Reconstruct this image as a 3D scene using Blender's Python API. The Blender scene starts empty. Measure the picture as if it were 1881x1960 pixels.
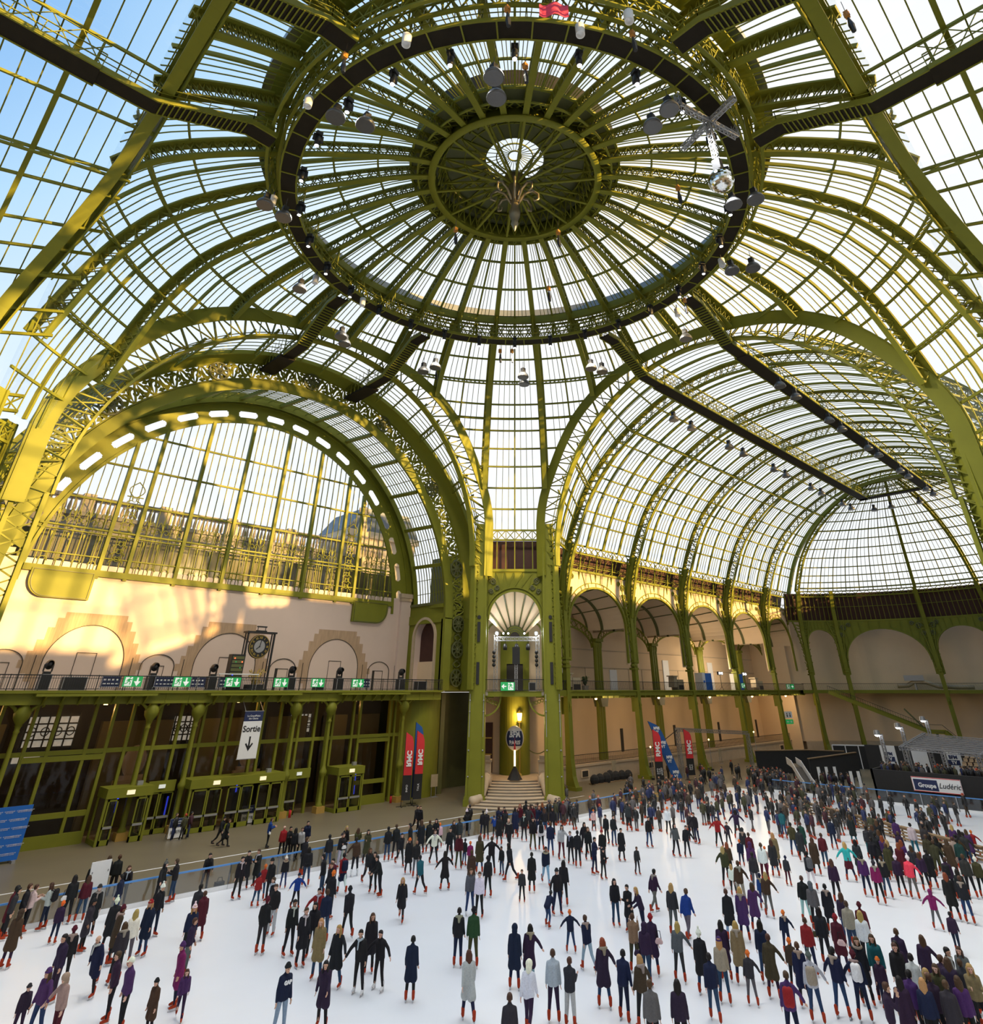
import bpy, math, random
from math import sin, cos, pi, sqrt, atan2, radians as R
from mathutils import Vector, Matrix
random.seed(7)
SC = bpy.context.scene
COL = SC.collection
V = Vector
MESH_CACHE = {}

# ------------------------------------------------------------------ materials
def pm(name, col, rough=0.5, metal=0.0, var=0.12, scale=3.0, spec=0.5, emit=None, estr=0.0):
    m = bpy.data.materials.new(name); m.use_nodes = True
    nt = m.node_tree; b = nt.nodes['Principled BSDF']
    b.inputs['Roughness'].default_value = rough
    b.inputs['Metallic'].default_value = metal
    b.inputs['Specular IOR Level'].default_value = spec
    b.inputs['Base Color'].default_value = (*col, 1)
    if var > 0:
        tc = nt.nodes.new('ShaderNodeTexCoord'); nz = nt.nodes.new('ShaderNodeTexNoise')
        nz.inputs['Scale'].default_value = scale; nz.inputs['Detail'].default_value = 4
        nt.links.new(tc.outputs['Object'], nz.inputs['Vector'])
        mx = nt.nodes.new('ShaderNodeMix'); mx.data_type = 'RGBA'
        mx.inputs[6].default_value = (*[c * (1 - var) for c in col], 1)
        mx.inputs[7].default_value = (*[min(1, c * (1 + var)) for c in col], 1)
        nt.links.new(nz.outputs['Fac'], mx.inputs[0])
        nt.links.new(mx.outputs[2], b.inputs['Base Color'])
    if emit:
        b.inputs['Emission Color'].default_value = (*emit, 1)
        b.inputs['Emission Strength'].default_value = estr
    return m

def objcol(name, rough=0.8, var=0.25, scale=25.0):
    """a material whose colour is the object's own colour, with a little weave in it"""
    m = bpy.data.materials.new(name); m.use_nodes = True
    nt = m.node_tree; b = nt.nodes['Principled BSDF']
    b.inputs['Roughness'].default_value = rough
    b.inputs['Specular IOR Level'].default_value = 0.25
    oi = nt.nodes.new('ShaderNodeObjectInfo'); tc = nt.nodes.new('ShaderNodeTexCoord')
    nz = nt.nodes.new('ShaderNodeTexNoise'); nz.inputs['Scale'].default_value = scale
    nt.links.new(tc.outputs['Object'], nz.inputs['Vector'])
    mr = nt.nodes.new('ShaderNodeMapRange'); mr.inputs['To Min'].default_value = 1 - var; mr.inputs['To Max'].default_value = 1 + var
    nt.links.new(nz.outputs['Fac'], mr.inputs['Value'])
    mx = nt.nodes.new('ShaderNodeVectorMath'); mx.operation = 'SCALE'
    nt.links.new(oi.outputs['Color'], mx.inputs[0]); nt.links.new(mr.outputs['Result'], mx.inputs['Scale'])
    nt.links.new(mx.outputs[0], b.inputs['Base Color'])
    return m

def streaky(name, col):
    m = pm(name, col, .85, 0, .35, 1.0); nt = m.node_tree
    mp = nt.nodes.new('ShaderNodeMapping'); mp.inputs['Scale'].default_value = (9, 9, .8)
    nz = [n for n in nt.nodes if n.type == 'TEX_NOISE'][0]; tc = [n for n in nt.nodes if n.type == 'TEX_COORD'][0]
    nt.links.new(tc.outputs['Object'], mp.inputs[0]); nt.links.new(mp.outputs[0], nz.inputs['Vector']); return m
def glassmat(name, tint, gloss=0.06, rough=0.05):
    m = bpy.data.materials.new(name); m.use_nodes = True
    nt = m.node_tree; nt.nodes.clear()
    out = nt.nodes.new('ShaderNodeOutputMaterial'); mix = nt.nodes.new('ShaderNodeMixShader')
    tr = nt.nodes.new('ShaderNodeBsdfTransparent'); gl = nt.nodes.new('ShaderNodeBsdfGlossy')
    tr.inputs['Color'].default_value = (*tint, 1)
    gl.inputs['Color'].default_value = (.9, .95, 1, 1); gl.inputs['Roughness'].default_value = rough
    mix.inputs[0].default_value = gloss
    nt.links.new(tr.outputs[0], mix.inputs[1]); nt.links.new(gl.outputs[0], mix.inputs[2]); nt.links.new(mix.outputs[0], out.inputs[0])
    return m

M = {}
M['iron'] = pm('green_iron_paint', (.185, .19, .019), .55, 0, .14, .8, .22)
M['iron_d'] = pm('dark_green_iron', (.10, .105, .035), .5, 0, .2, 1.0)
M['soffit'] = pm('dark_catwalk_plate', (.020, .016, .010), .7, 0, .25, 2.0, .15)
M['greyband'] = pm('zinc_gutter', (.24, .25, .25), .5, .2, .15, .6)
M['glass'] = glassmat('roof_glass', (.93, .955, .97), .045)
M['dglass'] = glassmat('vestibule_glass', (.62, .60, .55), .025, .03)
M['cream'] = pm('cream_plaster', (.72, .55, .36), .85, 0, .07, .35)
M['pink'] = pm('pinkish_plaster', (.67, .53, .45), .85, 0, .06, .5)
M['stone'] = pm('pale_limestone', (.50, .39, .27), .8, 0, .18, 1.2)
M['stone_d'] = pm('weathered_shaded_stone', (.30, .26, .21), .85, 0, .2, .9)  # weathered stone, also the painted shade of the stair risers
M['concrete'] = pm('brown_concrete', (.185, .15, .095), .38, 0, .22, .22, .35)
M['black'] = pm('black_paint', (.012, .012, .013), .5, 0, .2, 4)
M['blackcloth'] = pm('black_drape', (.018, .017, .017), .85, 0, .25, 6)
M['white'] = pm('white_board', (.80, .80, .80), .5, 0, .03, 5)
M['alu'] = pm('aluminium', (.36, .36, .37), .42, .5, .08, 6)
M['amber'] = pm('hoist_amber', (.45, .19, .02), .5, 0, .1, 6)
M['lampgrey'] = pm('lamp_reflector', (.13, .13, .13), .35, .5, .1, 5)
M['wood'] = pm('pallet_wood', (.25, .16, .08), .7, 0, .25, 3)
M['maroon'] = pm('maroon_boards', (.055, .018, .012), .7, 0, .25, 1.5)
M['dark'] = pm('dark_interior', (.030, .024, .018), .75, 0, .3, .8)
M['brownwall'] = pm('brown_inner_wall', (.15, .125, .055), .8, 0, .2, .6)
M['gold'] = pm('gilt_metal', (.55, .40, .10), .3, .7, .2, 4)
M['bronze'] = pm('bronze_pendant', (.30, .25, .16), .35, .6, .2, 4)
M['red'] = pm('red_flag_cloth', (.62, .025, .03), .7, 0, .06, 3)
M['blue'] = pm('blue_flag_cloth', (.012, .085, .30), .7, 0, .06, 3)
M['navy'] = pm('navy_print', (.012, .022, .085), .6, 0, .06, 3)
M['bluepanel'] = pm('blue_backdrop', (.01, .13, .52), .5, 0, .05, 2)
M['green'] = pm('exit_sign_green', (.02, .33, .09), .4, 0, .05, 3, .5, (.03, .45, .12), .25)
M['signwhite'] = pm('exit_sign_white', (.85, .87, .85), .4, 0, .02, 3, .5, (.9, .95, .9), .25)
M['yellowpad'] = pm('ochre_plinth', (.42, .25, .05), .7, 0, .15, 3)
M['orange'] = pm('orange_plastic', (.75, .10, .015), .45, 0, .1, 10)
M['rail'] = pm('blue_rail_tape', (.09, .27, .62), .4, 0, .05, 2)
M['clear'] = glassmat('barrier_plexiglass', (.80, .80, .79), .07, .08)
M['bulb'] = pm('lit_lamp', (1, 1, 1), .4, 0, 0, 1, .5, (.93, .95, 1), 14)
M['bulbwarm'] = pm('warm_lit_lamp', (1, .8, .5), .4, 0, 0, 1, .5, (1, .62, .22), 10)
M['bluelight'] = pm('blue_neon_tube', (.05, .08, .8), .4, 0, 0, 1, .5, (.03, .06, 1.), 2.2)
M['redlight'] = pm('red_neon_tube', (.9, .1, .05), .4, 0, 0, 1, .5, (1, .12, .04), 2.0)
M['arch_stone'] = streaky('streaked_arch_stone', (.44, .30, .19))
M['mirror'] = pm('mirror_tiles', (.8, .8, .78), .06, 1.0, .1, 30)
M['slate'] = pm('slate_roof', (.10, .12, .15), .5, 0, .2, 2)
M['plant'] = pm('plant_leaves', (.05, .075, .02), .6, 0, .3, 5)
M['duct'] = pm('beige_duct', (.42, .34, .22), .6, 0, .15, 4)
M['cloth'] = objcol('clothing_cloth')
M['skin'] = objcol('skin', .55, .08, 8)
M['hair'] = objcol('hair', .55, .3, 40)
M['eye'] = pm('eye_dark', (.02, .015, .012), .3, 0, 0)
M['lip'] = pm('lips', (.42, .13, .10), .5, 0, 0)
M['blade'] = pm('steel_blade', (.6, .6, .62), .25, .9, 0)

# ice: white, softly glossy, with faint scratches
mi = pm('ice', (.80, .815, .85), .32, 0, .035, .5, .4)
M['ice'] = mi

# ------------------------------------------------------------------ mesh builder
class MB:
    def __init__(s): s.v = []; s.f = []; s.mi = []; s.mat = 0
    def quad(s, a, b, c, d):
        n = len(s.v); s.v += [tuple(a), tuple(b), tuple(c), tuple(d)]; s.f.append((n, n+1, n+2, n+3)); s.mi.append(s.mat)
    def poly(s, pts):
        n = len(s.v); s.v += [tuple(p) for p in pts]; s.f.append(tuple(range(n, n+len(pts)))); s.mi.append(s.mat)
    def box(s, c, sz, rz=0.0):
        cx, cy, cz = c; hx, hy, hz = sz[0]/2, sz[1]/2, sz[2]/2
        ca, sa = cos(rz), sin(rz); n = len(s.v)
        for z in (-hz, hz):
            for x, y in ((-hx, -hy), (hx, -hy), (hx, hy), (-hx, hy)):
                s.v.append((cx + x*ca - y*sa, cy + x*sa + y*ca, cz + z))
        for f in ((0,3,2,1),(4,5,6,7),(0,1,5,4),(1,2,6,5),(2,3,7,6),(3,0,4,7)):
            s.f.append(tuple(n+i for i in f)); s.mi.append(s.mat)
        return s
    def bx(s, x0, x1, y0, y1, z0, z1): return s.box(((x0+x1)/2, (y0+y1)/2, (z0+z1)/2), (abs(x1-x0), abs(y1-y0), abs(z1-z0)))
    def bar(s, p, q, w=.1, h=None, up=(0,0,1), caps=True):
        """square bar from p to q, w across, h along 'up'"""
        h = h or w; p = V(p); q = V(q); d = q-p
        if d.length < 1e-6: return s
        d.normalize(); u = V(up)
        x = d.cross(u)
        if x.length < 1e-4: x = d.cross(V((1,0,0)) if abs(d.x) < .9 else V((0,1,0)))
        x.normalize(); y = x.cross(d); x = x*(w/2); y = y*(h/2); n = len(s.v)
        for c in (p, q):
            for a, b in ((-1,-1),(1,-1),(1,1),(-1,1)): s.v.append(tuple(c + x*a + y*b))
        fs = [(0,1,5,4),(1,2,6,5),(2,3,7,6),(3,0,4,7)] + ([(3,2,1,0),(4,5,6,7)] if caps else [])
        for f in fs: s.f.append(tuple(n+i for i in f)); s.mi.append(s.mat)
        return s
    def path(s, pts, w=.1, h=None, up=None, closed=False):
        """bar swept along a polyline; up(i) or a fixed vector gives the h direction"""
        h = h or w; pts = [V(p) for p in pts]; N = len(pts); n = len(s.v)
        for i, p in enumerate(pts):
            a = pts[(i-1) % N] if (closed or i > 0) else p
            b = pts[(i+1) % N] if (closed or i < N-1) else p
            d = (b-a); d.normalize()
            u = V(up(i) if callable(up) else (up or (0,0,1)))
            x = d.cross(u)
            if x.length < 1e-5: x = d.cross(V((.3,.9,.2)))
            x.normalize(); y = x.cross(d); x = x*(w/2); y = y*(h/2)
            for aa, bb in ((-1,-1),(1,-1),(1,1),(-1,1)): s.v.append(tuple(p + x*aa + y*bb))
        for i in range(N if closed else N-1):
            a = n + 4*i; b = n + 4*((i+1) % N)
            for k in range(4):
                s.f.append((a+k, a+(k+1) % 4, b+(k+1) % 4, b+k)); s.mi.append(s.mat)
        if not closed:
            s.f.append((n+3,n+2,n+1,n)); s.mi.append(s.mat)
            e = n+4*(N-1); s.f.append((e,e+1,e+2,e+3)); s.mi.append(s.mat)
        return s
    def tube(s, pts, r=.05, k=8, closed=False, cap=True):
        pts = [V(p) for p in pts]; N = len(pts); n = len(s.v); px = None
        for i, p in enumerate(pts):
            a = pts[(i-1) % N] if (closed or i > 0) else p
            b = pts[(i+1) % N] if (closed or i < N-1) else p
            d = (b-a).normalized()
            if px is None:
                px = d.cross(V((0,0,1)))
                if px.length < 1e-3: px = d.cross(V((1,0,0)))
            x = px - d*px.dot(d); x.normalize(); px = x; y = d.cross(x)
            rr = r[i] if isinstance(r, (list, tuple)) else r
            for j in range(k):
                t = 2*pi*j/k; s.v.append(tuple(p + x*(rr*cos(t)) + y*(rr*sin(t))))
        for i in range(N if closed else N-1):
            a = n+k*i; b = n+k*((i+1) % N)
            for j in range(k): s.f.append((a+j, a+(j+1) % k, b+(j+1) % k, b+j)); s.mi.append(s.mat)
        if cap and not closed:
            s.f.append(tuple(n+k-1-j for j in range(k))); s.mi.append(s.mat)
            e = n+k*(N-1); s.f.append(tuple(e+j for j in range(k))); s.mi.append(s.mat)
        return s
    def lathe(s, prof, c=(0,0,0), k=16, ax='z', a0=0, a1=2*pi):
        """revolve (r,z) profile"""
        n = len(s.v); full = abs(a1-a0-2*pi) < 1e-6; K = k if full else k+1
        for r, z in prof:
            for j in range(K):
                t = a0+(a1-a0)*j/k
                p = (r*cos(t), r*sin(t), z)
                if ax == 'y': p = (p[0], p[2], p[1])
                elif ax == 'x': p = (p[2], p[0], p[1])
                s.v.append((c[0]+p[0], c[1]+p[1], c[2]+p[2]))
        for i in range(len(prof)-1):
            for j in range(k):
                j2 = (j+1) % K; s.f.append((n+i*K+j, n+i*K+j2, n+(i+1)*K+j2, n+(i+1)*K+j)); s.mi.append(s.mat)
        return s
    def grid(s, rows):
        """surface through rows of points"""
        n = len(s.v); c = len(rows[0])
        for r in rows: s.v += [tuple(p) for p in r]
        for i in range(len(rows)-1):
            for j in range(c-1):
                a = n+i*c+j; s.f.append((a, a+1, a+c+1, a+c)); s.mi.append(s.mat)
        return s
    def prism(s, poly, f, d):
        """poly of 2-D points; f(u,v,t) maps to 3-D with t in 0..d"""
        k = len(poly); n = len(s.v)
        for t in (0, d):
            for u, w in poly: s.v.append(tuple(f(u, w, t)))
        s.f.append(tuple(n+i for i in range(k))); s.mi.append(s.mat)
        s.f.append(tuple(n+k+k-1-i for i in range(k))); s.mi.append(s.mat)
        for i in range(k):
            j = (i+1) % k; s.f.append((n+i, n+k+i, n+k+j, n+j)); s.mi.append(s.mat)
        return s
    def sphere(s, c, r, k=10, m=6, sc=(1,1,1)):
        prof = [(max(1e-4, sin(pi*i/m)), -cos(pi*i/m)) for i in range(m+1)]
        n = len(s.v)
        s.lathe([(a*r, b*r) for a, b in prof], (0,0,0), k)
        for i in range(n, len(s.v)):
            x, y, z = s.v[i]; s.v[i] = (c[0]+x*sc[0], c[1]+y*sc[1], c[2]+z*sc[2])
        return s
    def xf(s, mat):
        s.v = [tuple(mat @ V(p)) for p in s.v]; return s
    def add(s, o, mat=None):
        n = len(s.v); s.v += [tuple(mat @ V(p)) for p in o.v] if mat else list(o.v)
        s.f += [tuple(n+i for i in f) for f in o.f]; s.mi += o.mi; return s
    def mesh(s, name, mats):
        me = bpy.data.meshes.new(name); me.from_pydata(s.v, [], s.f)
        for m in (mats if isinstance(mats, (list, tuple)) else [mats]): me.materials.append(m)
        if any(s.mi): me.polygons.foreach_set('material_index', s.mi)
        me.update(); return me
    def build(s, name, mats, parent=None, smooth=False):
        me = s.mesh(name, mats)
        if smooth: me.polygons.foreach_set('use_smooth', [True]*len(me.polygons))
        return link(name, me, parent)

KIDS = {}
def link(name, me, parent=None):
    o = bpy.data.objects.new(name, me); COL.objects.link(o)
    if parent is not None: o.parent = parent; KIDS.setdefault(parent.name, []).append(o)
    return o
def tag(o, label, cat, group=None, kind=None):
    o['label'] = label; o['category'] = cat
    if group: o['group'] = group
    if kind: o['kind'] = kind
    return o
def thing(name, label, cat, loc=(0,0,0), rz=0, group=None, kind=None):
    o = bpy.data.objects.new(name, None); o.empty_display_size = .3; COL.objects.link(o)
    o.location = loc; o.rotation_euler = (0, 0, rz)
    return tag(o, label, cat, group, kind)
def copy_tree(o, parent=None):
    c = o.copy(); COL.objects.link(c)
    if parent is not None: c.parent = parent; KIDS.setdefault(parent.name, []).append(c)
    for ch in KIDS.get(o.name, []): copy_tree(ch, c)
    return c
def place(proto, used, loc, rz=0, label=None, group=None):
    """the first time moves the prototype itself, then copies it with its parts"""
    o = proto if not used.get(proto.name) else copy_tree(proto)
    used[proto.name] = True
    o.location = loc; o.rotation_euler = (0, 0, rz)
    if label: o['label'] = label
    if group: o['group'] = group
    return o
USED = {}
def arc(c, r, a0, a1, n, f):
    return [f(c[0]+r*cos(a0+(a1-a0)*i/n), c[1]+r*sin(a0+(a1-a0)*i/n)) for i in range(n+1)]
def truss(mb, A, B, w=.09, step=1, cross=True):
    """lacing between two matching polylines"""
    for i in range(0, len(A)-1, step):
        j = min(i+step, len(A)-1)
        if cross: mb.bar(A[i], B[j], w, caps=False); mb.bar(B[i], A[j], w, caps=False)
        else:
            if (i//step) % 2: mb.bar(A[i], B[j], w, caps=False)
            else: mb.bar(B[i], A[j], w, caps=False)

def text_mesh(body, size, extrude=.01, bold=0.0, shear=0.0, align='CENTER'):
    cu = bpy.data.curves.new('lettering', 'FONT'); cu.body = body; cu.size = size; cu.extrude = extrude
    cu.align_x = align; cu.align_y = 'CENTER'; cu.offset = bold; cu.shear = shear; cu.resolution_u = 3
    o = bpy.data.objects.new('lettering', cu); COL.objects.link(o)
    dg = bpy.context.evaluated_depsgraph_get(); me = bpy.data.meshes.new_from_object(o.evaluated_get(dg))
    bpy.data.objects.remove(o); bpy.data.curves.remove(cu)
    return me
def text(name, body, size, mat, parent, loc, rot, **k):
    me = text_mesh(body, size, **k); me.materials.clear(); me.materials.append(mat)
    o = link(name, me, parent); o.location = loc; o.rotation_euler = rot
    return o

# ------------------------------------------------------------------ camera
CAMP = V((-28.47, -28.47, 10.0))
cam = bpy.data.cameras.new('camera'); co = bpy.data.objects.new('camera', cam); COL.objects.link(co)
co.location = CAMP; co.rotation_euler = (R(90+29.5075), 0, R(-45))
cam.sensor_fit = 'HORIZONTAL'; cam.sensor_width = 36; cam.lens = 36*1157.357/1881
cam.shift_x = -44.5/1881; cam.shift_y = -315/1881
cam.clip_start = .1; cam.clip_end = 1000
SC.camera = co
# pixel of the photograph -> a point of the floor plan (used to read positions off the photo)
_th = R(29.5075); _f = 1157.357
def wray(px, py):
    a = (px-985)/_f; b = (665-py)/_f
    x, y, z = a, cos(_th)-b*sin(_th), sin(_th)+b*cos(_th)
    s = sqrt(.5)
    return V((x*s + y*s, -x*s + y*s, z))
def ground(px, py, z=0.0):
    d = wray(px, py); t = (z-10)/d.z; return CAMP + d*t
def onplane(px, py, ax, val):
    d = wray(px, py); t = (val-CAMP[ax])/d[ax]; return CAMP + d*t
# ================================================================== the dome over the crossing
PROF = [(7.2,51.1),(9.5,50.85),(12,50.35),(16,49.2),(19.5,48.0),(23,46.8),(27,44.9),(29.2,43.1),(31,40.7),(32,38.8),(33,36.4),(33.7,34.4),(34.5,32),(35.05,29.5),(35.3,26.9)]
# dense profile by Catmull-Rom
def _dense(P, n=6):
    out = []
    for i in range(len(P)-1):
        p0 = P[max(i-1,0)]; p1 = P[i]; p2 = P[i+1]; p3 = P[min(i+2,len(P)-1)]
        for k in range(n):
            t = k/n
            out.append(tuple(.5*((2*p1[j]) + (-p0[j]+p2[j])*t + (2*p0[j]-5*p1[j]+4*p2[j]-p3[j])*t*t + (-p0[j]+3*p1[j]-3*p2[j]+p3[j])*t**3) for j in (0,1)))
    out.append(P[-1]); return out
DP = _dense(PROF)
def prof_at(s):
    """s is an index along the dense profile"""
    i = min(int(s), len(DP)-2); t = s-i
    return (DP[i][0]+(DP[i+1][0]-DP[i][0])*t, DP[i][1]+(DP[i+1][1]-DP[i][1])*t)
def s_of_r(r):
    for i in range(len(DP)-1):
        if DP[i+1][0] >= r: return i + max(0.0, (r-DP[i][0])/(DP[i+1][0]-DP[i][0]))
    return len(DP)-1.0
def s_of_z(z):
    for i in range(len(DP)-1):
        if DP[i+1][1] <= z: return i + (DP[i][1]-z)/(DP[i][1]-DP[i+1][1])
    return len(DP)-1.0
SMAX = len(DP)-1.0
def normal_in(s):
    a = prof_at(max(s-.6, 0)); b = prof_at(min(s+.6, SMAX)); d = V((b[0]-a[0], b[1]-a[1])); d.normalize()
    return (d.y, -d.x) if d.y < -d.x*0 and (d.y*1) < 0 else (-abs(d.y), -abs(d.x))
def dpt(s, th, dep=0.0):
    r, z = prof_at(s)
    if dep: nr, nz = normal_in(s); r += nr*dep; z += nz*dep
    return V((r*cos(th), r*sin(th), z))
NB = 28; DTH = 2*pi/NB
TH0 = R(45) + DTH/2                          # the ribs: the corner pairs stand at +-6.43 deg of each diagonal
RING_S = s_of_r(19.6)
def off_axis(th):
    """angle to the nearest wing axis"""
    t = (th + pi/4) % (pi/2) - pi/4
    return abs(t)
def s_end(th):
    r = 27.0/cos(off_axis(th))
    return min(s_of_r(min(r, 35.29)), SMAX) if r < 35.29 else SMAX

dome = thing('ceiling', 'great glass and green iron dome over the middle of the hall', 'dome', kind='structure')
# glazing of the cap and of the lower shell: one pane field per bay
def bay_glass(k):
    t0 = TH0 + k*DTH; n = 8; rows = []
    for j in range(n+1):
        th = t0 + DTH*j/n; se = s_end(th); s0 = s_of_r(9.3)
        rows.append([dpt(s0+(se-s0)*i/26, th, -.05) for i in range(27)])
    mb = MB(); mb.grid(rows); return mb
def bay_bars(k):
    t0 = TH0 + k*DTH; mb = MB(); s0 = s_of_r(9.3)
    for j in range(1, 10):
        th = t0 + DTH*j/10; se = s_end(th); mid = j == 5
        n = 16; w = .17 if mid else .06; h = .3 if mid else .08
        up = V((-sin(th), cos(th), 0))
        pts = [dpt(s0+(se-s0)*i/n, th, .12 if mid else .02) for i in range(n+1)]
        if not mid and j in (1, 9): continue
        mb.path(pts, h, w, up)
    for r in (12.2, 15.8):                      # thin ring purlins of the cap
        mb.path([dpt(s_of_r(r), t0+DTH*i/6, .1) for i in range(7)], .14, .22)
    mb.path([dpt(s_of_r(9.4), t0+DTH*i/6, .1) for i in range(7)], .2, .3)
    # purlins of the lower shell, light ones and lattice ones, where the shell reaches
    for z, kind in ((45.6,0),(43.9,1),(41.6,0),(40.1,1),(38.7,0),(36.6,0),(34.5,1),(32.0,0),(29.5,0)):
        s = s_of_z(z)
        ok = [i for i in range(0, 13) if s_end(t0+DTH*i/12) >= s-.2]
        if len(ok) < 2: continue
        runs = []; 
        for i in ok:
            if runs and runs[-1][-1] == i-1: runs[-1].append(i)
            else: runs.append([i])
        for run in runs:
            if len(run) < 2: continue
            A = [dpt(s, t0+DTH*i/12, .08) for i in run]
            mb.path(A, .13, .2)
            if kind:
                B = [dpt(s, t0+DTH*i/12, .95) for i in run]
                mb.path(B, .12, .16); truss(mb, A, B, .06)
    return mb
for k in range(NB):
    th = TH0 + (k+.5)*DTH
    bay_glass(k).build('glass_pane', M['glass'], dome)
    bay_bars(k).build('glazing_frame', M['iron'], dome)
# ribs
def rib_mesh(s0, s1, dep=1.35, n=22, fl=.5, top=.4):
    mb = MB()
    A = [dpt(s0+(s1-s0)*i/n, 0, .15) for i in range(n+1)]; B = [dpt(s0+(s1-s0)*i/n, 0, dep) for i in range(n+1)]
    mb.path(A, top, .16, lambda i: (A[i]-B[i])); mb.path(B, fl, .16, lambda i: (A[i]-B[i]))
    N = int(n*1.6); A2 = [dpt(s0+(s1-s0)*i/N, 0, .15) for i in range(N+1)]; B2 = [dpt(s0+(s1-s0)*i/N, 0, dep) for i in range(N+1)]
    for y in (-.16, .16):
        o = V((0, y, 0)); truss(mb, [a+o for a in A2], [b+o for b in B2], .07, 1, y > 0)
    return mb
rib_cache = {}
for k in range(NB):
    th = TH0 + k*DTH; corner = s_end(th) > SMAX-.01
    se = SMAX if corner else s_end(th)
    key = round(se, 2)
    if key not in rib_cache:
        mb = rib_mesh(s_of_r(7.0), RING_S+2, 1.3, 14)
        mb.add(rib_mesh(RING_S+2, se, 1.35, 30 if corner else 14, .6 if corner else .55, .5 if corner else .95))
        rib_cache[key] = mb.mesh('rib', M['iron'])
    o = link('dome_rib', rib_cache[key], dome); o.rotation_euler = (0, 0, th)
# ring girder under the ribs, drum lattice, catwalk
def ring(mb, r, z, w, h, n=84, a0=0, a1=2*pi):
    mb.path([(r*cos(a0+(a1-a0)*i/n), r*sin(a0+(a1-a0)*i/n), z) for i in range(n+(0 if abs(a1-a0-2*pi) < 1e-6 else 1))], w, h, None, abs(a1-a0-2*pi) < 1e-6)
g = MB(); ring(g, 19.75, 47.55, .5, .75); ring(g, 20.6, 48.0, .8, .25)
g.build('ring_girder', M['iron'], dome)
lat = MB(); n = 112
for r, w in ((19.35, .09), (20.2, .08)):
    A = [V((r*cos(2*pi*i/n), r*sin(2*pi*i/n), 47.0)) for i in range(n+1)]; B = [V((r*cos(2*pi*i/n), r*sin(2*pi*i/n), 44.9)) for i in range(n+1)]
    truss(lat, A, B, w); ring(lat, r, 44.9, .22, .2, n); ring(lat, r, 46.0, .1, .12, n); ring(lat, r, 47.0, .2, .18, n)
    for i in range(0, n, 2): lat.bar(A[i], B[i], .1)
lat.build('ring_lattice', M['iron'], dome)
# zinc gutter seen through the glass just outside the ring, and the dark gutter of the lantern
g = MB()
n = 84
g.grid([[( (r)*cos(2*pi*i/n), (r)*sin(2*pi*i/n), z) for i in range(n+1)] for r, z in ((20.4,48.6),(20.4,49.4),(21.6,49.1),(21.6,48.2))])
g.build('outer_gutter', M['greyband'], dome)
g = MB(); g.grid([[(r*cos(2*pi*i/n), r*sin(2*pi*i/n), z) for i in range(n+1)] for r, z in ((7.2,51.35),(9.35,50.95),(9.35,50.85),(9.2,50.75),(7.2,51.0))])
g.build('lantern_gutter', M['iron_d'], dome)
# crown ring
g = MB()
g.lathe([(7.15,49.45),(7.75,49.45),(7.75,49.6),(7.45,49.7),(7.45,50.9),(7.15,51.0),(7.15,49.45)], (0,0,0), 84)
g.build('crown_ring', M['iron'], dome, True)
g = MB(); n = 56
for r0, z0, r1, z1 in ((7.2, 50.9, 8.7, 49.9), (6.9, 49.6, 6.4, 51.8)):
    A = [V((r0*cos(2*pi*i/n), r0*sin(2*pi*i/n), z0)) for i in range(n+1)]; B = [V((r1*cos(2*pi*i/n), r1*sin(2*pi*i/n), z1)) for i in range(n+1)]
    truss(g, A, B, .09); ring(g, r1, z1, .15, .15, n)
g.build('crown_lattice', M['iron'], dome)
# lantern: a shallow dark drum with a small glass eye
lan = MB(); lan.grid([[(r*cos(2*pi*i/56), r*sin(2*pi*i/56), z) for i in range(57)] for r, z in ((7.3,51.2),(6.9,51.3),(6.5,52.2),(2.7,52.6),(2.7,52.9),(7.3,52.6),(7.3,51.2))])
lan.build('lantern_drum', M['iron_d'], dome, False)
lan = MB(); lan.grid([[(r*cos(2*pi*i/56), r*sin(2*pi*i/56), z) for i in range(57)] for r, z in ((7.3,52.0),(7.3,52.9),(9.3,52.9),(9.3,51.1),(9.15,51.1),(9.15,52.7),(7.5,52.7),(7.5,52.0))])
lan.build('lantern_ring', M['soffit'], dome, False)
g = MB()
for i in range(28):
    a = 2*pi*i/28; g.bar((6.8*cos(a),6.8*sin(a),51.4), (6.45*cos(a),6.45*sin(a),52.2), .16); g.bar((6.4*cos(a),6.4*sin(a),52.15),(2.8*cos(a),2.8*sin(a),52.5), .16)
    g.bar((2.7*cos(a),2.7*sin(a),52.75),(.6*cos(a),.6*sin(a),53.3), .05)
for r, z in ((2.72,52.7),(1.7,53.05),(.6,53.3),(4.6,52.35)): ring(g, r, z, .1, .12, 42)
g.build('lantern_frame', M['iron'], dome)
g = MB(); g.grid([[(r*cos(2*pi*i/28), r*sin(2*pi*i/28), z) for i in range(29)] for r, z in ((2.7,52.8),(.6,53.35),(.01,53.4))])
g.build('lantern_glass', M['glass'], dome)
g = MB()
for k in range(14):
    th = TH0 + 2*k*DTH; u = V((cos(th), sin(th), 0))
    A = [u*7.2+V((0,0,50.6)), u*.3+V((0,0,50.2))]; B = [u*7.2+V((0,0,49.6)), u*.3+V((0,0,49.5))]
    g.bar(A[0], A[1], .16, .14); g.bar(B[0], B[1], .2, .16)
    P = [A[0].lerp(A[1], t/8) for t in range(9)]; Q = [B[0].lerp(B[1], t/8) for t in range(9)]; truss(g, P, Q, .06, 1, False)
g.build('lantern_spoke', M['iron'], dome)
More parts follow.
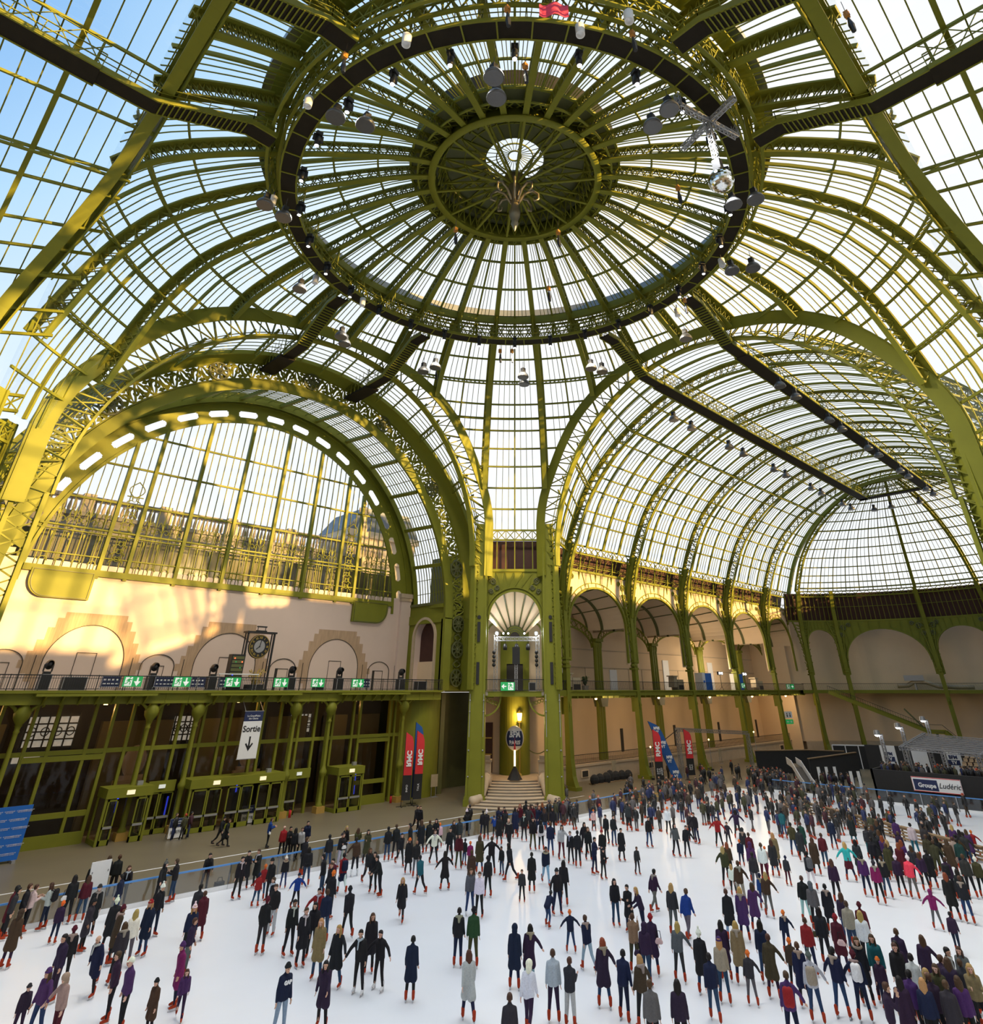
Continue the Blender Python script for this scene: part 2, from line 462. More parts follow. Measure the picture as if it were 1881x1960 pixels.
# pendant under the hub
pen = thing('pendant_boss', 'ornate bronze pendant hanging at the very centre of the dome', 'ceiling ornament', (0,0,0))
b = MB(); b.lathe([(.9,50.6),(1.05,50.2),(.7,49.8),(.5,49.3),(.62,48.9),(.42,48.3),(.3,47.5),(.34,46.9),(.5,46.4),(.46,45.9),(.28,45.4),(.34,45.1),(.22,44.8),(.08,44.4),(.001,44.2)], (0,0,0), 20)
b.build('stem', M['bronze'], pen, True)
for i in range(8):
    a = 2*pi*i/8; b = MB()
    b.tube([(r*cos(a), r*sin(a), z) for r, z in ((.4,47.6),(.9,48.6),(1.6,48.9),(2.1,48.5),(2.1,47.9),(1.75,47.7),(1.6,48.0))], [.1,.13,.13,.11,.1,.08,.05], 7)
    b.build('scroll', M['bronze'], pen, True)
# the round catwalk hung below the ribs
cw = thing('ring_catwalk', 'dark round catwalk with railing hanging under the dome ribs', 'catwalk')
n = 84
b = MB(); b.grid([[(r*cos(2*pi*i/n), r*sin(2*pi*i/n), z) for i in range(n+1)] for r, z in ((17.85,43.9),(19.05,43.9),(19.05,44.05),(17.85,44.05),(17.85,43.9))]); b.build('deck', M['soffit'], cw)
b = MB(); ring(b, 17.85, 44.0, .12, .28); ring(b, 19.05, 44.0, .12, .28)
for i in range(56):
    a = 2*pi*(i+.5)/56; b.bar((17.85*cos(a),17.85*sin(a),43.87),(19.05*cos(a),19.05*sin(a),43.87), .1, .06)
b.build('frame', M['iron'], cw)
for r in (17.8, 19.1):
    b = MB()
    for z in (44.6, 45.1): ring(b, r, z, .05, .05)
    for i in range(84):
        a = 2*pi*i/84; b.bar((r*cos(a),r*sin(a),44.0),(r*cos(a),r*sin(a),45.1), .045)
    b.build('railing', M['iron'], cw)
b = MB()
for r in (17.9, 19.0): b.bar((r,0,44.0),(r,0,47.5), .1)
for r0, r1 in ((17.9,19.4),(19.0,17.9)): b.bar((r0,0,44.1),(r1,0,46.9), .07)
hm_ = b.mesh('hanger_frame', M['iron'])
for k in range(NB): o = link('hanger_frame', hm_, cw); o.rotation_euler = (0,0,TH0+k*DTH)
# corner pillars: the corner rib pairs carried down to the floor
def pillar_proto():
    p = thing('corner_pillar', '', 'pillar', kind='structure')
    b = MB()
    # two plates and a web, flaring gently to the foot; local x points away from the dome axis
    rows = [(0,1.15,.98),(2.5,1.05,.92),(9,.95,.86),(20,.85,.8),(27.5,.72,.62)]
    for y in (-1, 1):
        for (z0, dx0, dy0), (z1, dx1, dy1) in zip(rows, rows[1:]):
            pass
    sec = lambda z, dx, dy: [(-dx,-dy,z),(dx,-dy,z),(dx,dy,z),(-dx,dy,z)]
    for (a, b2) in zip(rows, rows[1:]):
        A = sec(*a); B = sec(*b2)
        for i in range(4): b.quad(A[i], A[(i+1) % 4], B[(i+1) % 4], B[i])
    for (z0, dx0, dy0), (z1, dx1, dy1) in zip(rows, rows[1:]):   # raised edges of the front plate
        for sg in (-1, 1):
            b.bar((-dx0-.05, sg*(dy0-.12), z0), (-dx1-.05, sg*(dy1-.12), z1), .22, .12, (1,0,0))
    b.build('shaft', M['iron'], p)
    b = MB(); b.bx(-1.28,1.28,-1.12,1.12,0,.55); b.bx(-1.2,1.2,-1.05,1.05,.55,.8); b.build('foot', M['iron'], p)
    b = MB()
    for z0, z1 in ((10.5,12.6),(14.6,16.6)): b.bx(-1.02,-.78,-.16,.16,z0,z1)
    b.lathe([(.001,-.98),(.2,-.98),(.2,-.86)], (0,0,0), 14, 'x')
    for i in range(len(b.v)-42, len(b.v)): x, y, z = b.v[i]; b.v[i] = (x, y, z+17.1)
    b.build('slot', M['black'], p)
    b = MB()
    for z in (2.4, 4.6, 8.0, 9.0):
        for sg in (-1, 1): b.sphere((-1.12, sg*.72, z), .09, 8, 5)
    for sg in (-1, 1): b.bar((-1.08, sg*.72, 5.5), (-1.08, sg*.72, 9.6), .06)
    b.build('anchor_bolts', M['alu'], p)
    return p
pp = pillar_proto()
PIL = {0: ('tall green iron pillar left of the corner stairs', 'tall green iron pillar right of the corner stairs')}
for q in range(4):
    for sg in (1, -1):
        th = R(45+90*q) + sg*DTH/2*1.02
        if q == 2: continue                       # the corner where the photographer stands shows none of its own
        lab = {0: ['tall green iron pillar left of the corner stairs', 'tall green iron pillar right of the corner stairs'],
               1: ['green iron dome pillar at the left edge of the entrance arch', 'green iron dome pillar of the far left wing'],
               3: ['green iron dome pillar of the right wing', 'green iron dome pillar at the far right wing arch']}[q][0 if sg > 0 else 1]
        loc = (-25.8, 28.6, 0) if (q, sg) == (1, -1) else (35.0*cos(th), 35.0*sin(th), 0)
        o = place(pp, USED, loc, R(45+90*q), lab, 'dome pillars')
# corner panels: lattice band, dark glazed band, sill, arch with shell and spandrels
def corner(q, full):
    c = thing('wall_corner', {0: 'corner wall with small shell arch above the curved stairs'}.get(q, ['', 'dark boarded corner above the left edge of the entrance arch', '', 'dark boarded corner wall at the far right, beyond the arch'][q]), 'corner wall', rz=R(45+90*q), kind='structure')
    r = 34.9; w = 3.2
    A = [V((r, -w+2*w*i/6, 26.9)) for i in range(7)]; B = [V((r, -w+2*w*i/6, 25.75)) for i in range(7)]
    b = MB(); b.path(A, .16, .2); b.path(B, .16, .2); truss(b, A, B, .09)
    for a, d in zip(A, B): b.bar(a, d, .1)
    b.build('lattice_band', M['iron'], c)
    b = MB(); b.bx(r+.9, r+1.0, -w, w, 22.4, 25.8)
    b.build('dark_boarding', M['maroon'], c)
    b = MB()
    for i in range(7): y = -w+2*w*i/6; b.bar((r, y, 22.4), (r, y, 25.75), .11)
    b.bx(r-.15, r+.25, -w, w, 22.1, 22.4)
    b.build('mullions', M['iron'], c)
    if not full: return c
    # spandrel plate with a round arch: centre z 16.6, radius 2.95
    zc, ra = 17.0, 3.0; b = MB(); n = 24
    top = [(-w, 22.1), (w, 22.1)]
    pts = [(ra*cos(pi*i/n), zc+ra*sin(pi*i/n)) for i in range(n+1)]
    for i in range(n):
        (y0, z0), (y1, z1) = pts[i], pts[i+1]
        for xx in (r, r+.25): b.quad((xx, y0, z0), (xx, y1, z1), (xx, y1, 22.1), (xx, y0, 22.1))
        b.quad((r, y0, z0), (r+.25, y0, z0), (r+.25, y1, z1), (r, y1, z1))
    b.bx(r, r+.25, -w, -ra, 10, 22.1); b.bx(r, r+.25, ra, w, 10, 22.1)
    b.build('spandrel_plate', M['iron'], c)
    b = MB(); b.path([(r-.12, y, z) for y, z in pts], .2, .3, (1,0,0)); b.path([(r-.1, 1.12*y, zc+(z-zc)*1.12) for y, z in pts], .12, .1, (1,0,0))
    for i in range(7):
        y = -w+2*w*i/6; a = (r-.06, y, 22.0); t = min(1.12*ra, abs(y)); b.bar(a, (r-.06, .72*y, zc+sqrt(max(0,(1.15*ra)**2-(.72*y)**2))), .06)
        if i < 6: b.bar((r-.06, y, 22.0), (r-.06, .72*(y+2*w/6), zc+sqrt(max(0,(1.15*ra)**2-(.72*(y+2*w/6))**2))), .05)
    b.build('arch_rib', M['iron'], c)
    for sg in (-1, 1):
        b = MB(); b.mat = 0
        for cy, cz, rr, dirn in ((2.55,21.0,.42,1),(2.05,20.35,.3,-1),(2.75,19.9,.3,1)):
            b.tube([(r-.1, sg*(cy+rr*(1-t/22)*cos(dirn*t*.6)), cz+rr*(1-t/22)*sin(dirn*t*.6)) for t in range(0, 19)], .07, 6)
        b.build('scroll', M['iron_d'], c)
    # shell-shaped half dome behind the arch
    b = MB(); n = 14; rows = []
    for i in range(n+1):
        a = pi*i/n; row = []
        for j in range(7):
            t = j/6
            rr = ra*(1-.62*t); row.append((r+.25+4.2*t, rr*cos(a), zc - 1.4*t + rr*sin(a)*(1-.05*t)))
        rows.append(row)
    b.grid(rows); b.build('shell_vault', M['cream'], c, True)
    b = MB()
    for i in range(1, n, 2 if n > 14 else 2):
        a = pi*i/n
        b.path([(r+.2+4.2*t, (ra*(1-.62*t)-.06)*cos(a), zc-1.4*t+(ra*(1-.62*t)-.06)*sin(a)) for t in (0,.25,.5,.75,1)], .13, .13)
    b.build('shell_ribs', M['iron_d'], c)
    # inner green wall with an arched niche between two cream reveals
    b = MB(); b.bx(r+4.4, r+4.7, -1.5, 1.5, 9.8, 15.6)
    b.lathe([(1.5,0),(1.5,.3)], (0,0,0), 20, 'x', 0, pi)
    for i in range(len(b.v)-42, len(b.v)): x, y, z = b.v[i]; b.v[i] = (x+r+4.4, y, z+15.6)
    b.poly([(r+4.4, 1.5*cos(pi*i/20), 15.6+1.5*sin(pi*i/20)) for i in range(21)])
    b.build('green_wall', M['iron'], c)
    b = MB()
    for i in range(3): b.path([(r+4.33, (1.25-.25*i)*cos(pi*j/16), 15.4+(1.25-.25*i)*sin(pi*j/16)) for j in range(17)], .1, .1)
    b.build('niche_moulding', M['iron_d'], c)
    b = MB(); b.poly([(r+4.36, .6*cos(pi*j/16), 15.4+.6*sin(pi*j/16)) for j in range(17)]); b.bx(r+4.3,r+4.38,-.95,.95,9.9,12.6); b.build('dark_opening', M['dark'], c)
    b = MB(); b.bx(r+4.2, r+4.5, -1.05, 1.05, 12.6, 12.85); b.bx(r+4.15,r+4.5,-1.12,-.95,9.9,12.85); b.bx(r+4.15,r+4.5,.95,1.12,9.9,12.85); b.build('door_frame', M['iron'], c)
    for sg in (-1, 1):
        b = MB(); b.bx(r+4.8, r+5.1, sg*1.4, sg*5.2, 9.8, 19.5); b.build('side_reveal', M['cream'], c)
        b = MB(); b.path([(r+4.6, sg*2.35+.85*cos(pi*i/12), 16.0+.95*sin(pi*i/12)) for i in range(13)], .2, .3, (1,0,0)); b.bar((r+4.6, sg*1.55, 9.9),(r+4.6, sg*1.55, 16), .25); b.build('reveal_arch', M['iron'], c)
    return c
corner(0, True); corner(1, False).location = (-2.6, .6, 0); corner(3, False)
# ================================================================== wings: great arches, barrel vaults, catwalks
def cr_dense(P, n=5):
    P = [V(p) for p in P]; out = []
    for i in range(len(P)-1):
        p0 = P[max(i-1,0)]; p1 = P[i]; p2 = P[i+1]; p3 = P[min(i+2,len(P)-1)]
        for k in range(n):
            t = k/n; out.append(.5*((2*p1) + (p2-p0)*t + (2*p0-5*p1+4*p2-p3)*t*t + (3*p1-p0-3*p2+p3)*t**3))
    out.append(P[-1]); return out
HALF = [(0,43.4,0),(4,43.1,0),(8,42.15,0),(12,40.5,0),(16,38.2,0),(19.4,35.4,0),(21.9,32.5,0),(23.6,29.5,0),(24.6,27.3,0),(25.4,25.2,0),(26.3,22,0),(26.9,19,0)]
HP = [(p.x, p.y) for p in cr_dense(HALF, 4)]               # inner flange of a vault rib, crown to column
def off(P, d):
    out = []
    for i, (w, z) in enumerate(P):
        a = P[max(i-1,0)]; b = P[min(i+1,len(P)-1)]; t = V((b[0]-a[0], b[1]-a[1])).normalized()
        out.append((w - t.y*d, z + t.x*d))
    return out
HO = off(HP, 1.3); HG = off(HP, 1.5)
def upto(P, zmin): return [p for p in P if p[1] >= zmin]
def both(P): return [(-w, z) for w, z in reversed(P[1:])] + list(P)
GL = both(upto(HG, 27.3)); NG = len(GL)-1                   # glazing line of the vault
HIP_I = [min(1, max(0, (abs(w)-5.7)/(25.6-5.7))) for w, z in GL]
# points of the great arch matched to the vault glazing line
AC, AR = 22.3, 22.0
AG = []
_a0 = math.asin((27.3-AC)/AR)
for i in range(NG+1):
    t = i/NG; a = pi-_a0-(pi-2*_a0)*t; AG.append((AR*cos(a), AC+AR*sin(a)))
US = [36.3+14.6*k for k in range(5)]                        # rib planes: 36.3 .. 94.7
PURL = [(.5,1,0)]
def zsel(P, zs): return [min(range(len(P)), key=lambda i: abs(P[i][1]-z)+ (0 if P[i][0] >= 0 else 100)) for z in zs]
PUR_L = (39.6, 32.6)                                        # lattice purlins (height of the inner flange line)
PUR_T = (43.0, 42.3, 41.2, 38.2, 36.1, 34.4, 30.6, 29.0)    # light purlins
def vault_bay(g0, g1, u0, u1, nsub):
    """glass and bars between two glazing lines g0 at u0 and g1 at u1 (u may vary along the line)"""
    U0 = u0 if isinstance(u0, list) else [u0]*(NG+1); U1 = u1 if isinstance(u1, list) else [u1]*(NG+1)
    P = lambda i, t, d=0: V((U0[i]+(U1[i]-U0[i])*t, (g0[i][0]+(g1[i][0]-g0[i][0])*t)*(1-d/27), (g0[i][1]+(g1[i][1]-g0[i][1])*t) - d*(.3+.7*max(0, 1-abs(g0[i][0])/27))))
    gl = MB(); gl.grid([[P(i, t/4) for i in range(NG+1)] for t in range(5)])
    b = MB(); n = nsub*5
    for k in range(1, n):
        t = k/n; mid = k % 5 == 0
        b.path([P(i, t, .35 if mid else .05) for i in range(0, NG+1, 1)], .2 if mid else .055, .3 if mid else .08, (1, 0, 0.001))
    for zz in PUR_T+PUR_L:
        i = min(range(NG+1), key=lambda j: abs(HG_full[j][1]-1.4-zz) + (0 if GL[j][0] >= 0 else 99))
        for ii in (i, NG-i):
            b.bar(P(ii, 0, .2), P(ii, 1, .2), .14, .2)
            if zz in PUR_L:
                A = [P(ii, k/8, .2) for k in range(9)]; B = [P(ii, k/8, 1.25) for k in range(9)]
                b.path(B, .16, .16); truss(b, A, B, .07)
    ii = 0
    for ii in (0, NG):
        A = [P(ii, k/10, 0) for k in range(11)]; B = [p - V((0,0,1.1)) for p in A]
        b.path(A, .2, .2); b.path(B, .2, .2); truss(b, A, B, .09)
    return gl, b
HG_full = GL
def rib_vault():
    b = MB(); I = both(HP); O = both(HO); n = len(I)
    f = lambda p: V((0, p[0], p[1]))
    b.path([f(p) for p in I], .5, .16, lambda i: f(O[i])-f(I[i])); b.path([f(p) for p in O], .95, .16, lambda i: f(O[i])-f(I[i]))
    for x in (-.14, .14):
        s = 1; A = [f(p)+V((x,0,0)) for p in I]; B = [f(p)+V((x,0,0)) for p in O]
        truss(b, A, B, .075, s, x > 0)
    return b
RIBM = rib_vault().mesh('vault_rib', M['iron'])
bay_meshes = {}
RODM = []
def get_rod():
    if not RODM: b = MB(); b.bar((0,0,0),(0,0,2.1), .09); RODM.append(b.mesh('hanger_rod', M['iron']))
    return RODM[0]
def hip_u(sign=1): return [99.5+6.0*h for h in HIP_I]
def wing(rz, nbays, name, label, apse):
    v = thing(name, label, 'glass roof', rz=rz, kind='structure')
    def bay(key, fn):
        if key not in bay_meshes:
            g, b = fn(); bay_meshes[key] = (g.mesh('glass', M['glass']), b.mesh('bars', M['iron']))
        return bay_meshes[key]
    g, b = bay('first' if apse else 'near', lambda: vault_bay(AG, GL, 27.4 if apse else 25.6, 36.3, 2)); link('glass_pane', g, v); link('glazing_frame', b, v)
    for k in range(nbays):
        g, b = bay('std', lambda: vault_bay(GL, GL, 0, 14.6, 4))
        for me, nm in ((g, 'glass_pane'), (b, 'glazing_frame')):
            o = link(nm, me, v); o.location.x = 36.3+14.6*k
    for k in range(nbays+1):
        o = link('vault_rib', RIBM, v); o.location.x = 36.3+14.6*k
    if apse:
        g, b = bay('last', lambda: vault_bay(GL, GL, 94.7, hip_u(), 2)); link('glass_pane', g, v); link('glazing_frame', b, v)
        hu = hip_u(); b = MB(); b.path([V((hu[i], GL[i][0]*.99, GL[i][1]-.3)) for i in range(NG+1)], .6, .7, (1,0,.01)); b.build('hip_rib', M['iron'], v)
        build_apse(v)
    # two long catwalks under the crown and the cross walk at the end
    ue = 99.5 if apse else 36.3+14.6*nbays
    c = thing('roof_catwalk', label and 'pair of long dark catwalks joined at the far end under the '+{'ceiling_vault': 'right hand vault'}.get(name, 'vault'), 'catwalk', rz=rz)
    c['label'] = {0: 'pair of long dark catwalks joined at the end under the right hand glass vault', 180: 'catwalks with railings under the vault at the top left', 270: 'catwalks under the vault at the top right corner'}[round(math.degrees(rz)) % 360]
    for sg in (1, -1):
        b = MB(); b.bx(29.5, ue, sg*4.5, sg*6.0, 41.35, 41.5); b.build('deck', M['soffit'], c)
        b = MB()
        for w in (4.45, 6.05): b.bx(29.5, ue, sg*w-.06, sg*w+.06, 41.3, 41.62)
        b.build('deck_edge', M['iron'], c)
        for w in (4.45, 6.05):
            b = MB(); n = int((ue-29.5)/1.45)
            for i in range(n+1):
                u = 29.5+(ue-29.5)*i/n; b.bar((u, sg*w, 41.5),(u, sg*w, 42.6), .05)
                if i < n and w < 5: b.bar((u, sg*w, 41.5),(u+(ue-29.5)/n, sg*w, 43.4), .05); b.bar((u, sg*w, 43.4),(u+(ue-29.5)/n, sg*w, 41.5), .05)
            for z in (42.05, 42.6) + ((43.4,) if w < 5 else ()): b.bar((29.5, sg*w, z),(ue, sg*w, z), .06)
            b.build('railing', M['iron'], c)
        hm2 = get_rod(); 
        for i in range(int((ue-36.3)/14.6*4)+1): o = link('hanger_rod', hm2, c); o.location = (36.3+3.65*i, sg*5.2, 41.5)
    if apse:
        b = MB(); b.bx(98.2, 99.6, -6.0, 6.0, 41.35, 41.5); b.build('deck', M['soffit'], c)
        b = MB(); 
        for z in (41.45, 42.0, 42.5): b.bar((99.6,-6,z),(99.6,6,z), .12)
        A = [V((98.2,-6+i,41.6)) for i in range(13)]; B = [V((98.2,-6+i,43.0)) for i in range(13)]
        b.path(A, .12, .14); b.path(B, .12, .14); truss(b, A, B, .07); b.build('railing', M['iron'], c)
    # bridges with steps from the ring to the catwalks, one each side of the crown
    for sg in (1, -1):
        s = thing('bridge_stair', BR[(round(math.degrees(rz)) % 360, sg)], 'bridge', rz=rz, group='bridges between the dome ring and the roof walks')
        P = [(19.2, sg*5.2, 44.0), (21.0, sg*5.2, 44.0), (26.4, sg*5.25, 41.5), (29.9, sg*5.25, 41.45)]
        make_bridge(s, P)
    return v
def make_bridge(s, P, w=1.25):
    b = MB(); b.path(P, w, .12, (0,0,1)); b.build('deck', M['soffit'], s)
    b = MB()
    for d in (-w/2, w/2): b.path([(p[0], p[1]+d, p[2]+.12) for p in P], .12, .42)
    a, c = V(P[1]), V(P[2])
    for i in range(1, 18): p = a.lerp(c, i/18); b.bar(p+V((0,-w/2,-.1)), p+V((0,w/2,-.1)), .08, .12)
    b.build('stringer', M['iron'], s)
    for d in (-w/2, w/2):
        b = MB(); b.path([(p[0], p[1]+d, p[2]+1.15) for p in P], .06, .06); b.path([(p[0], p[1]+d, p[2]+.7) for p in P], .05, .05)
        for q0, q1 in zip(P, P[1:]):
            n = max(2, int((V(q1)-V(q0)).length/1.2))
            for i in range(n+1): p = V(q0).lerp(V(q1), i/n)+V((0,d,0)); b.bar(p, p+V((0,0,1.15)), .045)
        b.build('railing', M['iron'], s)
    for p in (P[0], P[3]):
        for d in (-w/2, w/2): o = link('hanger_rod', get_rod(), s); o.location = (p[0], p[1]+d, p[2])
BR = {(0,1): 'stepped bridge from the ring down to the left catwalk of the right vault', (0,-1): 'stepped bridge from the ring to the right catwalk of the right vault',
      (180,1): 'stepped bridge at the upper left, nearest the left edge', (180,-1): 'upper left bridge from the ring, the higher one in the photo',
      (270,1): 'upper right bridge from the ring, the higher one in the photo', (270,-1): 'level looking bridge from the ring towards the right edge',
      (90,1): 'stepped bridge above the entrance arch, left one of the pair', (90,-1): 'stepped bridge above the entrance arch, right one of the pair'}
APC, APR = 83.0, 33.0
def ap(phi, r=APR): return V((APC+r*cos(phi), r*sin(phi), 0))
PHI0 = R(47.9)
def build_apse(v):
    prof = [(w, z) for w, z in upto(HG, 27.3) if w >= 5.7]; wb = prof[-1][0]
    def P(phi, j, d=0):
        w, z = prof[j]; fr = (wb-w)/(wb-prof[0][0]); base = ap(phi, APR-.3); top = V((99.6, 5.7*phi/PHI0, 0)); p = base.lerp(top, fr)
        n = (V((95,0,0))-base).normalized(); return V((p.x+n.x*d*.75, p.y+n.y*d*.75, z-d*.6*fr))
    n = 40; m = len(prof)-1
    gl = MB(); gl.grid([[P(PHI0-2*PHI0*i/n, j) for j in range(m+1)] for i in range(n+1)]); gl.build('glass_pane', M['glass'], v)
    b = MB(); nn = 66
    for i in range(nn+1): b.path([P(PHI0-2*PHI0*i/nn, j, .2 if i % 3 == 0 else .03) for j in range(m+1)], .14 if i % 3 == 0 else .05, .14 if i % 3 == 0 else .07, lambda k: (0,1,0))
    for j in range(0, m+1, 2):
        A = [P(PHI0-2*PHI0*i/n, j, .15) for i in range(n+1)]; b.path(A, .13, .18)
        if j in (4, 12) or j == m - m % 2:
            B = [P(PHI0-2*PHI0*i/n, j, 1.2) for i in range(n+1)]; b.path(B, .13, .15); truss(b, A, B, .07)
    A = [P(PHI0-2*PHI0*i/n, m) for i in range(n+1)]; B = [p-V((0,0,1.0)) for p in A]; b.path(B, .22, .2); b.path(A, .2, .2); truss(b, A, B, .09)
    b.build('glazing_frame', M['iron'], v)
    for ph in (PHI0, R(9.2), -R(9.2), -PHI0):
        b = MB(); I = [P(ph, j, 1.3) for j in range(m+1)]; O = [P(ph, j, .1) for j in range(m+1)]
        b.path(I, .45, .16, lambda i: O[i]-I[i]+V((0,0,.01))); b.path(O, .45, .16, lambda i: O[i]-I[i]+V((0,0,.01))); truss(b, I, O, .08)
        b.build('apse_rib', M['iron'], v)
wing(0, 4, 'ceiling_vault', 'long barrel vault of glass over the right wing', True)
wing(R(180), 2, 'ceiling_vault', 'glass barrel vault at the left edge, over the left wing', False)
wing(R(270), 2, 'ceiling_vault', 'glass barrel vault at the top right, over the right transept', False)
# the four great arches that carry the dome
def lean(z):
    t = min(1, max(0, (AC+AR-z)/AR/.75)); return 26.0+3.2*t*t*(3-2*t)
def zprof(r): return prof_at(s_of_r(min(r, 35.29)))[1] if r < 35.29 else 26.9
def rho(a, u):
    lo, hi = 18.0, 27.0
    for _ in range(30):
        m = (lo+hi)/2; w = m*cos(a); z = AC+m*sin(a)
        if z < zprof(sqrt(u*u+w*w)) and abs(w) < 22.6: lo = m
        else: hi = m
    return lo
def great_arch(rz, label, uf, t0=0.0, t1=1.0, legs=(-1, 1), wide=1.0):
    """t0..t1: the part of the arch that is built (the two near arches end behind the photographer)"""
    p = thing('great_arch', label, 'arch', kind='structure', rz=rz); n = 48
    e0 = R(-2)
    i0, i1 = round(n*t0), round(n*t1)
    O = []
    for i in range(i0, i1+1):
        a = pi-e0-(pi-2*e0)*i/n; q = rho(a, 27.0) if legs == (-1, 1) else AR+.9; O.append((q*cos(a), AC+q*sin(a)))
    I = [(20.0*cos(pi-e0-(pi-2*e0)*i/n), AC+.9+20.0*sin(pi-e0-(pi-2*e0)*i/n)) for i in range(i0, i1+1)]
    st = lambda w: w*wide if w > 0 else w
    f = lambda q, d=0.0: V((uf(q[1])+d, st(q[0]), q[1]))
    b = MB(); b.path([f(q) for q in O], 1.1, .3, lambda i: V((0, O[i][0], O[i][1]-AC+.01))); b.path([f((q[0]*.972, AC+(q[1]-AC)*.972), -.6) for q in O], .12, 1.3, lambda i: V((0, O[i][0], O[i][1]-AC)))
    b.build('outer_flange', M['iron'], p)
    b = MB(); b.path([f(q) for q in I], .75, .22, lambda i: V((0, I[i][0], I[i][1]-AC))); b.build('inner_flange', M['iron'], p)
    b = MB()
    for i in range(0, len(O)-1):
        b.bar(f(O[i]), f(I[i]), .12)
        if i % 2: b.bar(f(O[i]), f(I[i+1]), .11)
        else: b.bar(f(I[i]), f(O[i+1]), .11)
        b.bar(f(O[i], -.25), f(I[i+1], -.25), .08)
    b.build('lacing', M['iron'], p)
    for sg in legs:
        b = MB(); u = uf(22)
        for wv in (22.0, 20.3): b.bar((u, st(sg*wv), 10), (u, st(sg*wv), AC+.2), .7, .3, (0,1,0))
        A = [V((u, st(sg*22.0), 10+.95*i)) for i in range(14)]; B = [V((u, st(sg*20.3), 10+.95*i)) for i in range(14)]
        truss(b, A, B, .1)
        b.build('arch_leg', M['iron'], p)
    return p
great_arch(0, 'great green truss arch opening into the right wing', lambda z: 27.0)
great_arch(R(90), 'great green truss arch in front of the entrance window', lambda z: 27.0, wide=1.07)
great_arch(R(180), 'great dark arch along the left edge', lean, 0, .62, (-1,))
great_arch(R(270), 'great dark arch at the top right', lean, .38, 1, (1,))
for sg in (1, -1):
    s = thing('bridge_stair', BR[(90, sg)], 'bridge', rz=R(90), group='bridges between the dome ring and the roof walks')
    P = [(19.2, sg*5.2, 44.0), (21.0, sg*5.2, 44.0), (26.2, sg*5.25, 41.3), (29.2, sg*5.25, 41.25)]
    make_bridge(s, P)
    c = thing('roof_catwalk', 'short dark catwalk above the entrance arch, ' + ('left' if sg > 0 else 'right') + ' one', 'catwalk', rz=R(90))
    b = MB(); b.bx(29.2, 34.2, sg*4.5, sg*6.2, 40.95, 41.25); b.build('deck', M['soffit'], c)
    for w in (4.45, 6.25):
        b = MB(); b.bar((29.2, sg*w, 42.3),(34.2, sg*w, 42.3), .06); b.bar((29.2, sg*w, 41.8),(34.2, sg*w, 41.8), .05)
        for i in range(7): u = 29.2+5*i/6; b.bar((u, sg*w, 41.1),(u, sg*w, 42.3), .05); b.bar((u, sg*w, 42.3),(u, sg*w, 43.2), .04)
        b.build('railing', M['iron'], c)
# ================================================================== floor, ice, entrance front
b = MB(); b.bx(-75, 135, -75, 46, -.6, 0); b.build('floor', M['concrete']); f = bpy.data.objects['floor']; tag(f, 'brown concrete floor around the ice rink', 'floor', kind='structure')
RX0, RX1, RY0, RY1 = -34.0, 51.0, -40.0, 15.3
b = MB(); b.bx(RX0, RX1, RY0, RY1, 0, .05); tag(b.build('ice_rink', M['ice']), 'large white ice rink filling the middle of the hall', 'ice rink', kind='structure')
b = MB(); b.bx(-60, 34, 23.3, 23.45, 0, .006); tag(b.build('floor_marking', M['white']), 'thin white line along the brown floor between rink and entrance doors', 'floor line', kind='structure')
b = MB()
for i in range(5): b.bx(34.6+i*1.5, 35.3+i*1.5, 17.0, 20.0, 0, .006)
tag(b.build('floor_marking', M['yellowpad']), 'yellow hatch marks on the floor by the right pillar', 'floor marking', kind='structure')

# ---- the entrance front: columns, gallery, glazed screen
FC = (-21.6, -17.24, -8.34, -4.56, 4.56, 8.34, 17.24)
def facade_column():
    p = thing('entrance_column', '', 'column', kind='structure')
    b = MB(); b.bx(-.42,.42,-.42,.42,0,.5); b.build('plinth', M['yellowpad'], p)
    b = MB(); b.lathe([(.30,.5),(.30,.62),(.19,.8),(.17,2.2),(.2,2.75),(.34,3.0),(.36,3.2),(.22,3.45),(.17,3.7),(.145,7.0),(.16,7.2),(.22,7.3),(.16,7.4),(.2,7.6),(.26,7.7)], (0,0,0), 14); b.build('shaft', M['iron'], p, True)
    b = MB()
    b.lathe([(.2,7.7),(.5,8.15),(.56,8.45),(.45,8.75),(.3,8.9),(.3,9.3)], (0,0,0), 14)
    for sg in (-1, 1):
        b.tube([(sg*x, -.05, z) for x, z in ((.3,8.3),(.55,8.75),(.9,9.02),(1.15,9.05),(1.2,8.92),(1.08,8.85))], [.12,.12,.11,.1,.09,.06], 7)
    b.build('capital', M['iron'], p, True)
    b = MB(); b.bar((0,.45,.3),(0,.45,9.2), .16); b.bar((0,0,3.1),(0,.45,3.1), .1)
    b.build('rear_post', M['iron'], p)
    return p
fcp = facade_column()
FL = ['entrance column at the left edge of the photo', 'entrance column left of the low glass door box, ochre plinth', 'entrance column right of the low glass door box', 'entrance column just left of the wide central doors', 'entrance column just right of the wide central doors', 'entrance column left of the narrow glazed door box', 'last entrance column before the red and black flags']
for x, l in zip(FC, FL): place(fcp, USED, (x, 34.3, 0), 0, l, 'slender columns under the entrance gallery')
g = thing('entrance_gallery', 'green iron gallery along the front above the entrance doors', 'gallery', kind='structure')
b = MB(); b.bx(-40, 22.0, 33.9, 34.4, 9.0, 9.75); b.bx(-40, 22.0, 33.6, 34.1, 9.75, 9.95)
for x in [x*1.9 for x in range(-20, 12)]: b.bx(x-.04, x+.04, 33.86, 33.9, 9.0, 9.75)
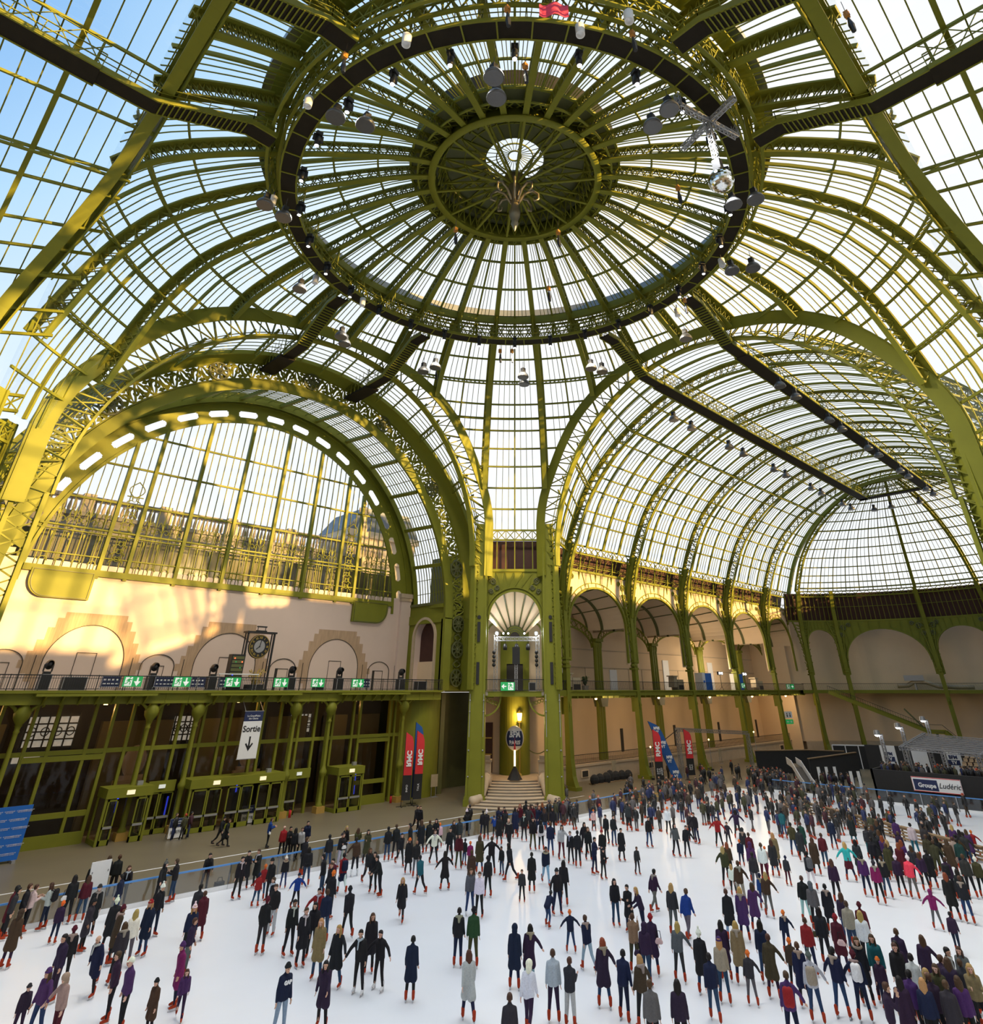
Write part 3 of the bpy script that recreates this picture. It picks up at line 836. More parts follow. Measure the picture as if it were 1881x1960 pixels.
b.build('fascia', M['iron'], g)
b = MB(); b.bx(-40, 22.5, 33.9, 42.3, 9.75, 9.92); b.build('deck', M['stone_d'], g)
def front_rail(x0, x1, y, z, parent, step=.16, curls=True):
    b = MB(); b.bar((x0, y, z+1.05),(x1, y, z+1.05), .07); b.bar((x0, y, z+.12),(x1, y, z+.12), .05); b.bar((x0, y, z+.85),(x1, y, z+.85), .035)
    n = int((x1-x0)/step)
    for i in range(n+1): b.bar((x0+(x1-x0)*i/n, y, z+.12),(x0+(x1-x0)*i/n, y, z+1.05), .026, caps=False)
    for i in range(0, n+1, 12): b.bar((x0+(x1-x0)*i/n, y, z),(x0+(x1-x0)*i/n, y, z+1.1), .06)
    b.build('railing', M['black'], parent)
front_rail(-40, 22, 33.75, 9.92, g)
# projecting balcony brackets above the three door bays
for x0, x1 in ((-17.2,-8.4),(-4.5,4.5),(8.4,17.2)):
    b = MB(); b.bx(x0+.2, x1-.2, 33.0, 33.9, 9.55, 9.72)
    for i in range(7):
        x = x0+.9+(x1-x0-1.8)*i/6; b.prism([(33.9,9.55),(33.1,9.55),(33.3,9.35),(33.9,8.95)], lambda u, w, t, x=x: (x-.06+t, u, w), .12)
    b.build('bracket', M['iron'], g)
# screen of posts, transoms and glass
s = thing('entrance_screen', 'tall green framed glass screen with posts below the entrance gallery', 'glass screen', kind='structure')
Y = 35.3
b = MB(); b.quad((-40,Y,.4),(17.6,Y,.4),(17.6,Y,9.2),(-40,Y,9.2)); b.build('glass_pane', M['dglass'], s)
posts = [-21.0,-18.3,-16.2,-14.7,-12.2,-10.8,-9.4,-7.3,-5.6,-3.6,-1.9,-1.2,1.2,1.9,3.6,5.6,7.3,9.3,11.6,12.4,16.2,16.8]
for x in posts:
    b = MB(); b.bx(x-.11, x+.11, Y-.16, Y+.16, 0, 9.3); b.build('post', M['iron'], s)
b = MB(); b.bx(-40, 17.6, Y-.12, Y+.12, 5.65, 5.95); b.build('transom', M['iron'], s)
for x0, x1 in ((-16.2,-10.8),(12.4,16.2),(-30,-21)):
    b = MB(); b.bx(x0, x1, Y-.2, Y+.1, 5.25, 5.6); b.bx(x0, x1, Y-.22, Y+.1, 0, .75); b.bx(x0, x1, Y-.12, Y+.1, 1.7, 2.05); b.build('sill_panel', M['iron'], s)
b = MB(); b.bx(-40, 17.6, Y-.1, Y+.1, 9.1, 9.4); b.build('head_rail', M['iron'], s)
# dark vestibule behind
v = thing('wall_vestibule', 'dark brown vestibule behind the entrance glass', 'wall', kind='structure')
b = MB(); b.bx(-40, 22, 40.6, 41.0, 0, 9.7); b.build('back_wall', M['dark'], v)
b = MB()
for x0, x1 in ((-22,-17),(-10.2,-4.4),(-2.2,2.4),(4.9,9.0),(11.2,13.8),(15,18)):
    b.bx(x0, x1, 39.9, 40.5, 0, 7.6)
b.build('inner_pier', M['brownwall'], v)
b = MB()
for x in (-7.0, 3.2):
    b.lathe([(.001,0),(.75,0),(.95,.12),(.75,.2),(.001,.2)], (0,0,0), 20, 'y')
    for i in range(len(b.v)-100, len(b.v)): p = b.v[i]; b.v[i] = (p[0]+x, 39.8-p[1], p[2]*1.25+4.6)
    b.bx(x-1.3, x+1.3, 39.5, 39.9, 2.2, 3.3); b.bx(x-1.0, x+1.0, 39.6, 39.9, 3.3, 3.6)
b.build('stone_medallion', M['stone'], v)
b = MB()
for x0, x1, z0, z1 in ((-15.6,-12.0,5.9,8.1),(-4.2,-1.9,5.9,7.9),(7.4,9.6,6.1,7.8),(-15.8,-14.0,4.9,5.5)):
    b.bx(x0, x1, 40.3, 40.5, z0, z1)
b.build('lit_window', pm('street_daylight', (.8,.75,.7), .5, 0, .8, 1.6, .5, (.9,.85,.75), .32), v)
b = MB()
for x0, x1, z0, z1 in ((-15.6,-12.0,5.9,8.1),(-4.2,-1.9,5.9,7.9),(7.4,9.6,6.1,7.8)):
    for i in range(6): x = x0+(x1-x0)*i/5; b.bx(x-.05, x+.05, 40.15, 40.28, z0-.2, z1+.2)
    for i in range(5): z = z0+(z1-z0)*i/4; b.bx(x0-.1, x1+.1, 40.12, 40.24, z-.05, z+.05)
    for i in range(4):
        x = x0+(x1-x0)*(i+.5)/4
        b.path([(x+.28*cos(t*pi/6), 40.1, (z0+z1)/2+.3*sin(t*pi/6)) for t in range(12)], .07, .07, (0,1,0), True)
b.build('window_grille', M['black'], v)
# door boxes
def door_leaf(parent, x0, x1, y, z1=2.75, m=None):
    b = MB(); w = .1
    for xx in (x0+w/2, x1-w/2): b.bx(xx-w/2, xx+w/2, y-.05, y+.05, 0.02, z1)
    for z0, za in ((.02,.35),(1.0,1.16),(z1-.12,z1)): b.bx(x0, x1, y-.05, y+.05, z0, za)
    o = b.build('door', M['iron'], parent)
    b = MB(); b.bx(x0+w, x1-w, y-.01, y+.01, .35, z1-.12); b.build('glass_pane', M['dglass'], o)
    b = MB(); b.bx(x0+.05, x1-.05, y-.09, y-.05, 1.0, 1.14); b.build('push_bar', M['alu'], o)
    return o
def doorbox(name, label, x0, x1, y0, y1, h, leaves):
    d = thing(name, label, 'entrance doors', ((x0+x1)/2, y0, 0), kind='structure'); ox, oy = (x0+x1)/2, y0
    b = MB(); b.bx(x0-ox-.1, x1-ox+.1, -.1, y1-oy, h-.62, h); b.build('canopy', M['iron'], d)
    b = MB()
    for x in (x0, x1): b.bx(x-ox-.08, x-ox+.08, -.06, .1, 0, h-.6); b.bx(x-ox-.06, x-ox+.06, y1-oy-.2, y1-oy, 0, h-.6); b.bx(x-ox-.05,x-ox+.05,0,y1-oy,0,.3)
    b.build('frame', M['iron'], d)
    for a, c in leaves: door_leaf(d, a-ox, c-ox, 0, h-.68)
    n = max(1, round((x1-x0)/3.2))
    for i in range(n):
        x = x0-ox+(x1-x0)*(i+.5)/n; b = MB(); b.bx(x-.28, x+.28, -.15, -.1, h-.45, h-.17); b.build('exit_lamp', pm('exit_lamp_cream', (.9,.85,.65), .5, 0, .05, 3, .5, (1,.85,.5), .5), d)
    b = MB(); b.box((.8 if n < 2 else 2.9, .9, h+.14), (.4,.3,.28)); b.build('detector', M['alu'], d)
    return d
doorbox('door_1', 'low green porch with open glass door on the left, people queueing in front', -10.35, -7.25, 33.0, 35.2, 3.45, [(-10.2,-9.5),(-8.2,-7.4)])
doorbox('door_2', 'wide green porch with three pairs of glass doors under the exit banner', -4.3, 3.7, 33.0, 35.2, 3.55, [(-4.1,-2.9),(-2.85,-1.7),(-1.2,-.1),(-.05,1.0),(1.45,2.5),(2.55,3.6)])
doorbox('door_3', 'narrow green porch with a pair of glass doors right of centre', 9.3, 12.0, 33.0, 35.2, 3.5, [(9.45,10.6),(10.65,11.85)])
for k, (x0, x1, lab) in enumerate(((-7.0,-4.9,'green double glass door between two columns left of the wide porch'), (5.0,7.3,'green glass door right of the wide porch, one leaf standing open'))):
    d = thing('door_%d' % (4+k), lab, 'entrance door', ((x0+x1)/2, 34.9, 0), kind='structure'); h = (x1-x0)/2
    b = MB(); b.bx(-h, h, -.1, .1, 2.75, 3.5); b.build('transom_panel', M['iron'], d)
    door_leaf(d, -h, -.03, 0); 
    if k == 0: door_leaf(d, .03, h, 0)
    b = MB(); b.bx(-.25,.25,-.16,-.1,3.0,3.25); b.build('exit_lamp', M['signwhite'], d)
# neon tubes inside
for x, z0, z1, m, lab in ((-8.75,1.6,3.0,'bluelight','blue neon tube behind the left porch door'),(-4.95,.9,2.3,'bluelight','blue neon tube beside the column left of the wide porch'),(.75,2.1,3.1,'bluelight','blue neon tube behind the wide porch doors'),(12.9,.9,3.1,'bluelight','tall blue neon tube behind glass right of the narrow porch'),(17.0,3.2,5.1,'bluelight','blue neon tube beside the last entrance column'),(-17.2,1.8,2.6,'redlight','short red neon tube behind the large dark pane at left')):
    b = MB(); b.tube([(0,0,z0),(0,0,z1)], .06, 8); o = b.build('neon_tube', M[m]); o.location = (x, 35.7, 0); MB().bx(-.09,.09,.07,.13,0,z1+.05).build('tube_rail', M['black'], o); tag(o, lab, 'neon light')
for i, (x, z) in enumerate(((-19.2,8.9),(-11.4,8.9),(-.3,8.95),(12.2,8.9))):
    b = MB(); b.lathe([(.001,.25),(.12,.22),(.16,0),(.001,.02)], (0,0,0), 10); o = b.build('downlight', M['bulbwarm']); o.location = (x, 36.2, z); tag(o, ['small warm downlight under the gallery at far left','small warm downlight above the low left porch','small warm downlight above the exit banner','small warm downlight above the narrow porch'][i], 'lamp', 'downlights under the entrance gallery')
    l = bpy.data.lights.new('downlight_glow', 'POINT'); l.energy = 130; l.color = (1,.55,.22); l.shadow_soft_size = .15
    lo = bpy.data.objects.new('downlight_glow', l); COL.objects.link(lo); lo.location = (x, 36.2, z-.3)

# ---- upper wall behind the gallery: plaster with blind arches and doors
wl = thing('wall_entrance', 'pale plaster wall with blind arches above the entrance gallery', 'wall', kind='structure')
b = MB(); b.bx(-24, 22.3, 42.0, 42.5, 9.9, 20.3); b.build('plaster', M['pink'], wl)
b = MB(); b.bx(20.9, 22.4, 41.6, 42.0, 9.9, 20.4); b.bx(-24, -20.8, 41.6, 42.0, 9.9, 20.4); b.build('pilaster', M['pink'], wl)
b = MB(); b.bx(20.7, 22.6, 41.4, 42.0, 20.4, 20.9); b.bx(-24, -20.6, 41.4, 42.0, 20.4, 20.9); b.bx(20.8,22.5,41.5,42,20.0,20.4); b.build('pilaster_capital', M['stone'], wl)
for x in (-12.6, 0, 12.5):
    # rusticated stone ring with a stepped outline round each big blind arch
    b = MB(); tops = ((2.5,16.1),(3.0,15.6),(3.5,14.8),(4.0,13.8),(4.45,12.9),(4.85,12.2)); bots = ((3.5,10.0),(4.0,10.6),(4.45,11.2),(4.85,11.6)); N = 96
    for i in range(N):
        u0, u1 = -4.85+9.7*i/N, -4.85+9.7*(i+1)/N; um = abs(u0+u1)/2
        zt = next(t for d, t in tops if um <= d); arc_ = lambda u: 12.0+sqrt(max(0, 3.15**2-u*u)) if abs(u) < 3.15 else 10.0
        if um > 3.15: zb = next(t for d, t in bots if um <= d); q0 = q1 = zb
        else: q0, q1 = arc_(u0), arc_(u1)
        b.quad((x+u0,41.97,q0),(x+u1,41.97,q1),(x+u1,41.97,zt),(x+u0,41.97,zt))
    b.build('stone_arch', M['arch_stone'], wl)
    b = MB(); b.path([(x+3.15*cos(pi*i/32), 41.95, 12+3.15*sin(pi*i/32)) for i in range(33)], .05, .06, (0,1,0)); b.bar((x-3.15,41.95,9.95),(x-3.15,41.95,12), .05); b.bar((x+3.15,41.95,9.95),(x+3.15,41.95,12), .05)
    b.bx(x-.75, x-.71, 41.94, 41.98, 9.95, 12.9); b.bx(x+.8, x+.84, 41.94, 41.98, 9.95, 12.9); b.bx(x-.75,x+.84,41.94,41.98,12.86,12.9)
    b.build('arch_groove', M['dark'], wl)
for x in (-18.6, -6.4, 6.3, 18.6):
    b = MB(); b.path([(x+1.5*cos(pi*i/20), 41.95, 11.9+1.05*sin(pi*i/20)) for i in range(21)], .05, .07, (0,1,0)); b.bar((x-1.5,41.95,9.95),(x-1.5,41.95,11.9), .05); b.bar((x+1.5,41.95,9.95),(x+1.5,41.95,11.9), .06)
    b.bx(x-.6, x-.56, 41.94, 41.98, 9.95, 12.0); b.bx(x+.56, x+.6, 41.94, 41.98, 9.95, 12.0); b.bx(x-.6,x+.6,41.94,41.98,11.96,12.0)
    if x in (6.3, 18.6): b.bx(x-.85, x-.6, 41.9, 41.98, 9.95, 12.0)
    b.bar((x-2.3, 41.95, 9.95),(x-2.3, 41.95, 12.6), .05); b.bar((x+2.3, 41.95, 9.95),(x+2.3, 41.95, 12.6), .05)
    b.build('small_arch_groove', M['dark'], wl)
# ---- the great fan window
TZ, TR, SILL = 18.4, 19.7, 19.7
t = thing('window_1', 'great half-round window with iron mullions above the entrance gallery', 'window', kind='structure')
b = MB(); n = 60
a0 = math.asin((SILL-TZ)/TR)
pts = [(TR*cos(a0+(pi-2*a0)*i/n), TZ+TR*sin(a0+(pi-2*a0)*i/n)) for i in range(n+1)]
b.poly([(x, 42.1, z) for x, z in pts]); b.build('glass_pane', M['glass'], t)
b = MB()
xm = [-2.3, 2.3, -6.95, 6.95, -11.4, 11.4, -13.8, 13.8]
zt = lambda x: TZ+sqrt(max(0, TR*TR-x*x))
for x in xm: b.bx(x-.17, x+.17, 41.75, 42.25, SILL-.6, zt(x))
b.build('mullion', M['iron'], t)
b = MB()
xs = sorted(xm+[-TR, TR])
for x0, x1 in zip(xs, xs[1:]):
    k = max(2, round((x1-x0)/.72))
    for i in range(1, k): x = x0+(x1-x0)*i/k; b.bx(x-.035, x+.035, 42.0, 42.12, SILL, zt(x))
for z in (26.2, 29.9, 33.4):
    h = sqrt(max(0, TR*TR-(z-TZ)**2)); b.bx(-h, h, 41.95, 42.15, z-.09, z+.09)
b.build('glazing_bars', M['iron'], t)
b = MB(); h = TR*.995
b.bx(-h, h, 41.7, 42.2, SILL-.45, SILL+.1); b.bx(-h, h, 41.9, 42.1, 20.9, 21.0); b.bx(-h, h, 41.85, 42.15, 23.35, 23.5); b.bx(-h,h,41.85,42.15,23.0,23.1)
b.build('sill_rail', M['iron'], t)
# wrought iron cresting: spears and scrolls on the lower rail, little arches below
b = MB(); rnd = random.Random(3); x = -18.4
while x < 18.5:
    if all(abs(x-m) > .45 for m in xm) and not (11.4 < abs(x) < 13.8):
        b.bar((x, 41.9, 23.5),(x, 41.9, 24.9), .05)
        b.poly([(x-.1,41.88,24.5),(x,41.88,25.4),(x+.1,41.88,24.5),(x,41.88,24.2)])
        for sg in (-1, 1):
            b.tube([(x+sg*(.42-.30*cos(a)*(1-a/9)), 41.88, 23.95+.34*sin(a)*(1-a/9)) for a in [k*.55 for k in range(12)]], .035, 5)
        for sg in (-1,1): b.tube([(x+sg*(.12+.35*q/4), 41.88, 24.6+.35*sin(q*.9)) for q in range(5)], .04, 5)
        for dx in (-.25, .25): b.bar((x+dx, 41.92, SILL),(x+dx, 41.92, 23.3), .045)
        b.poly([(x-.1,41.9,22.8),(x+.1,41.9,22.8),(x,41.9,22.2)])
        b.path([(x+.36*cos(pi*i/8), 41.92, 20.2+.36*sin(pi*i/8)) for i in range(9)], .05, .05, (0,1,0))
    x += 1.3
b.build('cresting', M['iron'], t)
# ornamental pilasters in the narrow bays
for sg in (-1, 1):
    b = MB()
    for i in range(9):
        z = 20.6+i*.72
        for s2 in (-1, 1): b.tube([(sg*12.6+s2*(.55-.5*k/9+.12*sin(k)), 41.85, z+.62*k/9) for k in range(10)], .05, 5)
        b.path([(sg*12.6+.2*cos(k*pi/5), 41.85, z+.35+.2*sin(k*pi/5)) for k in range(10)], .05, .05, (0,1,0), True)
    b.bar((sg*12.6-.75, 41.85, 27.0),(sg*12.6+.75, 41.85, 27.0), .09)
    for s2 in (-1, 1): b.tube([(sg*12.6+s2*(.15+.55*sin(k*.5)), 41.85, 27.0+.22*k) for k in range(8)] , .05, 5)
    b.build('ornament_panel', M['iron'], t)
# green aprons below the sill ends
for sg in (-1, 1):
    b = MB(); x0, x1 = sg*13.9, sg*18.9; n = 10
    poly = [(x0, 19.5),(x1, 19.5),(x1, 18.9)] + [(sg*(17.4+1.5*cos(pi/2*i/n)), 18.7-1.55*sin(pi/2*i/n)) for i in range(n+1)] + [(x0, 17.15)]
    b.prism(poly, lambda u, w, tt: (u, 41.6+tt, w), .35); b.build('apron', M['iron'], t)
    b = MB(); c = [(a*.93+sg*16.4*.07, w*.93+18.3*.07) for a, w in poly]; b.path([(u, 41.57, w) for u, w in c], .05, .08, (0,1,0), True); b.build('apron_moulding', M['iron_d'], t)
# ring wall round the window with oblong slots
b = MB(); ro = 23.4; ri = TR; zc = TZ; N = 240
slots = []
for i in range(19): slots.append(R(180)*(i+.5)/19)
def inslot(a, r): return any(abs(a-s0)*20.7 < 1.05 for s0 in slots) and abs(r-20.75) < .34
aa0 = R(3)
b.grid([[(r*cos(aa0+(pi-2*aa0)*i/N), 42.05, zc+r*sin(aa0+(pi-2*aa0)*i/N)) for i in range(N+1)] for r in (ri, 20.38)])
b.grid([[(r*cos(aa0+(pi-2*aa0)*i/N), 42.05, zc+r*sin(aa0+(pi-2*aa0)*i/N)) for i in range(N+1)] for r in (21.12, ro)])
rs = (20.38, 20.5, 20.63, 20.75, 20.87, 21.0, 21.12); M2 = N*4
for i in range(M2):
    a, a2 = aa0+(pi-2*aa0)*i/M2, aa0+(pi-2*aa0)*(i+1)/M2; am = (a+a2)/2
    dd = min(abs(am-s0)*20.75 for s0 in slots)
    for r0, r1 in zip(rs, rs[1:]):
        rm = (r0+r1)/2-20.75; e = max(0, dd-.75)
        if sqrt(e*e+rm*rm) > .37: b.quad((r0*cos(a),42.05,zc+r0*sin(a)),(r1*cos(a),42.05,zc+r1*sin(a)),(r1*cos(a2),42.05,zc+r1*sin(a2)),(r0*cos(a2),42.05,zc+r0*sin(a2)))
b.build('slotted_ring', M['iron'], t)
b = MB()
for r, w in ((ri+.05,.3),(22.0,.16)): b.path([(r*cos(pi*i/90), 41.95, zc+r*sin(pi*i/90)) for i in range(91)], .2, w, lambda i: V((cos(pi*i/90),0,sin(pi*i/90))))
b.build('ring_moulding', M['iron'], t)
# ---- the deep soffit between window and hall: glazed barrel, lip, scroll frieze, cove, outer glazing
sf = thing('ceiling_entrance', 'glazed barrel soffit with a scroll frieze framing the entrance window', 'arched soffit', kind='structure')
def ringpt(r, zc, a, y): return V((r*cos(a), y, zc+r*sin(a)))
n = 72
def shell(y0, r0, z0, y1, r1, z1, a0=R(4), rows=2):
    return [[ringpt(r0+(r1-r0)*k/(rows-1), z0+(z1-z0)*k/(rows-1), a0+(pi-2*a0)*i/n, y0+(y1-y0)*k/(rows-1)) for i in range(n+1)] for k in range(rows)]
b = MB(); b.grid(shell(34.6, 22.45, 17.5, 41.2, 23.3, 17.7)); b.build('glass_pane', M['glass'], sf)
b = MB()
for j in range(15):
    a = R(4)+(pi-R(8))*j/14
    b.path([ringpt(22.3+.8*k/4, 17.5+.2*k/4, a, 34.6+6.6*k/4) for k in range(5)], .42, .35, lambda i, a=a: V((cos(a),0,sin(a))))
for k in range(1, 10):
    y = 34.6+6.6*k/10; b.path([ringpt(22.45+.85*k/10, 17.5+.2*k/10, R(4)+(pi-R(8))*i/n, y) for i in range(n+1)], .06 if k % 3 else .1, .08, lambda i: V((cos(R(4)+(pi-R(8))*i/n),0,sin(R(4)+(pi-R(8))*i/n))))
for j in range(14):
    for q in (1, 2):
        a = R(4)+(pi-R(8))*(j+q/3)/14; b.path([ringpt(22.45+.85*k/4, 17.55, a, 34.6+6.6*k/4) for k in range(5)], .07, .08, lambda i, a=a: V((cos(a),0,sin(a))))
b.build('soffit_frame', M['iron'], sf)
b = MB(); b.grid(shell(41.2, 23.3, 17.7, 42.05, 23.4, 17.9)); b.grid(shell(41.2, 22.6, 17.7, 41.2, 23.3, 17.7)); b.build('back_band', M['iron'], sf)
# lip (flat ring) and its bevel
b = MB(); b.grid(shell(33.9, 22.0, 17.5, 33.9, 23.1, 17.5, R(0))); b.grid(shell(33.9, 22.0, 17.5, 34.7, 22.35, 17.5, R(0))); b.grid(shell(33.9, 23.1, 17.5, 34.2, 23.2, 17.5, R(0))); b.build('lip', M['iron'], sf, True)
# scroll frieze: openwork ring of S-scrolls with rosettes
b = MB(); N = 74
for i in range(N):
    a = pi*(i+.5)/N; c = ringpt(24.15, 17.5, a, 34.05); tn = V((-sin(a),0,cos(a))); rd = V((cos(a),0,sin(a))); sg = 1 if i % 2 else -1
    b.tube([c + tn*(.5*(1-k/13)*cos(.62*k)) + rd*(sg*.62*(1-k/13)*sin(.62*k)) for k in range(12)], [.15,.15,.15,.14,.14,.13,.13,.12,.12,.11,.1,.08], 5)
    b.tube([c + tn*(-.5+.11*k) + rd*(sg*.8*cos(k*.35)) for k in range(10)], .12, 5)
    for q in (-1, 1):
        e = c + tn*.25*q + rd*.62*q*sg
        b.poly([e+tn*.34, e+rd*.28, e-tn*.34, e-rd*.28])
    e = c+tn*.52; b.poly([e+rd*.9, e+tn*.16, e-rd*.9, e-tn*.16])
for r, w in ((23.25,.16),(25.05,.18)): b.path([ringpt(r, 17.5, pi*i/90, 34.05) for i in range(91)], .12, w, lambda i: V((cos(pi*i/90),0,sin(pi*i/90))))
b.build('scroll_frieze', M['iron'], sf)
for j in range(7):
    a = pi*(j+.5)/7 if False else R(14)+(pi-R(28))*j/6
    b = MB(); c = ringpt(24.15, 17.5, a, 33.9); tn = V((-sin(a),0,cos(a))); rd = V((cos(a),0,sin(a)))
    for rr, ww in ((.95,.16),(.3,.2)): b.path([c+tn*rr*cos(k*pi/10)+rd*rr*sin(k*pi/10) for k in range(20)], ww, ww, (0,1,0), True)
    for k in range(8): d = tn*cos(k*pi/4)+rd*sin(k*pi/4); b.bar(c+d*.3, c+d*.9, .17); 
    b.sphere(c, .22, 8, 5); b.build('rosette', M['iron_d'], sf)
# cove: smooth green band between frieze and the outer glazing
b = MB(); rows = []
for k in range(7):
    tt = k/6; rows.append([ringpt(25.05+1.6*tt, 17.5-1.1*tt, pi*i/n, 34.1-2.6*sin(tt*pi/2)*0+ -1.9*tt*tt) for i in range(n+1)])
b.grid(rows); b.build('cove', M['iron'], sf, True)
b = MB(); b.path([ringpt(26.65, 16.4, pi*i/n, 32.2) for i in range(n+1)], .3, .45, lambda i: V((cos(pi*i/n),0,sin(pi*i/n)))); b.build('cove_edge', M['iron'], sf)
# outer glazing from the cove to the great arch
AO = [(AR*cos(a), AC+AR*sin(a)) for a in [R(10)+(pi-R(20))*i/n for i in range(n+1)]]
CO = [(26.7*cos(a), 16.4+26.7*sin(a)) for a in [R(22)+(pi-R(44))*i/n for i in range(n+1)]]
b = MB(); b.grid([[V((AO[i][0]+(CO[i][0]-AO[i][0])*t, 27.4+(32.2-27.4)*t, AO[i][1]+(CO[i][1]-AO[i][1])*t)) for i in range(n+1)] for t in (0,.5,1)]); b.build('outer_glass', M['glass'], sf)
b = MB(); P = lambda i, t, d=0: V((AO[i][0]+(CO[i][0]-AO[i][0])*t, 27.4+4.8*t, AO[i][1]+(CO[i][1]-AO[i][1])*t-d))
for i in range(0, n+1, 3): b.bar(P(i,0,.1), P(i,1,.1), .14 if i % 9 else .22, .2)
for i in range(0, n+1, 9):
    A = [P(i,k/6,.1) for k in range(7)]; B = [P(i,k/6,1.0) for k in range(7)]; b.path(B, .15, .15); truss(b, A, B, .07)
for k in range(1, 7): b.path([P(i, k/7, .02) for i in range(n+1)], .06, .08)
b.build('outer_frame', M['iron'], sf)
# side piers of the bay, from the springing down to the gallery, and the small arched doorway
for sg in (1, -1):
    p = thing('trim_%d' % (1 if sg > 0 else 2), 'green iron pier with rosettes ' + ('left of the corner pillar above the gallery' if sg > 0 else 'at the left end of the gallery'), 'pier', kind='structure')
    b = MB(); b.bx(sg*25.0, sg*26.6, 32.2, 34.2, 9.9, 17.6); b.bx(sg*22.0, sg*23.1, 33.9, 34.6, 9.9, 17.6); b.bx(sg*22.0, sg*26.5, 34.3, 34.6, 9.9, 17.5) if sg > 0 else None
    b.bx(sg*22.3, sg*22.7, 34.6, 42.0, 17.2, 18.2); b.build('pier', M['iron'], p)
    for z in (11.2, 14.2, 17.0):
        b = MB(); c = V((sg*24.15, 33.95, z))
        for rr, ww in ((.85,.16),(.28,.2)): b.path([c+V((rr*cos(k*pi/10),0,rr*sin(k*pi/10))) for k in range(20)], ww, ww, (0,1,0), True)
        for k in range(8): d = V((cos(k*pi/4),0,sin(k*pi/4))); b.bar(c+d*.28, c+d*.85, .15)
        b.sphere(c, .2, 8, 5); b.build('rosette', M['iron_d'], p)
    b = MB()
    for i in range(6):
        z = 12.3+i*.95
        for s2 in (-1, 1): b.tube([(sg*24.15+s2*(.1+.45*sin(k*.5)), 34.0, z+.1*k) for k in range(9)], .07, 5)
    b.build('scrollwork', M['iron_d'], p)
# arched doorway in the side wall right of the plaster wall (faces the gallery)
d = thing('wall_side', 'side wall with a tall arched doorway at the right end of the gallery', 'wall', kind='structure')
b = MB(); n = 20
x = 22.5
yc, ra, zc2 = 38.3, 2.0, 15.6
def side(y, z, dx=0): return (x+dx, y, z)
pts = [(yc+ra*cos(pi*i/n), zc2+ra*sin(pi*i/n)) for i in range(n+1)]
for i in range(n):
    (y0,z0),(y1,z1) = pts[i], pts[i+1]; b.quad(side(y0,z0),side(y1,z1),side(y1,19.3),side(y0,19.3))
b.quad(side(34.6,9.9),side(yc-ra,9.9),side(yc-ra,19.3),side(34.6,19.3)); b.quad(side(yc+ra,9.9),side(42.1,9.9),side(42.1,19.3),side(yc+ra,19.3)); b.build('green_side', M['iron'], d)
b = MB(); b.grid([[side(y, z, dx) for y, z in [(yc+ra,9.9)]+pts+[(yc-ra,9.9)]] for dx in (0, .9)]); b.build('reveal', M['pink'], d)
b = MB(); b.poly([side(y, z, .9) for y, z in pts]); b.quad(side(yc-ra,13.0,.9),side(yc+ra,13.0,.9),side(yc+ra,zc2,.9),side(yc-ra,zc2,.9)); b.build('dark_opening', M['maroon'], d)
b = MB(); b.bx(x+.7, x+.8, yc-ra, yc+ra, 9.9, 13.0); b.build('parapet', M['cream'], d)
b = MB(); b.path([side(y, z, -.1) for y, z in [(yc+(ra+.2),9.9)]+[(yc+(ra+.2)*cos(pi*i/n), zc2+(ra+.2)*sin(pi*i/n)) for i in range(n+1)]+[(yc-(ra+.2),9.9)]], .3, .25, (1,0,0)); b.build('arch_moulding', M['stone'], d)
# curved green wall below, between last column and the pillar
b = MB(); b.lathe([(3.3,0),(3.3,9.7)], (20.9,37.8,0), 20, 'z', R(180), R(330)); tag(b.build('wall_niche', M['iron']), 'curved green wall behind the flags left of the corner pillar', 'wall', kind='structure')
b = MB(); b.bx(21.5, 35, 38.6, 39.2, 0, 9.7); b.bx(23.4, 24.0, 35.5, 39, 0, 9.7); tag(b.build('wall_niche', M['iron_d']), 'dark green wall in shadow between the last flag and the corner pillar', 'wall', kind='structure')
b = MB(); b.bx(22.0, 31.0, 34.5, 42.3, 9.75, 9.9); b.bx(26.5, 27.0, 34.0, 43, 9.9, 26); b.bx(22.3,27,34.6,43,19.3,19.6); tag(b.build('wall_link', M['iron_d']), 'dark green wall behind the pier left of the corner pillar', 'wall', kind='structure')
# ---- outside, seen through the fan window: balustraded stone parapet and a pavilion with statue
ob = thing('stone_parapet', 'stone parapet with balusters outside the fan window', 'parapet', (0,0,0), kind='structure')
b = MB(); b.bx(-34, 24, 50.5, 51.5, 0, 26.2); b.bx(-34, 24, 50.2, 51.7, 26.2, 26.6); b.build('wall', M['stone_d'], ob)
b = MB(); x = -33.5
while x < 23.5:
    blk = (round(x*10) % 78) < 9
    if blk: b.bx(x, x+1.2, 50.4, 51.4, 26.6, 28.6); x += 1.4
    else:
        b.lathe([(.13,26.6),(.13,26.75),(.2,27.0),(.17,27.3),(.09,27.8),(.14,28.0)], (x,50.9,0), 6); x += .46
b.build('balusters', M['stone'], ob)
b = MB(); b.bx(-34, 24, 50.3, 51.5, 28.0, 28.35); b.build('coping', M['stone_d'], ob)
b = MB(); b.bx(-21,21,44.2,44.6,15,23.3); b.build('terrace_wall', M['brownwall'], ob)
b = MB(); rnd = random.Random(5)
for x in (-1,4,9,14,19): b.prism([(x,17),(x+2.6,17),(x+2.2,26.4),(x+.4,26.4)], lambda u, w, t: (u, 50.0+t, w), .6)
b.build('carved_block', M['stone'], ob)
pv = thing('stone_pavilion', 'stone pavilion with slate roof outside, right side of the fan window', 'building', (26, 66, 0), kind='structure')
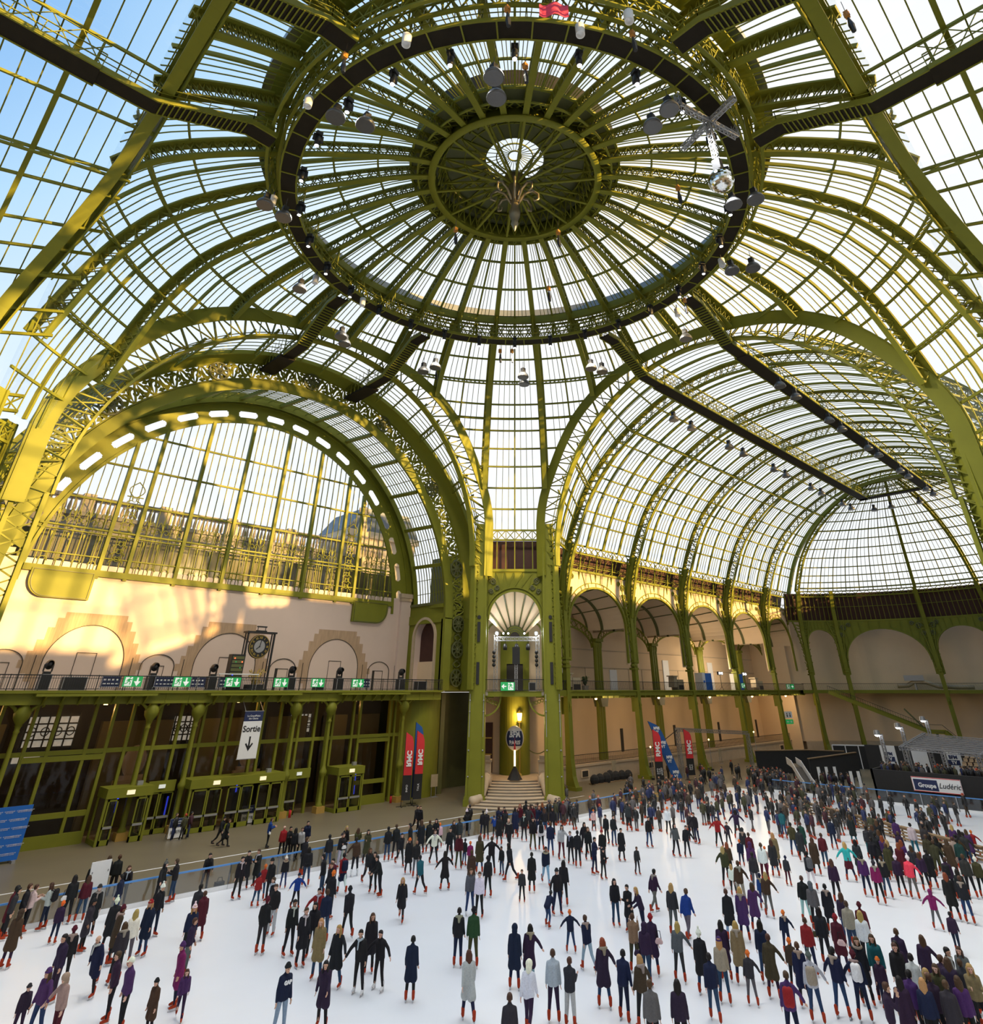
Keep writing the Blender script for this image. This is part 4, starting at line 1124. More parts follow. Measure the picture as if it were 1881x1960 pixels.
b = MB(); b.bx(0, 14, 0, 10, 0, 33); b.bx(-.5, 14.5, -.5, 10.5, 33, 34); b.bx(-.3,14.3,-.3,10.3,29,29.5); b.build('wall', M['stone'], pv)
b = MB(); b.prism([(-.6,34),(14.6,34),(12,38),(2.5,38)], lambda u, w, t: (u, t, w), 10); b.build('roof', M['slate'], pv)
st = thing('statue', 'pale standing statue on the parapet outside the fan window', 'statue', (19.4, 50.9, 28.36))
b = MB(); b.bx(-.7,.7,-.7,.7,0,1.6); b.build('pedestal', M['stone'], st)
b = MB(); b.lathe([(.6,1.6),(.75,2.2),(.5,3.2),(.42,4.0),(.55,4.7),(.5,5.1),(.16,5.35),(.15,5.5)], (0,0,0), 12); b.sphere((0,0,5.75), .28, 10, 7, (1,1,1.2)); b.tube([(.5,0,5.0),(.75,-.2,4.3),(.35,-.45,3.9)], [.15,.13,.1], 8); b.tube([(-.5,0,5.0),(-.8,0,4.4),(-.9,-.2,5.0)], [.15,.13,.1], 8); b.build('figure', M['stone'], st, True)
# ================================================================== right wing side: arcade, galleries, apse
def nave_column():
    p = thing('arcade_column', '', 'column', kind='structure')
    b = MB()                                            # local y points away from the hall
    rows = [(0,-1.0,.62),(.5,-.72,.58),(1.3,-.42,.55),(3,-.2,.5),(9,-.1,.5),(20,.0,.5),(24,-.5,.05),(27.2,-1.7,-1.15)]
    hw = .27
    for (z0,f0,r0),(z1,f1,r1) in zip(rows, rows[1:]):
        A = [(-hw,f0,z0),(hw,f0,z0),(hw,r0,z0),(-hw,r0,z0)]; B = [(-hw,f1,z1),(hw,f1,z1),(hw,r1,z1),(-hw,r1,z1)]
        for i in range(4): b.quad(A[i], A[(i+1) % 4], B[(i+1) % 4], B[i])
    b.build('shaft', M['iron'], p)
    b = MB(); b.bx(-.5,.5,-1.15,.75,0,.35); b.build('foot', M['iron'], p)
    b = MB(); b.path([(0,f-.06,z) for z,f,r in rows], .68, .1, (0,1,0)); b.build('front_flange', M['iron'], p)
    b = MB()
    for z in (12.4, 13.3): b.bx(-.45,.45,-.25,.7,z,z+.25)
    b.sphere((0,.2,12.95), .5, 12, 8, (1,1,.7))
    for sg in (-1, 1):                                  # openwork bracket spreading into the arches
        for k in range(7):
            z = 13.9+k*1.15; d = .5+.62*(k/6)**2*1.6
            b.tube([(sg*(.25+d*(.5-.5*cos(t*.7))*(1-t/12)), .1, z+.5*sin(t*.7)*(1-t/14)) for t in range(10)], .09, 5)
            b.bar((sg*.25,.1,z),(sg*(.3+d),.1,z+.75), .1)
        b.path([(sg*(.3+1.35*(k/8)**2), .1, 13.4+8.6*k/8) for k in range(9)], .16, .3, (0,1,0))
    b.build('bracket', M['iron'], p)
    b = MB(); b.bx(-.2,.2,.4,1.0,7.4,9.2)
    b.tube([(0,.4,8.9),(0,-.25,8.7),(0,-.4,8.2),(0,-.15,7.6)], .11, 6); b.build('corbel', M['iron'], p)
    return p
ncp = nave_column()
def rear_pillar():
    p = thing('rear_pillar', '', 'pillar', kind='structure')
    b = MB()
    for dx in (-.55, 0, .55): b.lathe([(.36,0),(.36,.3),(.3,.5),(.3,15.3),(.36,15.5),(.42,16.0),(.3,16.2)], (dx,0,0), 10)
    b.build('shaft', M['iron'], p, True)
    b = MB(); b.prism([(-.9,0),(.9,0),(.9,1.6),(-.9,1.6)], lambda u,w,t: (u, -.6+t, w), 1.2); b.build('base', M['iron_d'], p)
    b = MB(); b.prism([(-1.0,9.2),(1.0,9.2),(.6,7.9),(-.6,7.9)], lambda u,w,t: (u,-.8+t,w), 1.4); b.build('gallery_corbel', M['iron_d'], p)
    b = MB(); b.bx(-.9,.9,-.5,.5,16.2,16.6); b.build('capital', M['iron'], p)
    return p
rpp = rear_pillar()
ords = ['first', 'second', 'third', 'fourth', 'fifth']
for k, u in enumerate(US):
    place(ncp, USED, (u, 27.1, 0), 0, ['curved green column beside the right corner pillar', 'curved green column behind the red flag pair', 'curved green column with truss frame foot by the single red flag', 'curved green column left of the black drape walls', 'curved green column carrying the toilet sign'][k], 'arcade columns of the right wing')
    place(rpp, USED, (u, 33.6, 0), 0, ords[k]+' triple green pillar behind the right arcade, counted from the corner stairs', 'rear pillars of the arcade')
ar = thing('wall_arcade', 'arcaded side wall of the right wing with galleries', 'arcade wall', kind='structure')
# bay pieces, then copied bay by bay
X0 = [29.3]+US; 
def bay_parts(w):
    out = []; n = 24; rx = w/2-1.05; zs, rz = 17.6, 4.75
    pts = [(rx*cos(pi*i/n), zs+rz*sin(pi*i/n)) for i in range(n+1)]
    b = MB(); Y0, Y1 = 0.0, .3; top = 24.3
    for i in range(n):
        (x0,z0),(x1,z1) = pts[i], pts[i+1]
        for y in (Y0, Y1): b.quad((x0,y,z0),(x1,y,z1),(x1,y,top),(x0,y,top))
        b.quad((x0,Y0,z0),(x0,Y1,z0),(x1,Y1,z1),(x1,Y0,z1))
    for sg in (-1,1):
        b.bx(sg*rx, sg*(w/2-.2), Y0, Y1, 13.0, top)
    out.append(('spandrel_plate', b, M['cream']))
    b = MB(); b.path([(x, -.12, z) for x, z in pts], .25, .35, (0,1,0)); b.path([(x*1.09, -.06, zs+(z-zs)*1.14) for x, z in pts if zs+(z-zs)*1.14 < 24.2], .1, .1, (0,1,0))
    for sg in (-1,1): b.bar((sg*rx,-.1,zs),(sg*rx,-.1,13.2), .28)
    for i in range(0, n, 2): (x,z) = pts[i]; b.bar((x,-.06,z),(x*1.09,-.06,zs+(z-zs)*1.14), .06)
    for x in (-w/2+1.2, -3.0, -1.2, 1.2, 3.0, w/2-1.2):
        zz = zs+rz*1.12*sqrt(max(0,1-(min(abs(x)/(rx*1.09),1))**2)); b.bar((x,-.08,24.2),(x*.8 if abs(x)<4 else x,-.08,zz), .07)
    b.bar((-w/2,-.1,24.3),(w/2,-.1,24.3), .2, .3)
    out.append(('arch_rib', b, M['iron']))
    b = MB()
    for sg in (-1,1):
        for cx, cz, rr in ((rx-.1,22.9,.55),(rx-1.0,23.4,.4),(rx+.15,21.7,.4)):
            b.tube([(sg*(cx+rr*(1-t/20)*cos(t*.6)), -.12, cz+rr*(1-t/20)*sin(t*.6)) for t in range(17)], .08, 5)
    out.append(('scroll', b, M['iron']))
    b = MB(); b.grid([[(x*(1-.12*t), Y1+7.9*t, zs+(z-zs)*(1-.2*t)) for x, z in pts] for t in (0,.25,.5,.75,1)]); out.append(('barrel_vault', b, M['cream']))
    b = MB()
    for t in (.45, .78): b.path([(x*(1-.12*t)*.99, Y1+7.9*t, (zs+(z-zs)*(1-.2*t))-.05) for x, z in pts], .4 if t < .5 else .25, .2, lambda i: V((pts[i][0],0,pts[i][1]-zs+.01)))
    for q in (5, 8, 12, 16, 19): b.path([(pts[q][0]*(1-.12*t), Y1+7.9*t, zs+(pts[q][1]-zs)*(1-.2*t)-.06) for t in (0,.5,1)], .12, .12)
    out.append(('vault_ribs', b, M['iron_d']))
    # lattice arch between the rear pillars
    b = MB(); r2 = w/2-.9; A = [(r2*cos(pi*i/16), 6.4, 15.4+2.7*sin(pi*i/16)) for i in range(17)]; B = [((r2+.1)*cos(pi*i/16)*1.05, 6.4, 15.9+3.3*sin(pi*i/16)) for i in range(17)]
    b.path(A, .2, .16, (0,1,0)); b.path(B, .16, .16, (0,1,0)); truss(b, [V(p) for p in A], [V(p) for p in B], .08); out.append(('lattice_arch', b, M['iron']))
    # dark boarding band with mullions below the roof glass
    b = MB(); b.quad((-w/2,1.3,24.3),(w/2,1.3,24.3),(w/2,.4,27.0),(-w/2,.4,27.0)); out.append(('dark_boarding', b, M['maroon']))
    b = MB(); k = int(w/1.2)
    for i in range(k+1):
        x = -w/2+w*i/k; big = i % 3 == 0
        b.bar((x,.05 if big else .5,23.2 if big else 24.3),(x,-.7,27.2), .16 if big else .08)
    b.bar((-w/2,.0,25.0),(w/2,.0,25.0), .09); b.bar((-w/2,.3,25.35),(w/2,.3,25.35), .06)
    for i in range(k): x = -w/2+w*i/k; b.bar((x,.6,24.4),(x+w/k,.4,25.3), .06)
    out.append(('mullions', b, M['iron']))
    # gallery deck, edge, railing
    b = MB(); b.bx(-w/2,w/2,-.25,9.2,9.45,9.85); out.append(('gallery_deck', b, M['stone_d']))
    b = MB(); b.bx(-w/2,w/2,-.45,-.25,9.3,9.9); b.bx(-w/2,w/2,-.6,-.2,9.8,9.95)
    for i in range(12): x = -w/2+w*(i+.5)/12; b.bx(x-.08,x+.08,-.42,.6,9.05,9.4)
    out.append(('gallery_edge', b, M['iron']))
    b = MB(); b.bar((-w/2,-.35,10.95),(w/2,-.35,10.95), .06); b.bar((-w/2,-.35,10.05),(w/2,-.35,10.05), .04)
    m = int(w/.2)
    for i in range(m): b.bar((-w/2+w*i/m,-.35,10.05),(-w/2+w*i/m,-.35,10.95), .025, caps=False)
    out.append(('railing', b, M['black']))
    # podium with stone front, vent and railing
    b = MB(); b.bx(-w/2,w/2,3.6,9.2,0,1.65); b.bx(-w/2,w/2,3.5,3.7,1.5,1.72); out.append(('podium', b, M['stone']))
    b = MB(); b.bx(-.75,.75,3.5,3.62,.35,1.15); out.append(('vent_frame', b, M['cream']))
    b = MB(); b.bx(-.55,.55,3.46,3.6,.45,1.05); out.append(('vent', b, M['dark']))
    b = MB(); b.bar((-w/2,3.75,2.75),(w/2,3.75,2.75), .06); b.bar((-w/2,3.75,1.85),(w/2,3.75,1.85), .05)
    for i in range(m): b.bar((-w/2+w*i/m,3.75,1.85),(-w/2+w*i/m,3.75,2.75), .025, caps=False)
    out.append(('podium_railing', b, M['black']))
    return out
bayp = {}
for k in range(5):
    w = 14.6 if k < 4 else 12.0
    xc = US[k]+w/2 
    if w not in bayp: bayp[w] = [(nm, b.mesh(nm, m)) for nm, b, m in bay_parts(w)]
    for nm, me in bayp[w]: o = link(nm, me, ar); o.location = (xc, 27.5, 0)
# the short piece between the corner pillar and the first column
b = MB(); b.bx(29.6, 36.3, 27.1, 36.5, 9.45, 9.85); b.build('gallery_deck', M['stone_d'], ar)
b = MB(); b.bx(29.6, 36.3, 27.0, 27.2, 9.3, 9.95); b.build('gallery_edge', M['iron'], ar)
front_rail(29.6, 36.3, 27.1, 9.9, ar)
b = MB(); b.bx(30, 115, 36.4, 36.9, 0, 24.5); b.build('back_wall', M['cream'], ar)
b = MB()
for z in (15.3, 12.9): b.bx(30, 112, 36.3, 36.42, z-.06, z+.06)
x = 33.0
while x < 110: b.bx(x-.03, x+.03, 36.34, 36.42, 9.9, 12.9); x += 3.65
b.build('wall_moulding', M['stone'], ar)
b = MB()
for k, u in enumerate(US):
    for dx in (4.2, 8.2): b.bx(u+dx-.3, u+dx+.3, 36.3, 36.42, 2.0, 4.9)
b.build('slit_window', M['dark'], ar)
b = MB()
for u in (46.5, 58, 73, 88): b.bx(u-.9, u+.9, 36.28, 36.42, 9.9, 14.4 if u > 60 else 12.7)
b.build('door_panel', M['white'], ar)
b = MB()
for u in (41.5,): b.bx(u-.9, u+.9, 36.2, 36.42, 10.2, 12.1)
b.build('vent_louvre', M['alu'], ar)
# ---- the apse wall
aw = thing('wall_apse', 'curved end wall of the right wing with wide blind arches', 'curved wall', kind='structure')
def aq(phi, r, z): p = ap(phi, r); return (p.x, p.y, z)
n = 60; PH = R(52)
def sheet(r0, z0, r1, z1, a0=PH, a1=-PH, k=n): return [[aq(a0+(a1-a0)*i/k, r0, z0) for i in range(k+1)], [aq(a0+(a1-a0)*i/k, r1, z1) for i in range(k+1)]]
b = MB(); b.grid(sheet(37.5,0,37.5,24.5)); b.build('back_wall', M['cream'], aw)
b = MB(); b.grid(sheet(34.2,21.9,33.2,27.0)); b.build('dark_boarding', M['maroon'], aw)
b = MB()
for i in range(73):
    a = PH-2*PH*i/72; b.bar(aq(a,33.6,21.9), aq(a,32.8,27.0), .09)
b.path([aq(PH-2*PH*i/n,33.3,24.5) for i in range(n+1)], .08,.08); b.path([aq(PH-2*PH*i/n,33.4,21.9) for i in range(n+1)], .35,.3)
b.build('mullions', M['iron'], aw)
cols = [R(47.9), R(36.2), R(9.2), -R(9.2), -R(36.2), -R(47.9)]
for a0, a1 in zip(cols, cols[1:]):
    b = MB(); k = 24; hw = (a0-a1)/2; am = (a0+a1)/2; span = hw*33; ra = span-.75; zs = 20.4-min(ra*.86, 5.6); rz = 20.4-zs
    P = [(am+ (ra/33)*cos(pi*i/k), zs+rz*sin(pi*i/k)) for i in range(k+1)]
    for i in range(k):
        (p0,z0),(p1,z1) = P[i],P[i+1]
        for r in (33.3, 33.6): b.quad(aq(p0,r,z0),aq(p1,r,z1),aq(p1,r,21.9),aq(p0,r,21.9))
        b.quad(aq(p0,33.3,z0),aq(p0,33.6,z0),aq(p1,33.6,z1),aq(p1,33.3,z1))
    for s2 in (1,-1): 
        e = am+s2*ra/33; f2 = am+s2*hw; b.quad(aq(e,33.3,12.5),aq(f2,33.3,12.5),aq(f2,33.3,21.9),aq(e,33.3,21.9))
    b.build('spandrel_plate', M['iron'], aw)
    b = MB(); b.path([aq(p,33.2,z) for p, z in P], .2, .35, lambda i: V((cos(am),sin(am),0)))
    for i in range(0, k+1, 2):
        p, z = P[i]; 
        if z > zs+.5: b.bar(aq(p,33.2,z), aq(am+(p-am)*1.02,33.2,21.8), .07)
    b.build('arch_rib', M['iron'], aw)
    if span > 5:
        b = MB()
        for s2 in (1,-1):
            for dp, cz, rr in ((ra*.93,20.6,.55),(ra*.78,21.1,.4),(ra*1.0,19.3,.45)):
                b.tube([aq(am+s2*(dp+rr*(1-t/20)*cos(t*.6))/33, 33.15, cz+rr*(1-t/20)*sin(t*.6)) for t in range(17)], .1, 5)
        b.build('scroll', M['iron_d'], aw)
b = MB(); b.grid([[aq(PH-2*PH*i/n, r, z) for i in range(n+1)] for r, z in ((33.1,9.4),(33.1,9.95),(37.6,9.95))]); b.grid([[aq(PH-2*PH*i/n, r, 9.4) for i in range(n+1)] for r in (33.1,37.5)]); b.build('gallery_deck', M['iron'], aw)
b = MB(); m = 300
b.path([aq(PH-2*PH*i/90,33.15,11.0) for i in range(91)], .06, .06)
for i in range(m): a = PH-2*PH*i/m; b.bar(aq(a,33.15,9.95), aq(a,33.15,11.0), .025, caps=False)
b.build('railing', M['black'], aw)
b = MB(); b.grid([[aq(PH-2*PH*i/n, r, z) for i in range(n+1)] for r, z in ((35.6,0),(35.6,1.6),(37.5,1.6))]); b.build('podium', M['stone'], aw)
for i, a in enumerate(cols[:4]):
    p = ap(a, 33.1); o = place(ncp, USED, (p.x, p.y, 0), a-pi/2, ['curved green corner column where side wall and end wall meet','narrow arch column of the end wall','curved green column in the middle of the end wall','end wall column at the right edge'][i], 'arcade columns of the right wing')
b = MB(); b.bx(29.6, 107, 28.4, 37.2, 24.45, 24.8); b.build('aisle_roof', M['dark'], ar)
b = MB(); b.bx(105.5, 106.0, 29.0, 37.2, 0, 24.5); b.build('end_wall', M['cream'], ar)
# ---- stair rising to the gallery against the end wall
s = thing('gallery_stair', 'green iron staircase slanting down from the gallery at far right', 'staircase', kind='structure')
A = V((99.5,20.0,9.6)); B = V((102.5,6.5,4.0)); Cc = V((101,1,1.2))
for nm, d in (('stringer', 0), ('stringer', 1.3)):
    b = MB(); o = V((d,0,0)); b.bar(A+o, B+o, .14, .55); b.bar(B+o, B+o+V((.2,-2.2,0)), .14, .5); b.bar(B+o+V((.2,-2.2,0)), Cc+o, .14, .5); b.build(nm, M['iron'], s)
b = MB()
for i in range(28): p = A.lerp(B, i/28); b.box((p.x+.65, p.y, p.z), (1.3,.3,.05))
b.box((B.x+.75,B.y-1.1,B.z),(1.5,2.3,.1)); b.build('treads', M['iron_d'], s)
b = MB(); b.bar(A+V((0,0,1)), B+V((0,0,1)), .06); b.bar(B+V((0,0,1)), B+V((0,-2.2,1)), .06); b.bar(B+V((0,-2.2,1)), Cc+V((0,0,1)), .06)
for i in range(40): p = A.lerp(B, i/40); b.bar(p, p+V((0,0,1)), .03)
b.build('handrail', M['black'], s)
b = MB(); b.bar(B+V((.5,-1,0)), (B.x+.5,B.y-1,0), .3); b.bar(B+V((.2,0,-.2)), B+V((-.6,2.6,3.2)), .25); b.build('support', M['iron_d'], s)
# ---- curved stone stairs in the corner (local frame turned to the diagonal)
cs = thing('corner_stair', 'curved stone stairs rising between the two corner pillars', 'stairs', rz=R(45), kind='structure')
NS = 10; tr_, ri_ = MB(), MB()
for i in range(NS):
    z1 = 1.68*(i+1)/NS; hw = 4.6-.42*i if i < 4 else 2.75; xf = 32.0+.66*i; pts = []
    for k in range(17):
        y = -hw+2*hw*k/16; bow = (1-(y/hw)**2)*(1.0 if i < 4 else .5); pts.append((xf-bow, y))
    poly = pts+[(40.5,hw),(40.5,-hw)]
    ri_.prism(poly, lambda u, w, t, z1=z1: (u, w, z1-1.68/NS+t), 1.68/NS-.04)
    tr_.prism([(u-.04,w) for u, w in poly], lambda u, w, t, z1=z1: (u, w, z1-.04+t), .04)
ri_.build('risers', M['stone_d'], cs); tr_.build('treads', M['stone'], cs)  # darker risers put the shading of the steps into the stone colour
b = MB(); b.bx(38.4, 44.4, -4.6, 4.6, 0, 1.69); b.build('landing', M['stone'], cs)
for sg in (1,-1):
    b = MB(); b.bx(37.3,38.6,sg*2.95-.42,sg*2.95+.42,0,3.3); b.bx(37.2,38.7,sg*2.95-.5,sg*2.95+.5,3.3,3.5); b.bx(37.5,38.4,sg*2.95-.32,sg*2.95+.32,3.5,3.85); b.bx(37.1,38.7,sg*2.95-.52,sg*2.95+.52,0,2.1)
    b.build('newel_pier', M['stone'], cs)
    b = MB()
    b.tube([(37.6,sg*3.0,2.1),(36.6,sg*3.0,1.95),(35.6,sg*3.1,1.35),(34.6,sg*3.25,.85),(33.6,sg*3.5,.6),(32.9,sg*3.9,.55),(32.6,sg*4.3,.55)], [.45,.45,.4,.36,.38,.42,.38], 10)
    b.tube([(36.9,sg*2.75,1.7),(36.5,sg*2.7,2.1),(36.1,sg*2.7,1.7),(36.4,sg*2.7,1.45)], [.16,.2,.2,.14], 8)
    b.build('scroll_baluster', M['stone'], cs, True)
# lower part of the corner: gallery front, green half-round wall, cream reveals, door
cl = thing('wall_corner_lower', 'shadowed corner wall under the gallery behind the curved stairs', 'corner wall', rz=R(45), kind='structure')
b = MB(); b.bx(34.2, 45, -4.6, 4.6, 9.45, 9.8); b.build('gallery_deck', M['stone_d'], cl)
b = MB(); b.path([(34.4-.5*(1-(y/3.2)**2), y, 9.6) for y in [-3.2+6.4*i/12 for i in range(13)]], .2, .5); b.build('gallery_edge', M['iron'], cl)
b = MB(); P = [(34.2-.5*(1-(y/3.2)**2), y) for y in [-3.2+6.4*i/40 for i in range(41)]]
b.path([(x,y,10.95) for x,y in P], .06,.06); b.path([(x,y,9.95) for x,y in P], .05,.05)
for x,y in P: b.bar((x,y,9.9),(x,y,10.95), .028)
b.build('railing', M['black'], cl)
for sg in (1,-1):
    b = MB(); b.path([(34.4, sg*(3.2-1.7*sin(t*pi/16)), 7.6+1.75*(1-cos(t*pi/16))) for t in range(9)], .16, .25, (1,0,0)); b.path([(34.4, sg*(3.15-.9*t/8), 9.3-.0*t) for t in range(9)], .12,.12)
    for k in range(4): b.tube([(34.4, sg*(2.9-.3*k+.16*cos(t)), 9.0-.1*k+.16*sin(t)) for t in range(7)], .05, 5)
    b.build('bracket', M['iron'], cl)
b = MB(); b.lathe([(1.75,1.68),(1.75,9.45)], (43.2,0,0), 18, 'z', R(90), R(270)); b.build('green_wall', M['iron'], cl)
b = MB(); b.quad((44.5,1.6,1.6),(44.5,5.2,1.6),(44.5,5.2,9.5),(44.5,1.6,9.5)); b.quad((44.5,-1.6,1.6),(44.5,-5.2,1.6),(44.5,-5.2,9.5),(44.5,-1.6,9.5)); b.build('cream_wall', M['cream'], cl)
b = MB(); b.bx(44.3,44.48,2.6,4.2,1.7,6.6); b.build('dark_door', M['maroon'], cl)
b = MB(); 
for z in (3.4,5.0): b.bx(44.2,44.3,2.7,4.1,z,z+.12)
b.build('door_bar', M['gold'], cl)
b = MB(); b.path([(42.6, -1.6-.2*i, 4.0-.35*sin(pi*i/10)) for i in range(11)], .1, .1); b.build('handrail', M['iron_d'], cl)
# walls of the parts of the hall that lie behind the photographer
for nm, x0, x1, y0, y1, h, lab in (('wall_south', -75, -24, -38, -37.4, 24.5, 'plain side wall of the left wing behind the photographer'), ('wall_south', 24, 112, -38, -37.4, 24.5, 'plain side wall of the right wing opposite the arcade'), ('wall_west', -62, -61.4, -38, 46, 24.5, 'plain end wall of the left wing'), ('wall_rear', -24, 24, -66, -65.4, 25.5, 'end wall of the transept behind the photographer'), ('wall_rear', -24.6, -24, -66, -38, 24.5, 'left wall of the transept behind the photographer'), ('wall_rear', 24, 24.6, -66, -38, 24.5, 'right wall of the transept behind the photographer')):
    b = MB(); b.bx(x0, x1, y0, y1, 0, h); tag(b.build(nm, M['cream']), lab, 'wall', kind='structure')
b = MB(); b.bx(29.6, 107, -37.4, -27.6, 24.4, 24.7); b.bx(29.6, 103, -28.0, -27.7, 24.4, 27.4); b.bx(105.5,106,-37.4,-29,0,24.5); tag(b.build('ceiling_aisle', M['dark']), 'dark aisle roof on the near side of the right wing', 'aisle roof', kind='structure')
we = thing('window_2', 'tall end window of the transept behind the photographer', 'window', kind='structure')
b = MB(); b.poly([(w, -65.6, z) for w, z in GL if z > 25.5]); b.build('glass_pane', M['glass'], we)
b = MB(); k = -24
while k <= 24: b.bx(k-.14,k+.14,-65.8,-65.4,25.3, 18.2+sqrt(max(4,26.9**2-k*k))); k += 2.4
for z in (25.6,29,32,36,40): h = sqrt(max(1,26.9**2-(z-18.2)**2)); b.bx(-h,h,-65.8,-65.4,z-.12,z+.12)
b.build('mullion', M['iron'], we)
# ================================================================== lamps under the roof
def bell_lamp():
    p = thing('bell_lamp', '', 'hanging lamp')
    b = MB(); b.lathe([(.001,.0),(.60,0),(.63,.06),(.56,.3),(.38,.55),(.2,.66),(.001,.68)], (0,0,0), 18); b.build('reflector', M['lampgrey'], p, True)
    b = MB(); b.lathe([(.001,-.02),(.57,-.02),(.57,.01)], (0,0,0), 18); b.build('front_glass', M['lampgrey'], p)
    b = MB(); b.bx(-.2,.2,-.2,.2,.68,1.15); b.lathe([(.26,.66),(.26,.74),(.001,.74)], (0,0,0), 10); b.build('ballast_box', M['black'], p)
    b = MB(); b.bar((0,0,1.15),(0,0,2.0), .03); b.build('chain', M['black'], p)
    return p
blp = bell_lamp()
RINGL = [(945,143),(950,183),(643,220),(700,236),(1280,205),(1248,238),(508,388),(543,412),(1403,388),(1445,378),(1400,515),(1440,510),(574,550),(653,641),(660,655),(810,708),(833,700),(1001,718),(1003,732),(1131,702),(1152,708),(1312,645)]
RLAB = ['upper of two bell lamps hanging in front of the dome centre, near the top','lower of two bell lamps hanging in front of the dome centre, near the top','bell lamp below the upper left bridge, nearer the ring','bell lamp right of the upper left bridge end','bell lamp below the upper right bridge end','bell lamp left of the upper right bridge end',
 'bell lamp outside the left of the ring','bell lamp under the left of the ring catwalk','bell lamp right below the mirror ball','bell lamp outside the ring, right of the mirror ball','left one of two bell lamps below the right of the ring','right one of two bell lamps below the right of the ring','small bell lamp below the lower left of the ring',
 'bell lamp on the left bridge over the entrance arch','lower bell lamp by the left bridge over the entrance arch','left of two bell lamps right of the entrance arch bridges','right of two bell lamps right of the entrance arch bridges','upper of two stacked bell lamps between the middle ribs','lower of two stacked bell lamps between the middle ribs','left of two bell lamps left of the right vault','right of two bell lamps left of the right vault','bell lamp by the bridge at the right vault']
for (px, py), lab in zip(RINGL, RLAB):
    z = 41.6 if py < 600 else 40.6
    p = ground(px, py, z); place(blp, USED, (p.x, p.y, p.z-.3), 0, lab, 'bell lamps hanging in the dome')
    b = MB(); b.bar((0,0,0),(0,0,(44.0 if py < 600 else 46.5)-z-1.6), .025)
    o = link('cable', b.mesh('cable', M['black']), [x for x in bpy.data.objects if x.name.startswith('bell_lamp')][-1]) if False else None
ORD = ['nearest', 'second', 'third', 'fourth', 'farthest']
for sg in (1, -1):
    for i in range(5):
        for d in (0, 4.2):
            u = 34.5+i*14.0+d
            place(blp, USED, (u, sg*6.7, 38.9), 0, '%s bell lamp of the %s pair along the %s vault catwalk' % ('front' if d == 0 else 'rear', ORD[i], 'left' if sg > 0 else 'right'), 'bell lamps along the vault catwalks')
for i, (u, w) in enumerate(((100.4,-3.2),(100.4,1.5),(100.3,4.4))): place(blp, USED, (u, w, 39.3), 0, ['rightmost','middle','leftmost'][i]+' bell lamp below the cross walk of the far vault end', 'bell lamps along the vault catwalks')
def moving_head():
    p = thing('spotlight', '', 'spotlight')
    b = MB(); b.bx(-.22,.22,-.22,.22,.0,.28); b.build('base', M['black'], p)
    b = MB(); b.path([(-.26,0,-.55),(-.26,0,.02),(.26,0,.02),(.26,0,-.55)], .24, .08, (0,1,0)); b.build('yoke', M['black'], p)
    b = MB(); b.lathe([(.001,-.95),(.17,-.95),(.2,-.6),(.2,-.2),(.12,-.05),(.001,-.05)], (0,0,0), 12); b.build('head', M['black'], p, True)
    b = MB(); b.lathe([(.001,-.965),(.14,-.965)], (0,0,0), 12); b.build('lens', M['bulb'], p)
    return p
mhp = moving_head()
for k in range(NB):
    th = TH0+(k+.5)*DTH
    o = place(mhp, USED, (17.45*cos(th), 17.45*sin(th), 43.55), th, 'lit spotlight inside the dome ring, number %d clockwise from the far middle rib' % ((6-k) % NB + 1), 'spotlights round the dome ring')
    b = MB()
for k in range(NB):
    th = TH0+(k+.5)*DTH; out_ = k % 2
    l = bpy.data.lights.new('ring_spot', 'SPOT'); l.energy = 9000 if out_ else 3100; l.spot_size = R(100 if out_ else 120); l.spot_blend = 1.0; l.shadow_soft_size = .35; l.color = (1,.90,.72) if out_ else (.96,.97,1)
    lo = bpy.data.objects.new('ring_spot', l); COL.objects.link(lo); lo.location = (17.3*cos(th), 17.3*sin(th), 42.4)
    d = V((38*cos(th), 38*sin(th), 10 if out_ else -40))-lo.location if out_ else V((10*cos(th)+6, 10*sin(th)-6, 0))-lo.location; lo.rotation_euler = d.to_track_quat('-Z','Y').to_euler()
# white cylinders (projectors) and chain hoists on the ring
def projector():
    p = thing('white_projector', '', 'projector')
    b = MB(); b.lathe([(.26,-.42),(.28,.38),(.001,.42)], (0,0,0), 16); b.lathe([(.26,-.42),(.21,-.42),(.19,-.25),(.001,-.25)], (0,0,0), 16); b.build('housing', M['white'], p, True)
    b = MB(); b.lathe([(.001,-.24),(.17,-.24)], (0,0,0), 12); b.build('lens', M['black'], p)
    b = MB(); b.bar((0,0,.38),(0,0,.9), .07); b.build('clamp', M['black'], p)
    return p
wpp = projector()
for (px, py), lab in zip(((1110,58),(778,77),(590,195),(522,384),(604,535),(694,578),(1296,598),(1381,503),(1203,32)), ('white cylinder lamp at the top of the ring, right of centre','white cylinder lamp at the top of the ring, left of centre','white cylinder lamp left of the upper left bridge end','small white cylinder lamp at the far left of the ring','small cylinder lamp below the lower left of the ring','small cylinder lamp near the left entrance bridge','small cylinder lamp near the right vault bridge','small cylinder lamp by the two right bell lamps','small cylinder lamp at the top right of the ring')):
    p = ground(px, py, 42.8); place(wpp, USED, tuple(p), 0, lab, 'white cylinder lamps on the ring')
